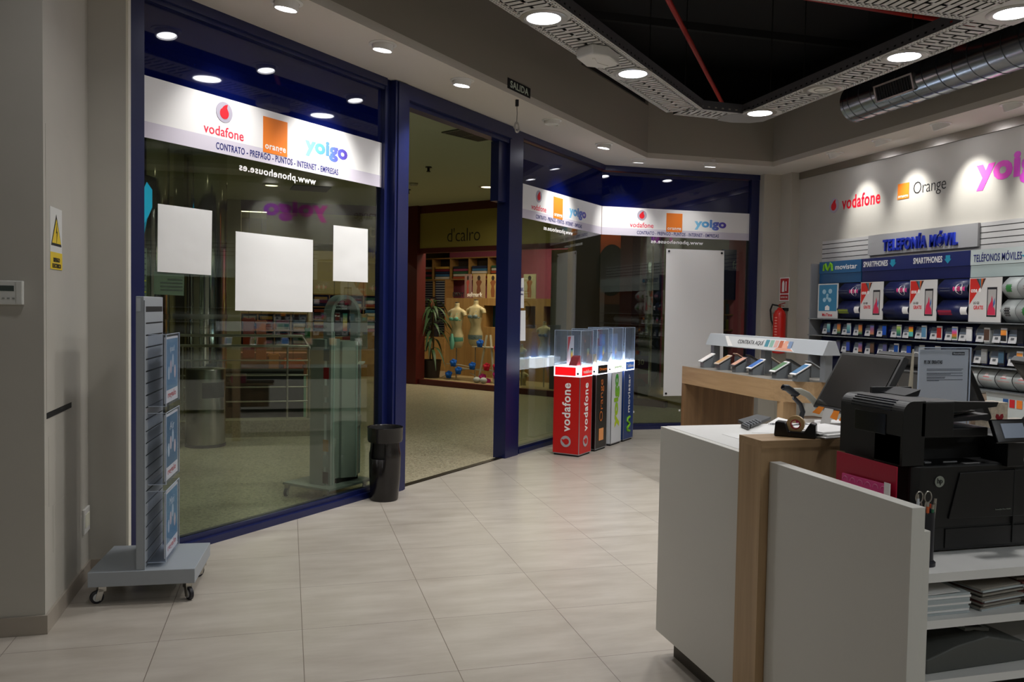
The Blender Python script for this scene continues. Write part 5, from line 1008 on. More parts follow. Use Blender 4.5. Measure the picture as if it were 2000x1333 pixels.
# phones on wedge stands
SCR = ['#d9d3cf', '#b58a5a', '#c89a86', '#4a6fb0', '#5a7a5c', '#3f6a8f']
def table_phone(x, y, flip, scr, label, case='#d8d8d8'):
    m_ = Matrix.Translation((x, y, 1.002)) @ Matrix.Rotation(PI if flip else 0, 4, 'Z')
    t = thing('display_phone', label, 'phone', mtx=m_, group='phones on wedge stands on the oak table')
    obj('wedge_base', B().prism_y([(-.045, 0), (.055, 0), (.055, .10), (-.045, .045)], -.032, .032), M('wedge_acrylic', '#6f7478', .25), t)
    a = Vector((1, 0, .55)).normalized(); n = Vector((-.55, 0, 1)).normalized(); c = Vector((.0, 0, .088))
    hb = obj('handset', B().obox(c, a, (0, 1, 0), n, .078, .037, .005), M('case' + case, case, .3), t, bevel=.003); obj('screen', B().obox(c + n * .0055, a, (0, 1, 0), n, .062, .033, .0006), M('scr' + scr, scr, .15), hb)
LW_ = ['white-screened phone at the far left end of the oak table', 'brown-screened phone, second in the near row on the oak table', 'dark phone with pinkish screen, third in the near row on the oak table', 'white phone with blue screen, fourth in the near row on the oak table', 'white phone with green screen, fifth in the near row on the oak table', 'white phone with blue screen, nearest in the near row on the oak table']
for i, (px, py) in enumerate(((1380, 712), (1412, 716), (1443, 722), (1476, 729), (1522, 736), (1563, 742))):
    r = ray(px, py); y = 3.64 * r.y / r.x; table_phone(3.64, min(y, KY1 - .04), False, SCR[i], LW_[i], ('#d8d8d8', '#c9b8a8', '#3a3a3e', '#e4e4e6', '#e4e4e6', '#e4e4e6')[i])
LR_ = ['rose-backed phone, farthest in the far row of the oak table', 'black phone, second in the far row of the oak table', 'cream phone behind the middle header post', 'black phone between the middle and near header posts', 'grey phone in the far row beside the near header post']
for i, px in enumerate((1448, 1473, 1515, 1553, 1592)):
    r = ray(px, 712); y = 4.0 * r.y / r.x; table_phone(4.0, y, True, '#30302f', LR_[i], ('#c79a86', '#2a2426', '#bfae98', '#22252a', '#9a9d9f')[i])

# ================================================================== SERVICE COUNTER
t = thing('service_counter', 'grey-white laminate service counter with an overhanging front panel', 'counter', (0, 0, 0))
obj('front_panel', B().box(1.571, 1.60, 2.60, 3.30, .1, .999), LAM, t, bevel=.0015)
obj('end_panel', B().box(1.60, 3.6, 3.27, 3.30, .1, .975), LAM, t)
obj('counter_top', B().box(1.60, 3.6, 2.60, 3.30, .975, 1.0), LAMW, t)
obj('kick_board', B().box(1.63, 3.5, 2.62, 3.24, 0, .975), M('kick_dark', '#4a443c', .6), t)
t = thing('oak_divider', 'tall oak divider block between the counter and the low white panel', 'divider', (0, 0, 0))
obj('divider_body', B().box(1.54, 2.62, 2.456, 2.598, 0, 1.045), OAK, t); obj('divider_top', B().box(1.54, 2.62, 2.454, 2.599, 1.045, 1.07), wood('oak_laminate_x', '#9c7f5c', '#bb9c76', 0), t)
t = thing('printer_unit', 'grey-white open shelf unit with a low side panel holding the printer', 'shelf unit', (0, 0, 0))
obj('side_panel', B().box(1.57, 1.612, 1.79, 2.452, 0, 1.0), LAM, t, bevel=.0015); obj('inner_panel', B().box(1.612, 1.649, 1.81, 2.452, 0, .93), LAM, t, bevel=.0015)
for z0, z1 in ((.782, .807), (.655, .678), (.49, .513), (.06, .085)): obj('shelf_board', B().box(1.649, 2.75, 1.83, 2.452, z0, z1), LAMW, t)
obj('back_panel', B().box(1.649, 2.75, 2.446, 2.453, 0, .78), M('unit_back', '#3a352f', .7), t); obj('side_panel', B().box(2.75, 2.78, 1.83, 2.453, 0, .807), LAM, t)

def P3d(px, py, **k):
    r = ray(px, py)
    t_ = k['X'] / r.x if 'X' in k else k['Y'] / r.y if 'Y' in k else (k['Z'] - 1.5) / r.z
    return EYE + r * t_
# printer
PRB = M('printer_black', '#070708', .45); PRG = M('printer_gloss', '#0a090c', .1, spec=.7); PRT = M('printer_tray', '#1d1d20', .45)
YF = 1.985; QF = frame((0, YF, 0), (1, 0, 0))
def fx(px, py): return pg(px, py, QF)
t = thing('office_printer', 'large black multifunction office printer with touch screen on the shelf unit', 'printer', (0, 0, 0))
zd = fx(1800, 910)[1]; xl_ = 1.70; xr__ = 2.20; zb = .807
xb0 = 1.745
dk = B().prism([(xb0, YF + .02), (xb0 + .03, YF), (xr__, YF), (xr__, 2.30), (xb0, 2.30)], zb + .006, zd)
obj('lower_body', dk, PRB, t, bevel=.008)
obj('front_door', B().prism_y([(fx(1873, 930)[0], zd - .025), (xr__ - .03, zd - .02), (xr__ - .03, fx(1960, 1010)[1]), (fx(1850, 1015)[0], fx(1850, 1014)[1])], YF - .006, YF), PRB, t, bevel=.003)
obj('paper_drawer', B().box(fx(1845, 1030)[0], xr__ - .03, YF - .004, YF, zb + .015, fx(1900, 1022)[1] - .012), PRB, t, bevel=.003)
obj('door_seam', B().box(xb0 + .035, xr__, YF - .001, YF, fx(1900, 1022)[1] - .01, fx(1900, 1022)[1] - .007), BLACKM, t)
obj('seam_vertical', B().box(fx(1977, 950)[0], fx(1977, 950)[0] + .003, YF - .0068, YF, zb + .02, zd - .02), BLACKM, t)
cx, cz = fx(1834, 941); rr = .0165
lg = obj('round_badge', B().prism(circ(cx, cz, rr), .001, .003), M('badge_silver', '#9aa096', .3, .4), t); lg.matrix_local = QF
o = text('badge_letters', 'hp', cx, cz, rr * 1.05, rr * 1.25, BLACKM, None, z=.003, bold=.0); o.parent = lg
o = text('model_lettering', 'LaserJet Pro M500', fx(1955, 994)[0], fx(1955, 994)[1], .055, .005, M('badge_silver'), None, z=.007); o.parent = t; o.matrix_local = QF
# scanner and feeder: left housing with a big rounded shoulder
zt = fx(1775, 785)[1]; zs0 = fx(1850, 856)[1]
xs1 = fx(1864, 820)[0]; YB_ = 2.262
hs = B(); rad = .035; pr_ = [(xl_, zd + .0), (xl_, zt - rad)] + [(xl_ + rad - rad * math.cos(a), zt - rad + rad * math.sin(a)) for a in [PI / 2 * i / 8 for i in range(9)]] + [(xl_ + .075, zt), (xl_ + .075, zd)]
hs.prism_y(pr_, YF + .0, YB_); obj('feeder_housing', hs, PRB, t)
obj('feeder_block', B().box(xl_ + .06, xs1, YF, YB_, fx(1800, 856)[1], zt - .002), PRB, t, bevel=.004)
obj('glossy_side', B().box(xl_ - .002, xl_ + .01, YF + .07, YB_ - .07, zd + .08, zt - .045), PRG, t, bevel=.001)
gl = B()
for i in range(5): a = PI / 2 * (i + .5) / 6; gl.box(xl_ + rad - (rad + .001) * math.cos(a) - .002, xl_ + rad - (rad + .001) * math.cos(a) + .004, YF + .05, YB_ - .05, zt - rad + (rad) * math.sin(a) - .002, zt - rad + (rad + .001) * math.sin(a) + .001)
obj('glossy_ribs', gl, M('rib_chrome', '#4a4a50', .15, .8), t)
a0 = fx(1790, 788); a1 = fx(1956, 787); a2 = fx(1952, 796); a3 = fx(1866, 806)
obj('feed_tray', B().prism_y([(xl_ + .09, zt - .001), a1, a2, (xs1, a3[1]), (xs1 - .02, zt - .02)], YF + .01, YF + .03).prism_y([(xl_ + .07, zt - .03), (a1[0] - .06, zt - .03), (a1[0] - .02, zt - .018), (xl_ + .07, zt - .024)], YF + .03, YB_ - .05), PRB, t)
obj('paper_guide', B().prism_y([(fx(1840, 780)[0], zt + .0), (fx(1872, 780)[0], zt + .018), (fx(1868, 780)[0], zt - .002)], YF + .15, YF + .26).box(xl_ + .1, xl_ + .25, YF + .26, YF + .27, zt - .002, zt + .016), PRT, t)
obj('scanner_bed', B().box(xl_ + .05, fx(1936, 840)[0], YF + .01, 2.30, fx(1850, 857)[1], fx(1850, 838)[1]), PRB, t, bevel=.004)
q1, q2, q3 = fx(1862, 822), fx(1942, 812), fx(1942, 822)
obj('document_tray', B().prism_y([(q1[0], q1[1]), (q2[0], q2[1] + .002), (q2[0], q3[1]), (q1[0], q1[1] - .008)], YF + .02, YB_ - .02), PRT, t)
obj('tray_paper', B().prism_y([(q1[0] + .004, q1[1] + .004), (q2[0] - .01, q2[1] + .008), (q2[0] - .012, q2[1] + .004), (q1[0], q1[1])], YF + .06, YB_ - .05), M('tray_grey', '#55544f', .5), t)
obj('output_recess', B().box(fx(1805, 880)[0], xr__, YF + .09, 2.30, zd, fx(1850, 860)[1]), BLACKM, t); obj('front_column', B().box(xl_, fx(1786, 880)[0], YF + .005, YF + .12, zd - .002, zs0 + .01), PRB, t, bevel=.004)
obj('deck_button', B().box(fx(1822, 904)[0], fx(1834, 904)[0], YF + .03, YF + .045, zd, zd + .003), M('trim_light', '#8a8a8c', .4), t); obj('deck_trim', B().box(fx(1858, 904)[0], fx(1885, 904)[0], YF + .03, YF + .034, zd, zd + .003), M('trim_light', '#8a8a8c', .4), t)
# touch panel
c = P3d(1972, 843, Y=YF - .035); ax_ = Vector((1, 0, 0)); tl = Vector((0, .45, 1)).normalized(); nn = ax_.cross(tl)
obj('panel_arm', B().box(fx(1958, 880)[0], fx(1990, 880)[0], YF - .02, YF + .08, zd - .01, fx(1950, 862)[1] + .01), PRB, t, bevel=.003)
tp = obj('touch_panel', B().obox(c, ax_, tl, nn, .062, .036, .006), PRG, t, bevel=.004)
obj('touch_screen', B().obox(c + nn * .0066 + Vector((.008, 0, 0)), ax_, tl, nn, .040, .022, .0008), M('screen_pale', '#77808f', .12, emit=.12), tp)

# folder, envelope, pens
ys = [P3d(px, py, X=1.69) for px, py in ((1635, 881), (1752, 913), (1747, 968), (1622, 932))]
fo = B(); q = [Vector((1.668, v.y, v.z)) for v in ys]; lo = [Vector((1.665, q[3].y, .807)), Vector((1.665, q[2].y, .807))]
q = [P3d(1635, 881, X=1.668), P3d(1752, 913, X=1.668)]
fo.box(1.666, 1.670, q[1].y, q[0].y, .8075, .8075 + .01)
fo2 = B().prism([(q[1].y, .8078), (q[0].y + .0, .8078), (q[0].y, q[0].z), (q[1].y, q[1].z)], 0, .004).xf(Matrix(((0, 0, 1, 1.667), (1, 0, 0, 0), (0, 1, 0, 0), (0, 0, 0, 1))))
tag(obj('red_folder', fo2, M('folder_crimson', '#a8002e', .45)), 'crimson folder standing between the low white panel and the printer', 'folder')
q = [P3d(1646, 924, X=1.656), P3d(1735, 948, X=1.656)]
en = B().prism([(q[1].y, .8078), (q[0].y + .02, .8078), (q[0].y, q[0].z), (q[1].y, q[1].z)], 0, .005).xf(Matrix(((0, 0, 1, 1.654), (1, 0, 0, 0), (0, 1, 0, 0), (0, 0, 0, 1))))
en_o = tag(obj('pink_notebook', en, M('notebook_pink', '#e0468c', .5)), 'pink notebook with an embossed scallop pattern in front of the crimson folder', 'notebook')
for i in range(6):
    y = q[0].y - (q[0].y - q[1].y) * (i + .5) / 6; z = q[0].z + (q[1].z - q[0].z) * (i + .5) / 6 - .018
    obj('scallop', B().tube([(1.6535, y + .012 * math.cos(a), z + .011 * math.sin(a)) for a in [PI * k / 6 for k in range(7)]], .0012, 5), M('notebook_light', '#f08ab8', .5), en_o)
tag(obj('white_card', B().box(1.6515, 1.6535, q[1].y - .012, q[1].y + .012, .8078, q[1].z + .006), WHITE), 'small white card at the near end of the pink notebook', 'card')
cpx, cpy = 1.715, 1.905
t = thing('pen_holder', 'tall narrow black pen holder on the shelf beside the white panel', 'pen holder', (cpx, cpy, .8072)); obj('cup', B().lathe([(.030, 0), (.030, .010), (.024, .016), (.0245, .15), (.0225, .15), (.022, .02)], 28), M('cup_navy', '#15161f', .4), t)
PEN = [((-.013, .004), '#c9ced6', .175, 'grey capped pen sticking out highest on the left of the holder'), ((.004, -.012), '#1f6a4a', .150, 'green pen in the black holder'), ((.013, -.007), '#8a8678', .165, 'grey-tipped marker in the black holder'), ((.014, .006), '#1a2452', .145, 'navy highlighter with an orange ring in the black holder'), ((-.006, -.012), '#c65a2a', .158, 'orange pencil in the black holder')]
for (dx, dy), c, hh, n_ in PEN:
    p = thing('pen', n_, 'pen', (cpx + dx, cpy + dy, .8072 + .022)); obj('barrel', B().tube([(0, 0, 0), (dx * .6, dy * .6, hh - .012)], .0042, 10), M('pen' + c, c, .35), p); obj('pen_cap', B().tube([(dx * .6, dy * .6, hh - .012), (dx * .66, dy * .66, hh)], .0036, 10), M('ring_orange', '#e0562a', .4) if 'ring' in n_ else STEEL, p)
t = thing('scissors', 'steel-handled scissors standing in the black pen holder', 'scissors', (cpx - .002, cpy + .006, .8072 + .03))
for s_ in (-1, 1):
    cx_ = s_ * .0135; obj('finger_ring', B().tube([(cx_ + .0115 * math.cos(a), -.001 * s_, .158 + .0155 * math.sin(a)) for a in [2 * PI * k / 20 for k in range(21)]], .0019, 8), STEEL, t); obj('blade', B().tube([(cx_ * .6, 0, .145), (0, 0, .10), (-cx_ * .15, 0, .0)], [.002, .003, .0015], 8), STEEL, t)
# shelves below: papers, magazines, machine
def stack(name, label, x, y, z, w_, d_, n, hh, mats, cat='papers', rz=0, jit=.008):
    t = thing(name, label, cat, (x, y, z), rz)
    for i in range(n):
        j = lambda: (random.random() - .5) * jit; a, b2 = j(), j(); obj('sheet_bundle', B().box(-w_ / 2 + a, w_ / 2 + a, -d_ / 2 + b2, d_ / 2 + b2, i * hh, (i + .93) * hh), mats[i % len(mats)], t)
    return t
PPR = M('paper_blueish', '#aab2b4', .8); MG1 = M('magazine_dark', '#3a3530', .6); MG2 = M('magazine_pale', '#8a857c', .6); MG3 = M('magazine_red', '#5a2a26', .6)
stack('paper_stack', 'tall stack of pale copy paper on the middle shelf', 1.75, 2.0, .6785, .17, .28, 9, .0062, [PPR, PAPER, PPR])
o = obj('loose_sheet', B().sheet([[(x, y, .7375 + .035 * max(0, (x - 1.70)) + .02 * (y - 1.86)) for x in (1.66, 1.72, 1.80)] for y in (1.86, 1.95, 2.1)]), PAPER, None, solid=.0015); tag(o, 'crooked white sheet lying on the copy paper stack', 'paper')
stack('magazine_pile', 'untidy pile of dark magazines on the middle shelf', 1.93, 1.99, .6785, .17, .25, 12, .0055, [PPR, MG2, MG1, MG2, MG3], 'magazines', .15, .02)
stack('magazine_pile', 'second slanting pile of magazines farther right on the middle shelf', 2.14, 2.0, .6785, .19, .26, 14, .0058, [MG1, MG3, MG2, MG1, PPR], 'magazines', -.1, .025)
t = thing('label_machine', 'low grey office machine with a small dark display on the bottom shelf', 'office machine', (1.86, 2.02, .5135), .05)
obj('machine_body', B().prism_y([(-.17, 0), (.2, 0), (.2, .05), (.05, .085), (-.06, .07), (-.17, .04)], -.15, .12), M('machine_grey', '#4c4e4b', .5), t, bevel=.006); obj('display_frame', B().obox((.06, -.06, .084), (1, 0, -.1), (0, 1, 0), (.1, 0, 1), .045, .04, .004), M('machine_pale', '#8c8f8c', .5), t); obj('display', B().obox((.06, -.06, .0885), (1, 0, -.1), (0, 1, 0), (.1, 0, 1), .03, .028, .001), BLACKM, t)

# things on the counter top and on the oak divider
t = thing('tape_dispenser', 'black desk tape dispenser with a clear roll on the oak divider', 'tape dispenser', (1.713, 2.520, 1.0705), math.radians(-42)); BG = M('dispenser_black', '#0c0a0d', .3)
obj('dispenser_body', B().prism_y([(-.07, 0), (.07, 0), (.068, .05), (.05, .055), (.03, .02), (-.02, .02), (-.03, .05), (-.066, .052)], -.024, .024), BG, t, bevel=.005)
wm = Matrix.Translation((.0, 0, .044)) @ Matrix.Rotation(PI / 2, 4, 'X'); obj('tape_roll', B().lathe([(.017, -.01), (.030, -.01), (.030, .01), (.017, .01), (.017, -.01)], 36, caps=False).xf(wm), M('tape_amber', '#c9a878', .25), t); obj('tape_core', B().lathe([(.0172, -.0102), (.0135, -.0102), (.0135, .0102), (.0172, .0102)], 36, caps=False).xf(wm), M('core_red', '#b3202a', .4), t)
YS = 2.80; DKB = M('scanner_dark', '#1f2329', .4); SGY = M('scanner_grey', '#a9a79b', .45)
def sp3(px, py, dy=0): return P3d(px, py, Y=YS + dy)
t = thing('barcode_scanner', 'grey handheld barcode scanner hooked on its black curved stand', 'barcode scanner', (0, 0, 0))
bpt = P3d(1568, 836, Z=1.0); base = Vector((bpt.x, bpt.y, 1.0)); YS = base.y
obj('scanner_foot', B().lathe([(.055, 0), (.055, .006), (.03, .014), (.012, .02)], 28).xf(Matrix.Translation(base + Vector((0, 0, .0003)))), DKB, t)
obj('stand_neck', B().tube([base + Vector((0, 0, .01)), sp3(1563, 820), sp3(1568, 805), sp3(1563, 790), sp3(1550, 777)], [.012, .012, .011, .010, .009], 12), DKB, t)
obj('scanner_head', B().tube([sp3(1529, 757), sp3(1537, 758), sp3(1545, 764), sp3(1556, 770)], [.013, .015, .016, .013], 14), DKB, t); obj('scan_window', B().tube([sp3(1528.5, 756), sp3(1530, 757)], .011, 14), BLACKG, t)
obj('handle', B().tube([sp3(1548, 763), sp3(1562, 764), sp3(1577, 771), sp3(1590, 784), sp3(1599, 800)], [.011, .013, .014, .014, .013], 14), SGY, t); obj('trigger', B().tube([sp3(1546, 772), sp3(1556, 773), sp3(1561, 769)], .006, 8), DKB, t)
def flat(name, label, px4, z, th, mat, cat, bevel=0): # thin thing lying on a surface, its four corners seen at these pixels
    q = [P3d(px, py, Z=z) for px, py in px4]; return tag(obj(name, B().prism([(v.x, v.y) for v in q], z + .0004, z + th), mat, None, None, bevel=bevel), label, cat)
c = flat('desk_phone', 'dark grey desk telephone keypad lying on the counter top', ((1441, 826), (1478, 815), (1506, 821), (1466, 838)), 1.0, .014, M('keypad_dark', '#33363a', .4), 'desk phone', .003)
kb = B(); o_ = P3d(1450, 829, Z=1.014); e1 = P3d(1482, 820, Z=1.014) - o_; e2 = P3d(1462, 835, Z=1.014) - o_
for i in range(5):
    for j in range(3): p = o_ + e1 * (.08 + .18 * i) + e2 * (.1 + .32 * j); kb.obox(p + Vector((0, 0, .003)), e1, e2, (0, 0, 1), .007, .012, .003)
obj('keys', kb, M('key_grey', '#6b6f74', .5), c); flat('dark_receiver', 'black receiver lying in front of the desk telephone keypad', ((1447, 836), (1452, 832), (1466, 837), (1461, 842)), 1.0, .016, BLACK, 'desk phone', .004)
sh_ = flat('printed_sheet', 'white sheet with a round grey printed drawing beside the keypad', ((1468, 846), (1520, 816), (1548, 823), (1535, 848)), 1.0, .0012, PAPER, 'paper'); q = P3d(1513, 829, Z=1.0012)
for r_ in (.03, .02, .011): obj('printed_ring', B().tube([(q.x + r_ * math.cos(a), q.y + r_ * .8 * math.sin(a), 1.0014) for a in [2 * PI * k / 20 for k in range(21)]], .0012, 4), M('ink_grey'), sh_)
flat('loose_sheet', 'white sheet at the counter edge next to the oak divider', ((1410, 849), (1440, 846), (1520, 852), (1470, 866)), 1.0, .0012, PAPER, 'paper')
stack('paper_stack', 'fanned pile of white papers at the right end of the oak divider', 1.86, 2.56, 1.0705, .20, .16, 6, .0035, [PAPER, WHITE], 'papers', .25, .03)
flat('white_box', 'flat white box lying behind the fanned papers', ((1590, 842), (1700, 838), (1700, 832), (1590, 834)), 1.0, .03, WHITE, 'box')
# monitors
def monitor(name, label, c4, foot, stand_z=1.0, face=BLACKG, th=.028, bez=.016, bezel_m=BLACK):
    TL, TR, BR, BL = c4; ax_ = ((TR - TL) + (BR - BL)).normalized(); up = ((TL - BL) + (TR - BR)).normalized(); n = ax_.cross(up).normalized(); up = n.cross(ax_)
    c = (TL + TR + BR + BL) / 4; w2 = ((TR - TL).length + (BR - BL).length) / 4; h2 = ((TL - BL).length + (TR - BR).length) / 4
    t = thing(name, label, 'monitor', foot)
    f_ = Vector(foot)
    hs = obj('monitor_housing', B().obox(c - n * th / 2 - f_, ax_, up, n, w2, h2, th / 2), bezel_m, t, bevel=.004); obj('screen', B().obox(c + n * .0012 - f_, ax_, up, n, w2 - bez, h2 - bez, .0012), face, hs)
    obj('back_bulge', B().obox(c - n * (th + .015) - f_, ax_, up, n, w2 * .6, h2 * .6, .02), bezel_m, t, bevel=.01)
    obj('monitor_neck', B().tube([c - n * (th + .02) - f_ - up * h2 * .4, Vector((0, 0, .015))], .02, 12), bezel_m, t); obj('monitor_foot', B().lathe([(.09, .0005), (.09, .008), (.03, .018)], 32), bezel_m, t); return t, (c, ax_, up, n, w2, h2)
SCRN = M('screen_off', '#24221f', .18, spec=.6)
m1, g1 = monitor('computer_monitor', 'black monitor with orange notes on its lower edge, facing the shop floor', (P3d(1640, 685, X=2.36), P3d(1760, 699, X=2.36), P3d(1712, 815, X=2.22), P3d(1592, 797, X=2.22)), (2.36, 2.95, 1.0), face=SCRN)
m2, g2 = monitor('computer_monitor', 'black monitor seen from behind between the first monitor and the notice', (Vector((2.62, 2.72, 1.338)), Vector((2.62, 3.22, 1.338)), Vector((2.76, 3.22, 1.09)), Vector((2.76, 2.72, 1.09))), (2.60, 2.98, 1.0), face=SCRN)
m3, g3 = monitor('computer_monitor', 'black monitor cut off by the right edge of the picture', (P3d(1984, 706, X=2.72), P3d(2120, 725, X=2.72), P3d(2140, 790, X=2.84), P3d(2004, 768, X=2.84)), (2.86, 2.72, 1.0), face=M('screen_dim', '#3a3e42', .18))
ORN = M('sticky_orange', '#f08a1e', .7)
def note(name, label, px4, X, mat, cat='sticky note'):
    q = [P3d(px, py, X=X) for px, py in px4]; b = B().poly(q); return tag(obj(name, b, mat, None, None, solid=.0006), label, cat)
note('sticky_note', 'orange sticky note at the left end of the monitor edge', ((1599, 794), (1610, 796), (1600, 810), (1586, 806)), 2.205, ORN)
note('sticky_note', 'orange sticky note in the middle of the monitor edge', ((1629, 802), (1640, 804), (1634, 822), (1621, 816)), 2.205, ORN)
note('sticky_note', 'orange sticky note half hidden by the printer', ((1641, 816), (1650, 817), (1647, 824), (1638, 822)), 2.205, ORN)
note('paper_slip', 'long white slip hanging from the monitor edge between the orange notes', ((1611, 797), (1628, 800), (1622, 828), (1602, 828)), 2.208, M('slip_white', '#d4d2d0', .7), 'paper slip')
# errata notice in an upright holder
NY = 2.66; NP = frame((0, NY, 0), (1, 0, 0)); a = pg(1794, 683, NP); b = pg(1890, 684, NP); x0, x1, z1 = a[0], b[0], a[1]
t = thing('notice_holder', 'upright acrylic holder with the printed FE DE ERRATAS notice', 'notice', (0, 0, 0))
obj('notice_sheet', B().box(x0, x1, NY - .005, NY - .001, 1.004, z1), M('notice_paper', '#dcdfe0', .6), t); obj('holder_foot', B().box(x0 - .005, x1 + .005, NY - .03, NY + .06, 1.0005, 1.004), ACR, t)
obj('holder_pane', B().box(x0 - .006, x1 + .006, NY - .011, NY - .008, 1.004, z1 + .008), glass('holder_acrylic', '#f2f4f8', 0.35, alpha=0.03, acol='#dfe8f4'), t); obj('holder_edge', B().box(x0 - .007, x1 + .007, NY - .0115, NY - .0075, z1 + .006, z1 + .009).box(x0 - .007, x0 - .004, NY - .0115, NY - .0075, 1.004, z1 + .008).box(x1 + .004, x1 + .007, NY - .0115, NY - .0075, 1.004, z1 + .008), ACE, t)
obj('rear_sheet', B().prism_y([(x0 - .04, 1.004), (x0 - .002, 1.004), (x0 - .002, z1), (x0 - .008, z1)], NY + .02, NY + .023), M('card_cream', '#b3ab98', .7), t)
def nt_(nm, s_, pa, pb, y0, y1, m_, **k):
    A, C_ = pg(pa, y0, NP), pg(pb, y1, NP); o = text(nm, s_, (A[0] + C_[0]) / 2, (A[1] + C_[1]) / 2, C_[0] - A[0], abs(A[1] - C_[1]), m_, None, z=.0052, **k); o.parent = t; o.matrix_local = NP; return o
nt_('notice_title', 'FE DE ERRATAS', 1803, 1838, 704, 711, BLACKM, bold=.02)
A, C_ = pg(1858, 688, NP), pg(1882, 694, NP); o = page('logo_box', rect(A[0], C_[1], C_[0], A[1]), BLACKM, t, .0052, .0004); o.matrix_local = NP; nt_('logo_word', 'PhoneHouse', 1860, 1881, 689.5, 692.5, WHITE)
for y0, x_ in ((721, 1879), (723.5, 1876), (729, 1878), (731, 1855), (734, 1878), (737, 1844), (739, 1843), (742, 1878), (744, 1832)):
    A, C_ = pg(1808, y0, NP), pg(x_, y0, NP); o = page('text_line', rect(A[0], A[1] - .0016, C_[0], A[1] + .0006), M('line_ink', '#5c5f62', .8), t, .0052, .0003); o.matrix_local = NP
# small things at the right end of the counter
q = P3d(1903, 792, Y=2.86); cal = thing('desk_calendar', 'small spiral desk calendar right of the notice', 'calendar', (q.x, 2.86, 1.0))
zc_ = P3d(1903, 769, Y=2.86).z - 1.0; obj('calendar_stand', B().prism_y([(-.045, .0005), (.055, .0005), (.03, zc_), (-.04, zc_)], -.03, .03), M('calendar_cream', '#cdb8a4', .7), cal); obj('calendar_spiral', B().tube([(-.04, -.025, zc_ + .003), (.03, -.025, zc_ + .003)], .004, 6), STEEL, cal); obj('calendar_band', B().box(-.041, .036, -.032, -.03, zc_ * .62, zc_ * .75), M('band_orange', '#b8562a', .6), cal)
q = P3d(1952, 812, Y=2.72); zt_ = P3d(1952, 787, Y=2.72).z
o = tag(obj('gift_box', B().box(-.042, .042, -.04, .04, .0005, zt_ - 1.0), M('box_cream_print', '#c9bca8', .6, noise=.2, nscale=60), None, Matrix.Translation((q.x, 2.76, 1.0)), bevel=.002), 'cream cardboard box with a dark red heart behind the printer screen', 'box')
hh = zt_ - 1.0; obj('heart', B().prism_y([(.0, hh * .42), (.02, hh * .62), (.016, hh * .7), (.006, hh * .69), (.0, hh * .62), (-.006, hh * .69), (-.016, hh * .7), (-.02, hh * .62)], -.0415, -.04), M('heart_red', '#8a1a24', .5), o)
q = P3d(1979, 812, Y=2.8); tag(obj('card_tray', B().box(-.045, .05, -.03, .03, .0005, .075), M('tray_beige', '#a8a196', .5), None, Matrix.Translation((q.x, 2.8, 1.0)), bevel=.002), 'grey-beige card tray right of the heart box', 'tray')

# ================================================================== PHONE WALL (right)
RW = frame((XR, 0, 0), (0, -1, 0))
def rbox(px0, px1, X):   # horizontal extent on the wall page between two pixels at depth X
    f_ = lambda px: -(ray(px, 600).y * X / ray(px, 600).x); return f_(px0), f_(px1)
t = thing('wall_logo', 'red and white round carrier logo with red word high on the right wall', 'wall logo', mtx=RW)
a = pg(1629.5, 395, RW); comma_mark(t, a[0], 2.795, .088, z=.002); x0 = pg(1645, 390, RW)[0]; x1 = pg(1720, 375, RW)[0]; text('logo_word', 'vodafone', (x0 + x1) / 2, 2.805, x1 - x0, .155, M('logo_red', '#e60026', .5), t, z=.001, bold=.018)
t = thing('wall_logo', 'orange square with thin black word high on the right wall', 'wall logo', mtx=RW); a = pg(1754, 375, RW)[0]; b = pg(1776, 370, RW)[0]; square_mark(t, (a + b) / 2, 2.815, b - a, .165, z=.002)
a = pg(1784, 379, RW)[0]; b = pg(1848, 360, RW)[0]; text('logo_word', 'Orange', (a + b) / 2, 2.805, b - a, .165, M('logo_black', '#1a1818', .6), t, z=.001, bold=-.01)
t = thing('wall_logo', 'pink to violet rounded word at the right edge of the wall', 'wall logo', mtx=RW); a = pg(1907, 345, RW)[0]; text('logo_word', 'yoigo', a + .44, 2.835, .88, .30, YOIP, t, z=.001, bold=.045, sp=1.04)
# fixture
SLAT = M('slat_grey', '#c6c5c3', .4); SLD = M('slat_gap', '#2a2826', .7); FIX = M('fixture_dark', '#1f2124', .5); NAVY = M('riser_navy', '#101a4c', .4); RISG = M('riser_grey', '#aeb3b2', .4)
t = thing('slat_wall', 'grey slatted wall panel with thin dark grooves below the carrier logos', 'slat panel', (0, 0, 0)); Y0, Y1 = 3.6, 8.73
obj('slat_board', B().box(6.225, 6.279, Y0, Y1, 2.10, 2.375), SLAT, t)
gr = B()
for z in (2.335, 2.28, 2.225, 2.17): gr.box(6.2245, 6.226, Y0, Y1, z - .004, z + .004)
obj('slat_grooves', gr, SLD, t)
a, b = rbox(1692, 1905, 6.20); t = thing('section_sign', 'blue raised TELEFONÍA MÓVIL letters on a grey plate', 'sign', mtx=frame((6.195, 0, 0), (0, -1, 0))); obj('sign_plate', B().prism(rect(a, 2.155, b, 2.375), -.028, 0), M('plate_grey', '#a5a5a6', .35), t)
a, b = rbox(1722, 1866, 6.19); text('sign_letters', 'TELEFONÍA MÓVIL', (a + b) / 2, 2.262, b - a, .155, M('letter_blue', '#0f2aa0', .4), t, z=.002, bold=.035, dep=.02)
fx_ = thing('phone_wall_fixture', 'dark multi-row wall fixture carrying the phone displays', 'wall fixture', (0, 0, 0))
obj('back_board', B().box(6.20, 6.279, 3.6, 8.66, .45, 2.10), FIX, fx_); obj('base_cabinet', B().box(6.0, 6.279, 3.6, 8.66, .05, .45), LAM, fx_)
obj('end_cheek', B().box(6.03, 6.2, 8.655, 8.67, .45, 2.1), M('cheek_grey', '#8f9194', .4), fx_)
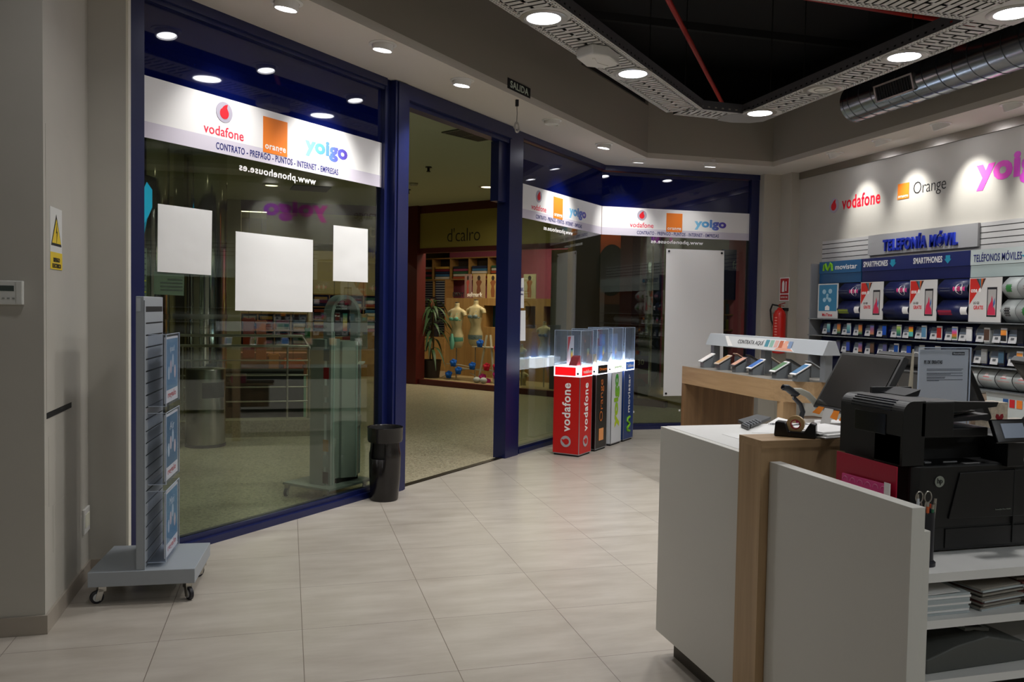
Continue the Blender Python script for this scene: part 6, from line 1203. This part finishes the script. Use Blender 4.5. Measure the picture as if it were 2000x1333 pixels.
for z in (1.445, 1.25, 1.055, .845): obj('shelf_rail', B().box(6.0, 6.21, 3.6, 8.65, z - .006, z + .004), M('rail_clear', '#8f9496', .25, .5), fx_)
# header banners
HX = 6.11; HB = frame((HX, 0, 0), (0, -1, 0))
def header(label, pa, pb, mat, stuff):
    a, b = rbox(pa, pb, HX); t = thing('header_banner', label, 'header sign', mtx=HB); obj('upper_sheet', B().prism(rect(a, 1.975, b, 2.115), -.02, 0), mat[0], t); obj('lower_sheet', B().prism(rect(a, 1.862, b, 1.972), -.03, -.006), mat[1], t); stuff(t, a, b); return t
def mv(t, a, b):
    c = [(-.3, -.3), (-.26, .25), (-.17, .36), (-.08, -.1), (0, -.25), (.08, .05), (.17, .4), (.26, .25), (.3, -.35)]; x0 = a + .17; obj('m_mark', B().tube([(x0 + x * .27, 2.045 + y * .12, .004) for x, y in c], .014, 6), M('lime_mark'), t); text('header_word', 'movistar', a + .49, 2.043, .38, .055, WHITE, t, z=.001, bold=.012)
def sm(wx):
    def f_(t, a, b):
        for px0, px1, ax0, ax1 in wx:
            p, q_ = rbox(px0, px1, HX); text('header_word', 'SMARTPHONES', (p + q_) / 2, 2.052, q_ - p, .062, WHITE, t, z=.001, bold=.02); p, q_ = rbox(ax0, ax1, HX); w_ = q_ - p; cx = (p + q_) / 2
            page('down_arrow', [(cx - w_ * .3, 2.085), (cx + w_ * .3, 2.085), (cx + w_ * .3, 2.05), (cx + w_ * .5, 2.05), (cx, 2.005), (cx - w_ * .5, 2.05), (cx - w_ * .3, 2.05)], M('arrow_teal', '#1e8fae', .5), t, .001, .001)
    return f_
def tm(t, a, b):
    p, q_ = rbox(1898, 1992, HX); text('header_word', 'TELÉFONOS MÓVILES', (p + q_) / 2, 2.045, q_ - p, .085, NAVYT, t, z=.001, bold=.01); page('down_arrow', [(q_ + .03, 2.07), (q_ + .12, 2.07), (q_ + .12, 2.04), (q_ + .16, 2.04), (q_ + .075, 1.99), (q_ - .01, 2.04), (q_ + .03, 2.04)], M('arrow_teal'), t, .001, .001)
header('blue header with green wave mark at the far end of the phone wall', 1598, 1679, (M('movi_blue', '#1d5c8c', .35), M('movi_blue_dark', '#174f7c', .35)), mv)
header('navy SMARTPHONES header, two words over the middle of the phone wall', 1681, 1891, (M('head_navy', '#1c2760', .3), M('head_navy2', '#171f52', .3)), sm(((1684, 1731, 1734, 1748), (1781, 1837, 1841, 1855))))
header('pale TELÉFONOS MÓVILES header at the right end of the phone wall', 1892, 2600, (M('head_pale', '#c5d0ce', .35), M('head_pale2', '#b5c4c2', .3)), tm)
# posters between the risers
PXF = 6.04; PP = frame((PXF, 0, 0), (0, -1, 0))
def wposter(label, pa, pb, draw):
    a, b = rbox(pa, pb, PXF); t = thing('phone_poster', label, 'poster', mtx=PP); obj('poster_board', B().prism(rect(a, 1.452, b, 1.853), -.006, 0), M('poster_white2', '#d9d7d4', .4), t); draw(t, a, b)
def dr_blue(t, a, b):
    w_ = b - a; page('blue_field', rect(a + .02, 1.535, b - .02, 1.84), M('poster_blue', '#2f7fa8', .4), t, .0003, .0006)
    for x, z, r in ((.32, 1.76, .028), (.62, 1.765, .028), (.48, 1.72, .018), (.34, 1.665, .025), (.6, 1.665, .025), (.48, 1.69, .02)): page('bubble', circ(a + w_ * x, z, r * 1.2, r, 16), M('bubble_pale', '#a8cddd', .3), t, .001, .0006)
    page('house_mark', [(a + w_ * .38, 1.545), (a + w_ * .6, 1.545), (a + w_ * .6, 1.585), (a + w_ * .49, 1.605), (a + w_ * .38, 1.585)], WHITE, t, .001, .0006); text('poster_word', 'MeTime', a + w_ * .5, 1.492, w_ * .5, .035, REDV, t, z=.001, bold=.02)
def dr_one(t, a, b):
    w_ = b - a; page('red_triangle', [(a + w_ * .02, 1.845), (a + w_ * .52, 1.845), (a + w_ * .02, 1.61)], M('tri_red', '#cf2a22', .45), t, .0003, .0006)
    for i, c in enumerate(('#2a4a4a', '#1f7f96', '#c96a2a', '#3a3030')): page('ray_stripe', [(a + w_ * (.22 + i * .075), 1.845), (a + w_ * (.285 + i * .075), 1.845), (a + w_ * .38, 1.75)], M('ray%d' % i, c, .5), t, .0009, .0005)
    text('poster_word', 'one', a + w_ * .16, 1.735, w_ * .2, .032, WHITE, t, z=.001, bold=.03); page('ring_mark', circ(a + w_ * .34, 1.74, .015, .018, 14), WHITE, t, .001, .0004)
    text('poster_word', 'LG G3', a + w_ * .24, 1.625, w_ * .18, .022, BLACKM, t, z=.0005, bold=.01); text('poster_word', 'GRATIS', a + w_ * .31, 1.583, w_ * .3, .036, REDV, t, z=.0005, bold=.02)
    ph = page('printed_phone', rect(a + w_ * .57, 1.50, a + w_ * .87, 1.765), M('print_dark', '#26262a', .3), t, .0005, .0006); page('printed_screen', rect(a + w_ * .595, 1.515, a + w_ * .845, 1.745), M('print_screen', '#b3b0ad', .3), ph, .0012, .0005)
    page('pink_splash', [(a + w_ * .6, 1.517), (a + w_ * .84, 1.517), (a + w_ * .83, 1.56), (a + w_ * .77, 1.6), (a + w_ * .75, 1.65), (a + w_ * .72, 1.69), (a + w_ * .70, 1.64), (a + w_ * .63, 1.6), (a + w_ * .60, 1.55)], M('splash_pink', '#d02a50', .5), ph, .0018, .0004); page('blue_splash', [(a + w_ * .76, 1.58), (a + w_ * .82, 1.62), (a + w_ * .81, 1.67), (a + w_ * .77, 1.63)], M('splash_blue', '#3a6aa8', .5), ph, .0023, .0003)
wposter('blue poster with bubbles in the farthest section of the phone wall', 1597, 1636, dr_blue); wposter('red triangle and LG phone poster, first from the far end', 1680, 1724, dr_one); wposter('red triangle and LG phone poster, second from the far end', 1776, 1829, dr_one); wposter('red triangle and LG phone poster, nearest one, in the pale section', 1892, 1955, dr_one)
# curved risers (shelf liners) and phones
def arc_sheet(y0, y1, z0, z1, X0, bulge, n=8):   # convex cylinder facing the shop, y0 > y1
    rows = []
    for i in range(n + 1):
        u = i / n; x = X0 - bulge * math.sin(PI * (u * .92 + .04)); rows.append([(x, y0, z0 + (z1 - z0) * u), (x, y1, z0 + (z1 - z0) * u)])
    return B().sheet(rows)
def Yp(px, X): r = ray(px, 640); return r.y * X / r.x
ridx = [0]
def drum(label, pa, pb, z0, z1, mat, X0=6.13, bulge=.09, deco=None, cat='display drum', cls='display_drum', group='curved display drums'):
    ya, yb = Yp(pa, 6.05), Yp(pb, 6.05); o = obj(cls, arc_sheet(ya, yb, z0, z1, X0, bulge), mat, None, None, smooth=True, solid=.003); tag(o, label, cat, group)
    if deco: deco(o, ya, yb, z0, z1, X0, bulge)
    return o
def patch(o, ya, yb, u0, u1, z0, z1, X0, bulge, mat, name, off=.002):
    rows = []
    for i in range(7):
        u = u0 + (u1 - u0) * i / 6; x = X0 - bulge * math.sin(PI * (u * .92 + .04)) - off; rows.append([(x, ya, z0 + (z1 - z0) * u), (x, yb, z0 + (z1 - z0) * u)])
    return obj(name, B().sheet(rows), mat, o, smooth=True)
def pinkdeco(o, ya, yb, z0, z1, X0, bulge):
    w_ = ya - yb; cy = ya - w_ * .72; r = w_ * .2
    for k, (c, rr) in enumerate((('#e0408a', 1.0), ('#f2e6ea', .62), ('#c03a70', .3))):
        rows = []; pts = [(0, 0)] + circ(0, 0, r * rr, .085 * rr, 24); bb_ = B(); n = len(pts)
        for yy, zz in pts: u = .5 + zz / (z1 - z0); bb_.v.append((X0 - bulge * math.sin(PI * (u * .92 + .04)) - .003 - .0015 * k, cy - yy, z0 + (z1 - z0) * u))
        bb_.f = [(0, i, i + 1 if i + 1 < n else 1) for i in range(1, n)]; obj('number_disc', bb_, M('disc' + c, c, .4), o, smooth=True)
    patch(o, ya - w_ * .08, ya - w_ * .42, .12, .55, z0, z1, X0, bulge, M('picture_grey', '#8a8f94', .3), 'picture_patch'); patch(o, ya - w_ * .12, ya - w_ * .35, .72, .8, z0, z1, X0, bulge, WHITE, 'caption_patch')
for pa, pb, n_ in ((1637, 1678, 'navy display drum with pink number disc in the farthest section'), (1725, 1774, 'navy display drum with pink number disc in the middle section'), (1830, 1888, 'navy display drum with pink number disc next to the pale section')): drum(n_, pa, pb, 1.665, 1.85, NAVY, deco=pinkdeco)
def cover(c1, c2):
    def f_(o, ya, yb, z0, z1, X0, bulge):
        w_ = ya - yb; patch(o, ya - w_ * .05, ya - w_ * .5, .45, .92, z0, z1, X0, bulge, M('cov' + c1, c1, .35), 'picture_patch'); patch(o, ya - w_ * .05, ya - w_ * .5, .22, .5, z0, z1, X0, bulge, M('cov' + c2, c2, .35), 'picture_patch', .003); patch(o, ya - w_ * .78, ya - w_ * .99, .3, .66, z0, z1, X0, bulge, WHITE, 'price_card', .004)
    return f_
for pa, pb, c1, c2, n_ in ((1635, 1678, '#e8e4e0', '#8a9a2a', 'white and lime picture drum in the farthest section'), (1723, 1774, '#24307a', '#1a1c40', 'dark blue picture drum in the middle section'), (1829, 1889, '#e8a0b8', '#a01a3c', 'white and crimson picture drum next to the pale section')): drum(n_, pa, pb, 1.458, 1.655, NAVY, deco=cover(c1, c2))
def bigphone(c, key):
    def f_(o, ya, yb, z0, z1, X0, bulge):
        w_ = ya - yb; patch(o, ya - w_ * .22, ya - w_ * .68, .08, .8, z0, z1, X0, bulge, M('handset_dark', '#2a2826', .3), 'printed_handset'); patch(o, ya - w_ * .27, ya - w_ * .63, .3 if not key else .2, .66, z0, z1, X0, bulge, M('hs' + c, c, .3), 'printed_screen', .0035)
        if key:
            for i in range(3):
                for j in range(3): patch(o, ya - w_ * (.31 + .11 * i), ya - w_ * (.36 + .11 * i), .3 + .12 * j, .34 + .12 * j, z0, z1, X0, bulge, M('key_pale', '#b3b3b3', .4), 'printed_key', .005)
    return f_
drum('pale drum printed with a green-screened handset, upper row', 1956, 1985, 1.665, 1.85, RISG, deco=bigphone('#2f7a3a', False)); drum('pale drum at the right edge, upper row', 1986, 2035, 1.665, 1.85, RISG, deco=bigphone('#c05a5a', False))
drum('pale drum printed with a large telephone keypad', 1954, 1983, 1.458, 1.655, RISG, deco=bigphone('#1f1f1f', True)); drum('pale drum at the right edge, below the upper row', 1984, 2035, 1.458, 1.655, RISG, deco=bigphone('#2f7a3a', False))
# long liners behind the rows
lin = B()
def liner(name, pa, pb, z0, z1, mat, X0=6.15, bulge=.07): ya, yb = Yp(pa, 6.05), Yp(pb, 6.05); return obj(name, arc_sheet(ya, yb, z0, z1, X0, bulge), mat, fx_, smooth=True, solid=.003)
liner('navy_liner', 1598, 1900, 1.258, 1.435, NAVY); liner('navy_liner', 1598, 1895, 1.065, 1.242, NAVY); liner('grey_liner', 1901, 2300, 1.258, 1.435, RISG); liner('grey_liner', 1896, 2300, 1.065, 1.242, RISG); liner('navy_liner', 1598, 1880, .85, 1.05, NAVY)
obj('lower_panel', B().box(6.03, 6.2, 3.6, 8.65, .62, .835), M('panel_pale', '#b5bcbb', .35), fx_)
CARD = M('price_card_white', '#cfcfd0', .5); SMO = M('smoky_acrylic', '#5a6470', .2, spec=.7)
def wall_phone(px, z, case, scr, label, navy=True, upright=True):
    y = Yp(px, 6.04); m_ = Matrix.Translation((6.065, y, z))
    t = thing('wall_phone', label, 'phone', mtx=m_, group='phones in the rows of the phone wall')
    ca = obj('handset', B().box(-.016, -.006, -.033, .033, .012, .142), M('case' + case, case, .3), t, bevel=.003)
    obj('screen', B().box(-.0175, -.016, -.029, .029, .028, .126), scr if not isinstance(scr, str) else M('scr' + scr, scr, .2), ca)
    obj('cradle', B().box(-.008, .04, -.03, .03, .0, .12), M('cradle_navy', '#0e1440', .4) if navy else RISG, t)
    pc = obj('price_card', B().obox((.0, .088, .045), (.25, 0, 1), (0, 1, 0), (1, 0, -.25), .036, .042, .0012), CARD, t); obj('clear_cover', B().obox((.012, .088, .10), (.35, 0, 1), (0, 1, 0), (1, 0, -.35), .03, .044, .0012), SMO, t)
    obj('price_figure', B().obox((-.003, .088, .05), (.25, 0, 1), (0, 1, 0), (1, 0, -.25), .010, .017, .0004), M('figure_grey', '#5a5d60', .6), pc); obj('price_note', B().obox((-.003, .095, .02), (.25, 0, 1), (0, 1, 0), (1, 0, -.25), .003, .012, .0004), M('figure_red', '#c05040', .6), pc)
    return t
R1 = ramp_mat('scr_stripes', [(0, '#2f8f6a'), (.5, '#d08a3a'), (1, '#b8583a')], 2); R2_ = ramp_mat('scr_blueteal', [(0, '#274a86'), (.6, '#6fb0b0'), (1, '#a8d0d4')], 2); R3 = ramp_mat('scr_sunset', [(0, '#d08a5a'), (.5, '#a05a78'), (1, '#4a6aa8')], 2); R4 = ramp_mat('scr_greenyellow', [(0, '#1d4a6e'), (.5, '#4a9a5a'), (1, '#b8c85a')], 2); R5 = ramp_mat('scr_redyellow', [(0, '#5fc0b8'), (.45, '#5fc0b8'), (.5, '#e0c81e'), (1, '#c8302a')], 2); R6 = ramp_mat('scr_mosaic', [(0, '#2a8a4a'), (.35, '#e07a2a'), (.6, '#e0408a'), (1, '#3a9ad0')], 2); R7 = ramp_mat('scr_orangeblack', [(0, '#1c1a1a'), (.5, '#1c1a1a'), (.55, '#f08a2a'), (1, '#f0a04a')], 2)
W_, K_ = '#dcdcdc', '#1e1f22'; ordn = ['first', 'second', 'third', 'fourth', 'fifth', 'sixth', 'seventh', 'eighth', 'ninth', 'tenth', 'eleventh', 'twelfth', 'thirteenth']
row = [(1617, K_, R2_, 'dark phone with blue-green screen'), (1637, K_, R1, 'dark phone with orange and green striped screen'), (1656, W_, R2_, 'white phone with pale blue screen'), (1679, K_, R1, 'black phone with orange and green screen'), (1702, K_, R3, 'dark phone with sunset screen'), (1726, K_, '#1f4fb0', 'phone with plain bright blue screen'), (1754, W_, R4, 'white phone with green-blue screen'), (1778, K_, R5, 'phone with red, yellow and turquoise screen'), (1803, W_, '#5f8fb0', 'white phone with grid of blue tiles'), (1833, W_, '#b02a22', 'white phone with red screen'), (1863, W_, R6, 'white phone with multicoloured mosaic screen'), (1891, '#e8e8e8', '#e4e4e4', 'all-white phone turned side-on')]
for i, (px, c, s_, d_) in enumerate(row): wall_phone(px, 1.262, c, s_, d_ + ', %s from the far end, upper row' % ordn[i])
row = [(1637, K_, '#4a4a68', 'dim grey-violet phone'), (1656, K_, '#2440a0', 'deep blue-screened phone'), (1680, K_, R3, 'dark phone with orange and blue screen'), (1703, K_, '#6a5040', 'dark phone with brown screen'), (1728, K_, '#5a5a86', 'dusky violet phone'), (1750, W_, '#1f4f9a', 'white phone with blue screen'), (1775, K_, '#1440b0', 'black phone with vivid blue screen'), (1800, '#b5b5b0', '#b5b5b0', 'plain grey phone'), (1831, W_, '#8a8a8a', 'white phone with grey screen'), (1863, K_, '#30406a', 'dark phone half hidden by the notice')]
for i, (px, c, s_, d_) in enumerate(row): wall_phone(px, 1.068, c, s_, d_ + ', %s from the far end, lower row' % ordn[i])
for px, z, c, s_, d_ in ((1926, 1.262, '#c9c9c6', '#5a4030', 'silver keypad phone with brown screen, left one in the pale upper row'), (1959, 1.262, W_, R7, 'white phone with orange top half, middle of the pale upper row'), (1991, 1.262, K_, K_, 'black phone at the right end of the pale upper row'), (1895, 1.068, K_, '#3a3030', 'dark handset beside the notice edge in the pale lower row'), (1922, 1.068, '#8f8f8c', '#8f8f8c', 'grey phone turned side-on in the pale lower row'), (1956, 1.068, K_, '#3a5a70', 'black handset with teal screen in the pale lower row'), (1992, 1.068, W_, R7, 'white phone with orange top half in the pale lower row')): wall_phone(px, z, c, s_, d_, navy='keypad' not in d_)
def svc(o, ya, yb, z0, z1, X0, bulge):
    w_ = ya - yb; patch(o, ya - w_ * .3, ya - w_ * .68, .55, .88, z0, z1, X0, bulge, M('svc_red', '#d0454a', .5), 'red_square'); patch(o, ya - w_ * .38, ya - w_ * .58, .62, .8, z0, z1, X0, bulge, M('svc_pale', '#e6d3d2', .5), 'pale_circle', .0035); patch(o, ya - w_ * .12, ya - w_ * .84, .36, .43, z0, z1, X0, bulge, M('svc_line', '#cf8a86', .6), 'text_line'); patch(o, ya - w_ * .2, ya - w_ * .8, .24, .30, z0, z1, X0, bulge, M('svc_line'), 'text_line')
for pa, pb, n_ in ((1893, 1914, 'pale service drum with red square, partly behind the notice'), (1916, 1948, 'pale service drum with red square, second from the notice'), (1950, 1982, 'pale service drum with red square, third from the notice'), (1984, 2020, 'pale service drum with red square at the right edge')): drum(n_, pa, pb, .86, 1.045, RISG, deco=svc)
LP_ = frame((6.028, 0, 0), (0, -1, 0))
for pa, pb, c, n_ in ((1965, 1975, '#1f4f8a', 'blue'), (1978, 1988, '#c02028', 'red'), (1992, 2003, '#e07a2a', 'orange')):
    a = Yp(pa, 6.028); b = Yp(pb, 6.028); tag(obj('brand_tile', B().prism(rect(-a, .72, -b, .79), .0, .003), M('bt' + c, c, .5), None, LP_), 'small %s square brand tile on the pale panel under the phone rows' % n_, 'label')
x0 = -Yp(1975, 6.028)
# fire extinguisher and its sign
EX = 6.155; EP = frame((EX, 0, 0), (0, -1, 0)); a = pg(1524, 543, EP); b = pg(1541, 588, EP); mz = pg(1532, 575, EP)[1]
t = thing('extinguisher_sign', 'red and white fire extinguisher pictogram sign on the far pillar', 'safety sign', mtx=EP); page('sign_plate', rect(a[0], b[1], b[0], a[1]), WHITE, t, 0, .003); w_ = b[0] - a[0]
page('red_field', rect(a[0] + .012, mz + .01, b[0] - .012, a[1] - .012), M('sign_red', '#b3161c', .45), t, .003, .001); page('pictogram', [(a[0] + w_ * .25, mz + .03), (a[0] + w_ * .5, mz + .03), (a[0] + w_ * .5, a[1] - .07), (a[0] + w_ * .42, a[1] - .04), (a[0] + w_ * .33, a[1] - .04), (a[0] + w_ * .25, a[1] - .07)], WHITE, t, .004, .001); page('pictogram_flame', rect(a[0] + w_ * .62, mz + .04, a[0] + w_ * .72, a[1] - .05), WHITE, t, .004, .001)
page('red_strip', rect(a[0] + .012, b[1] + .012, b[0] - .012, mz - .004), M('sign_red'), t, .003, .001); text('sign_word', 'EXTINTOR', (a[0] + b[0]) / 2, (b[1] + mz) / 2 + .004, w_ * .7, .022, WHITE, t, z=.004)
ey = 9.40; ex = 6.04; q = P3d(1522, 655, X=ex); ztop = pg(1522, 603, frame((ex, 0, 0), (0, -1, 0)))[1]; ey = Yp(1522, ex); ey = min(ey, 9.43)
t = thing('fire_extinguisher', 'red fire extinguisher hanging on the far pillar under its sign', 'fire extinguisher', (ex, ey, 0)); r = .078
obj('cylinder', B().lathe([(.03, ztop - .58), (r, ztop - .565), (r, ztop - .08), (r * .8, ztop - .035), (.03, ztop - .005), (.03, ztop + .01)], 36), M('extinguisher_red', '#c81d12', .3), t)
obj('valve', B().tube([(0, 0, ztop), (0, 0, ztop + .045)], .014, 12), M('brass', '#8a6a3a', .3, 1), t); obj('lever', B().obox((.01, -.03, ztop + .06), (.2, -1, .25), (1, .2, 0), (0, 0, 1), .05, .010, .004).obox((.0, -.03, ztop + .035), (.2, -1, -.1), (1, .2, 0), (0, 0, 1), .04, .010, .004), M('lever_red', '#a01812', .4), t)
obj('hose', B().tube([(0, 0, ztop + .03), (-.05, .09, ztop + .05), (-.04, .15, ztop - .02), (-.03, .14, ztop - .15), (-.02, .10, ztop - .22)], .011, 10), BLACKM, t)
la = B(); rows = []
obj('paper_label', B().sheet([[((r + .001) * math.cos(a_), (r + .001) * math.sin(a_), z) for a_ in [PI * 1.0 + k * .1 for k in range(12)]] for z in (ztop - .46, ztop - .36)]), M('label_white', '#d8d0cc', .6), t, smooth=True)
for k in range(7): obj('label_print', B().sheet([[((r + .001) * math.cos(a_), (r + .001) * math.sin(a_), z) for a_ in [PI * 1.05 + k2 * .12 for k2 in range(5)]] for z in (ztop - .34 + k * .036, ztop - .325 + k * .036)]), M('print_pink', '#e08a80', .5), t, smooth=True)
obj('wall_bracket', B().box(.05, EX - ex, -.02, .02, ztop - .03, ztop + .01), BLACKM, t)
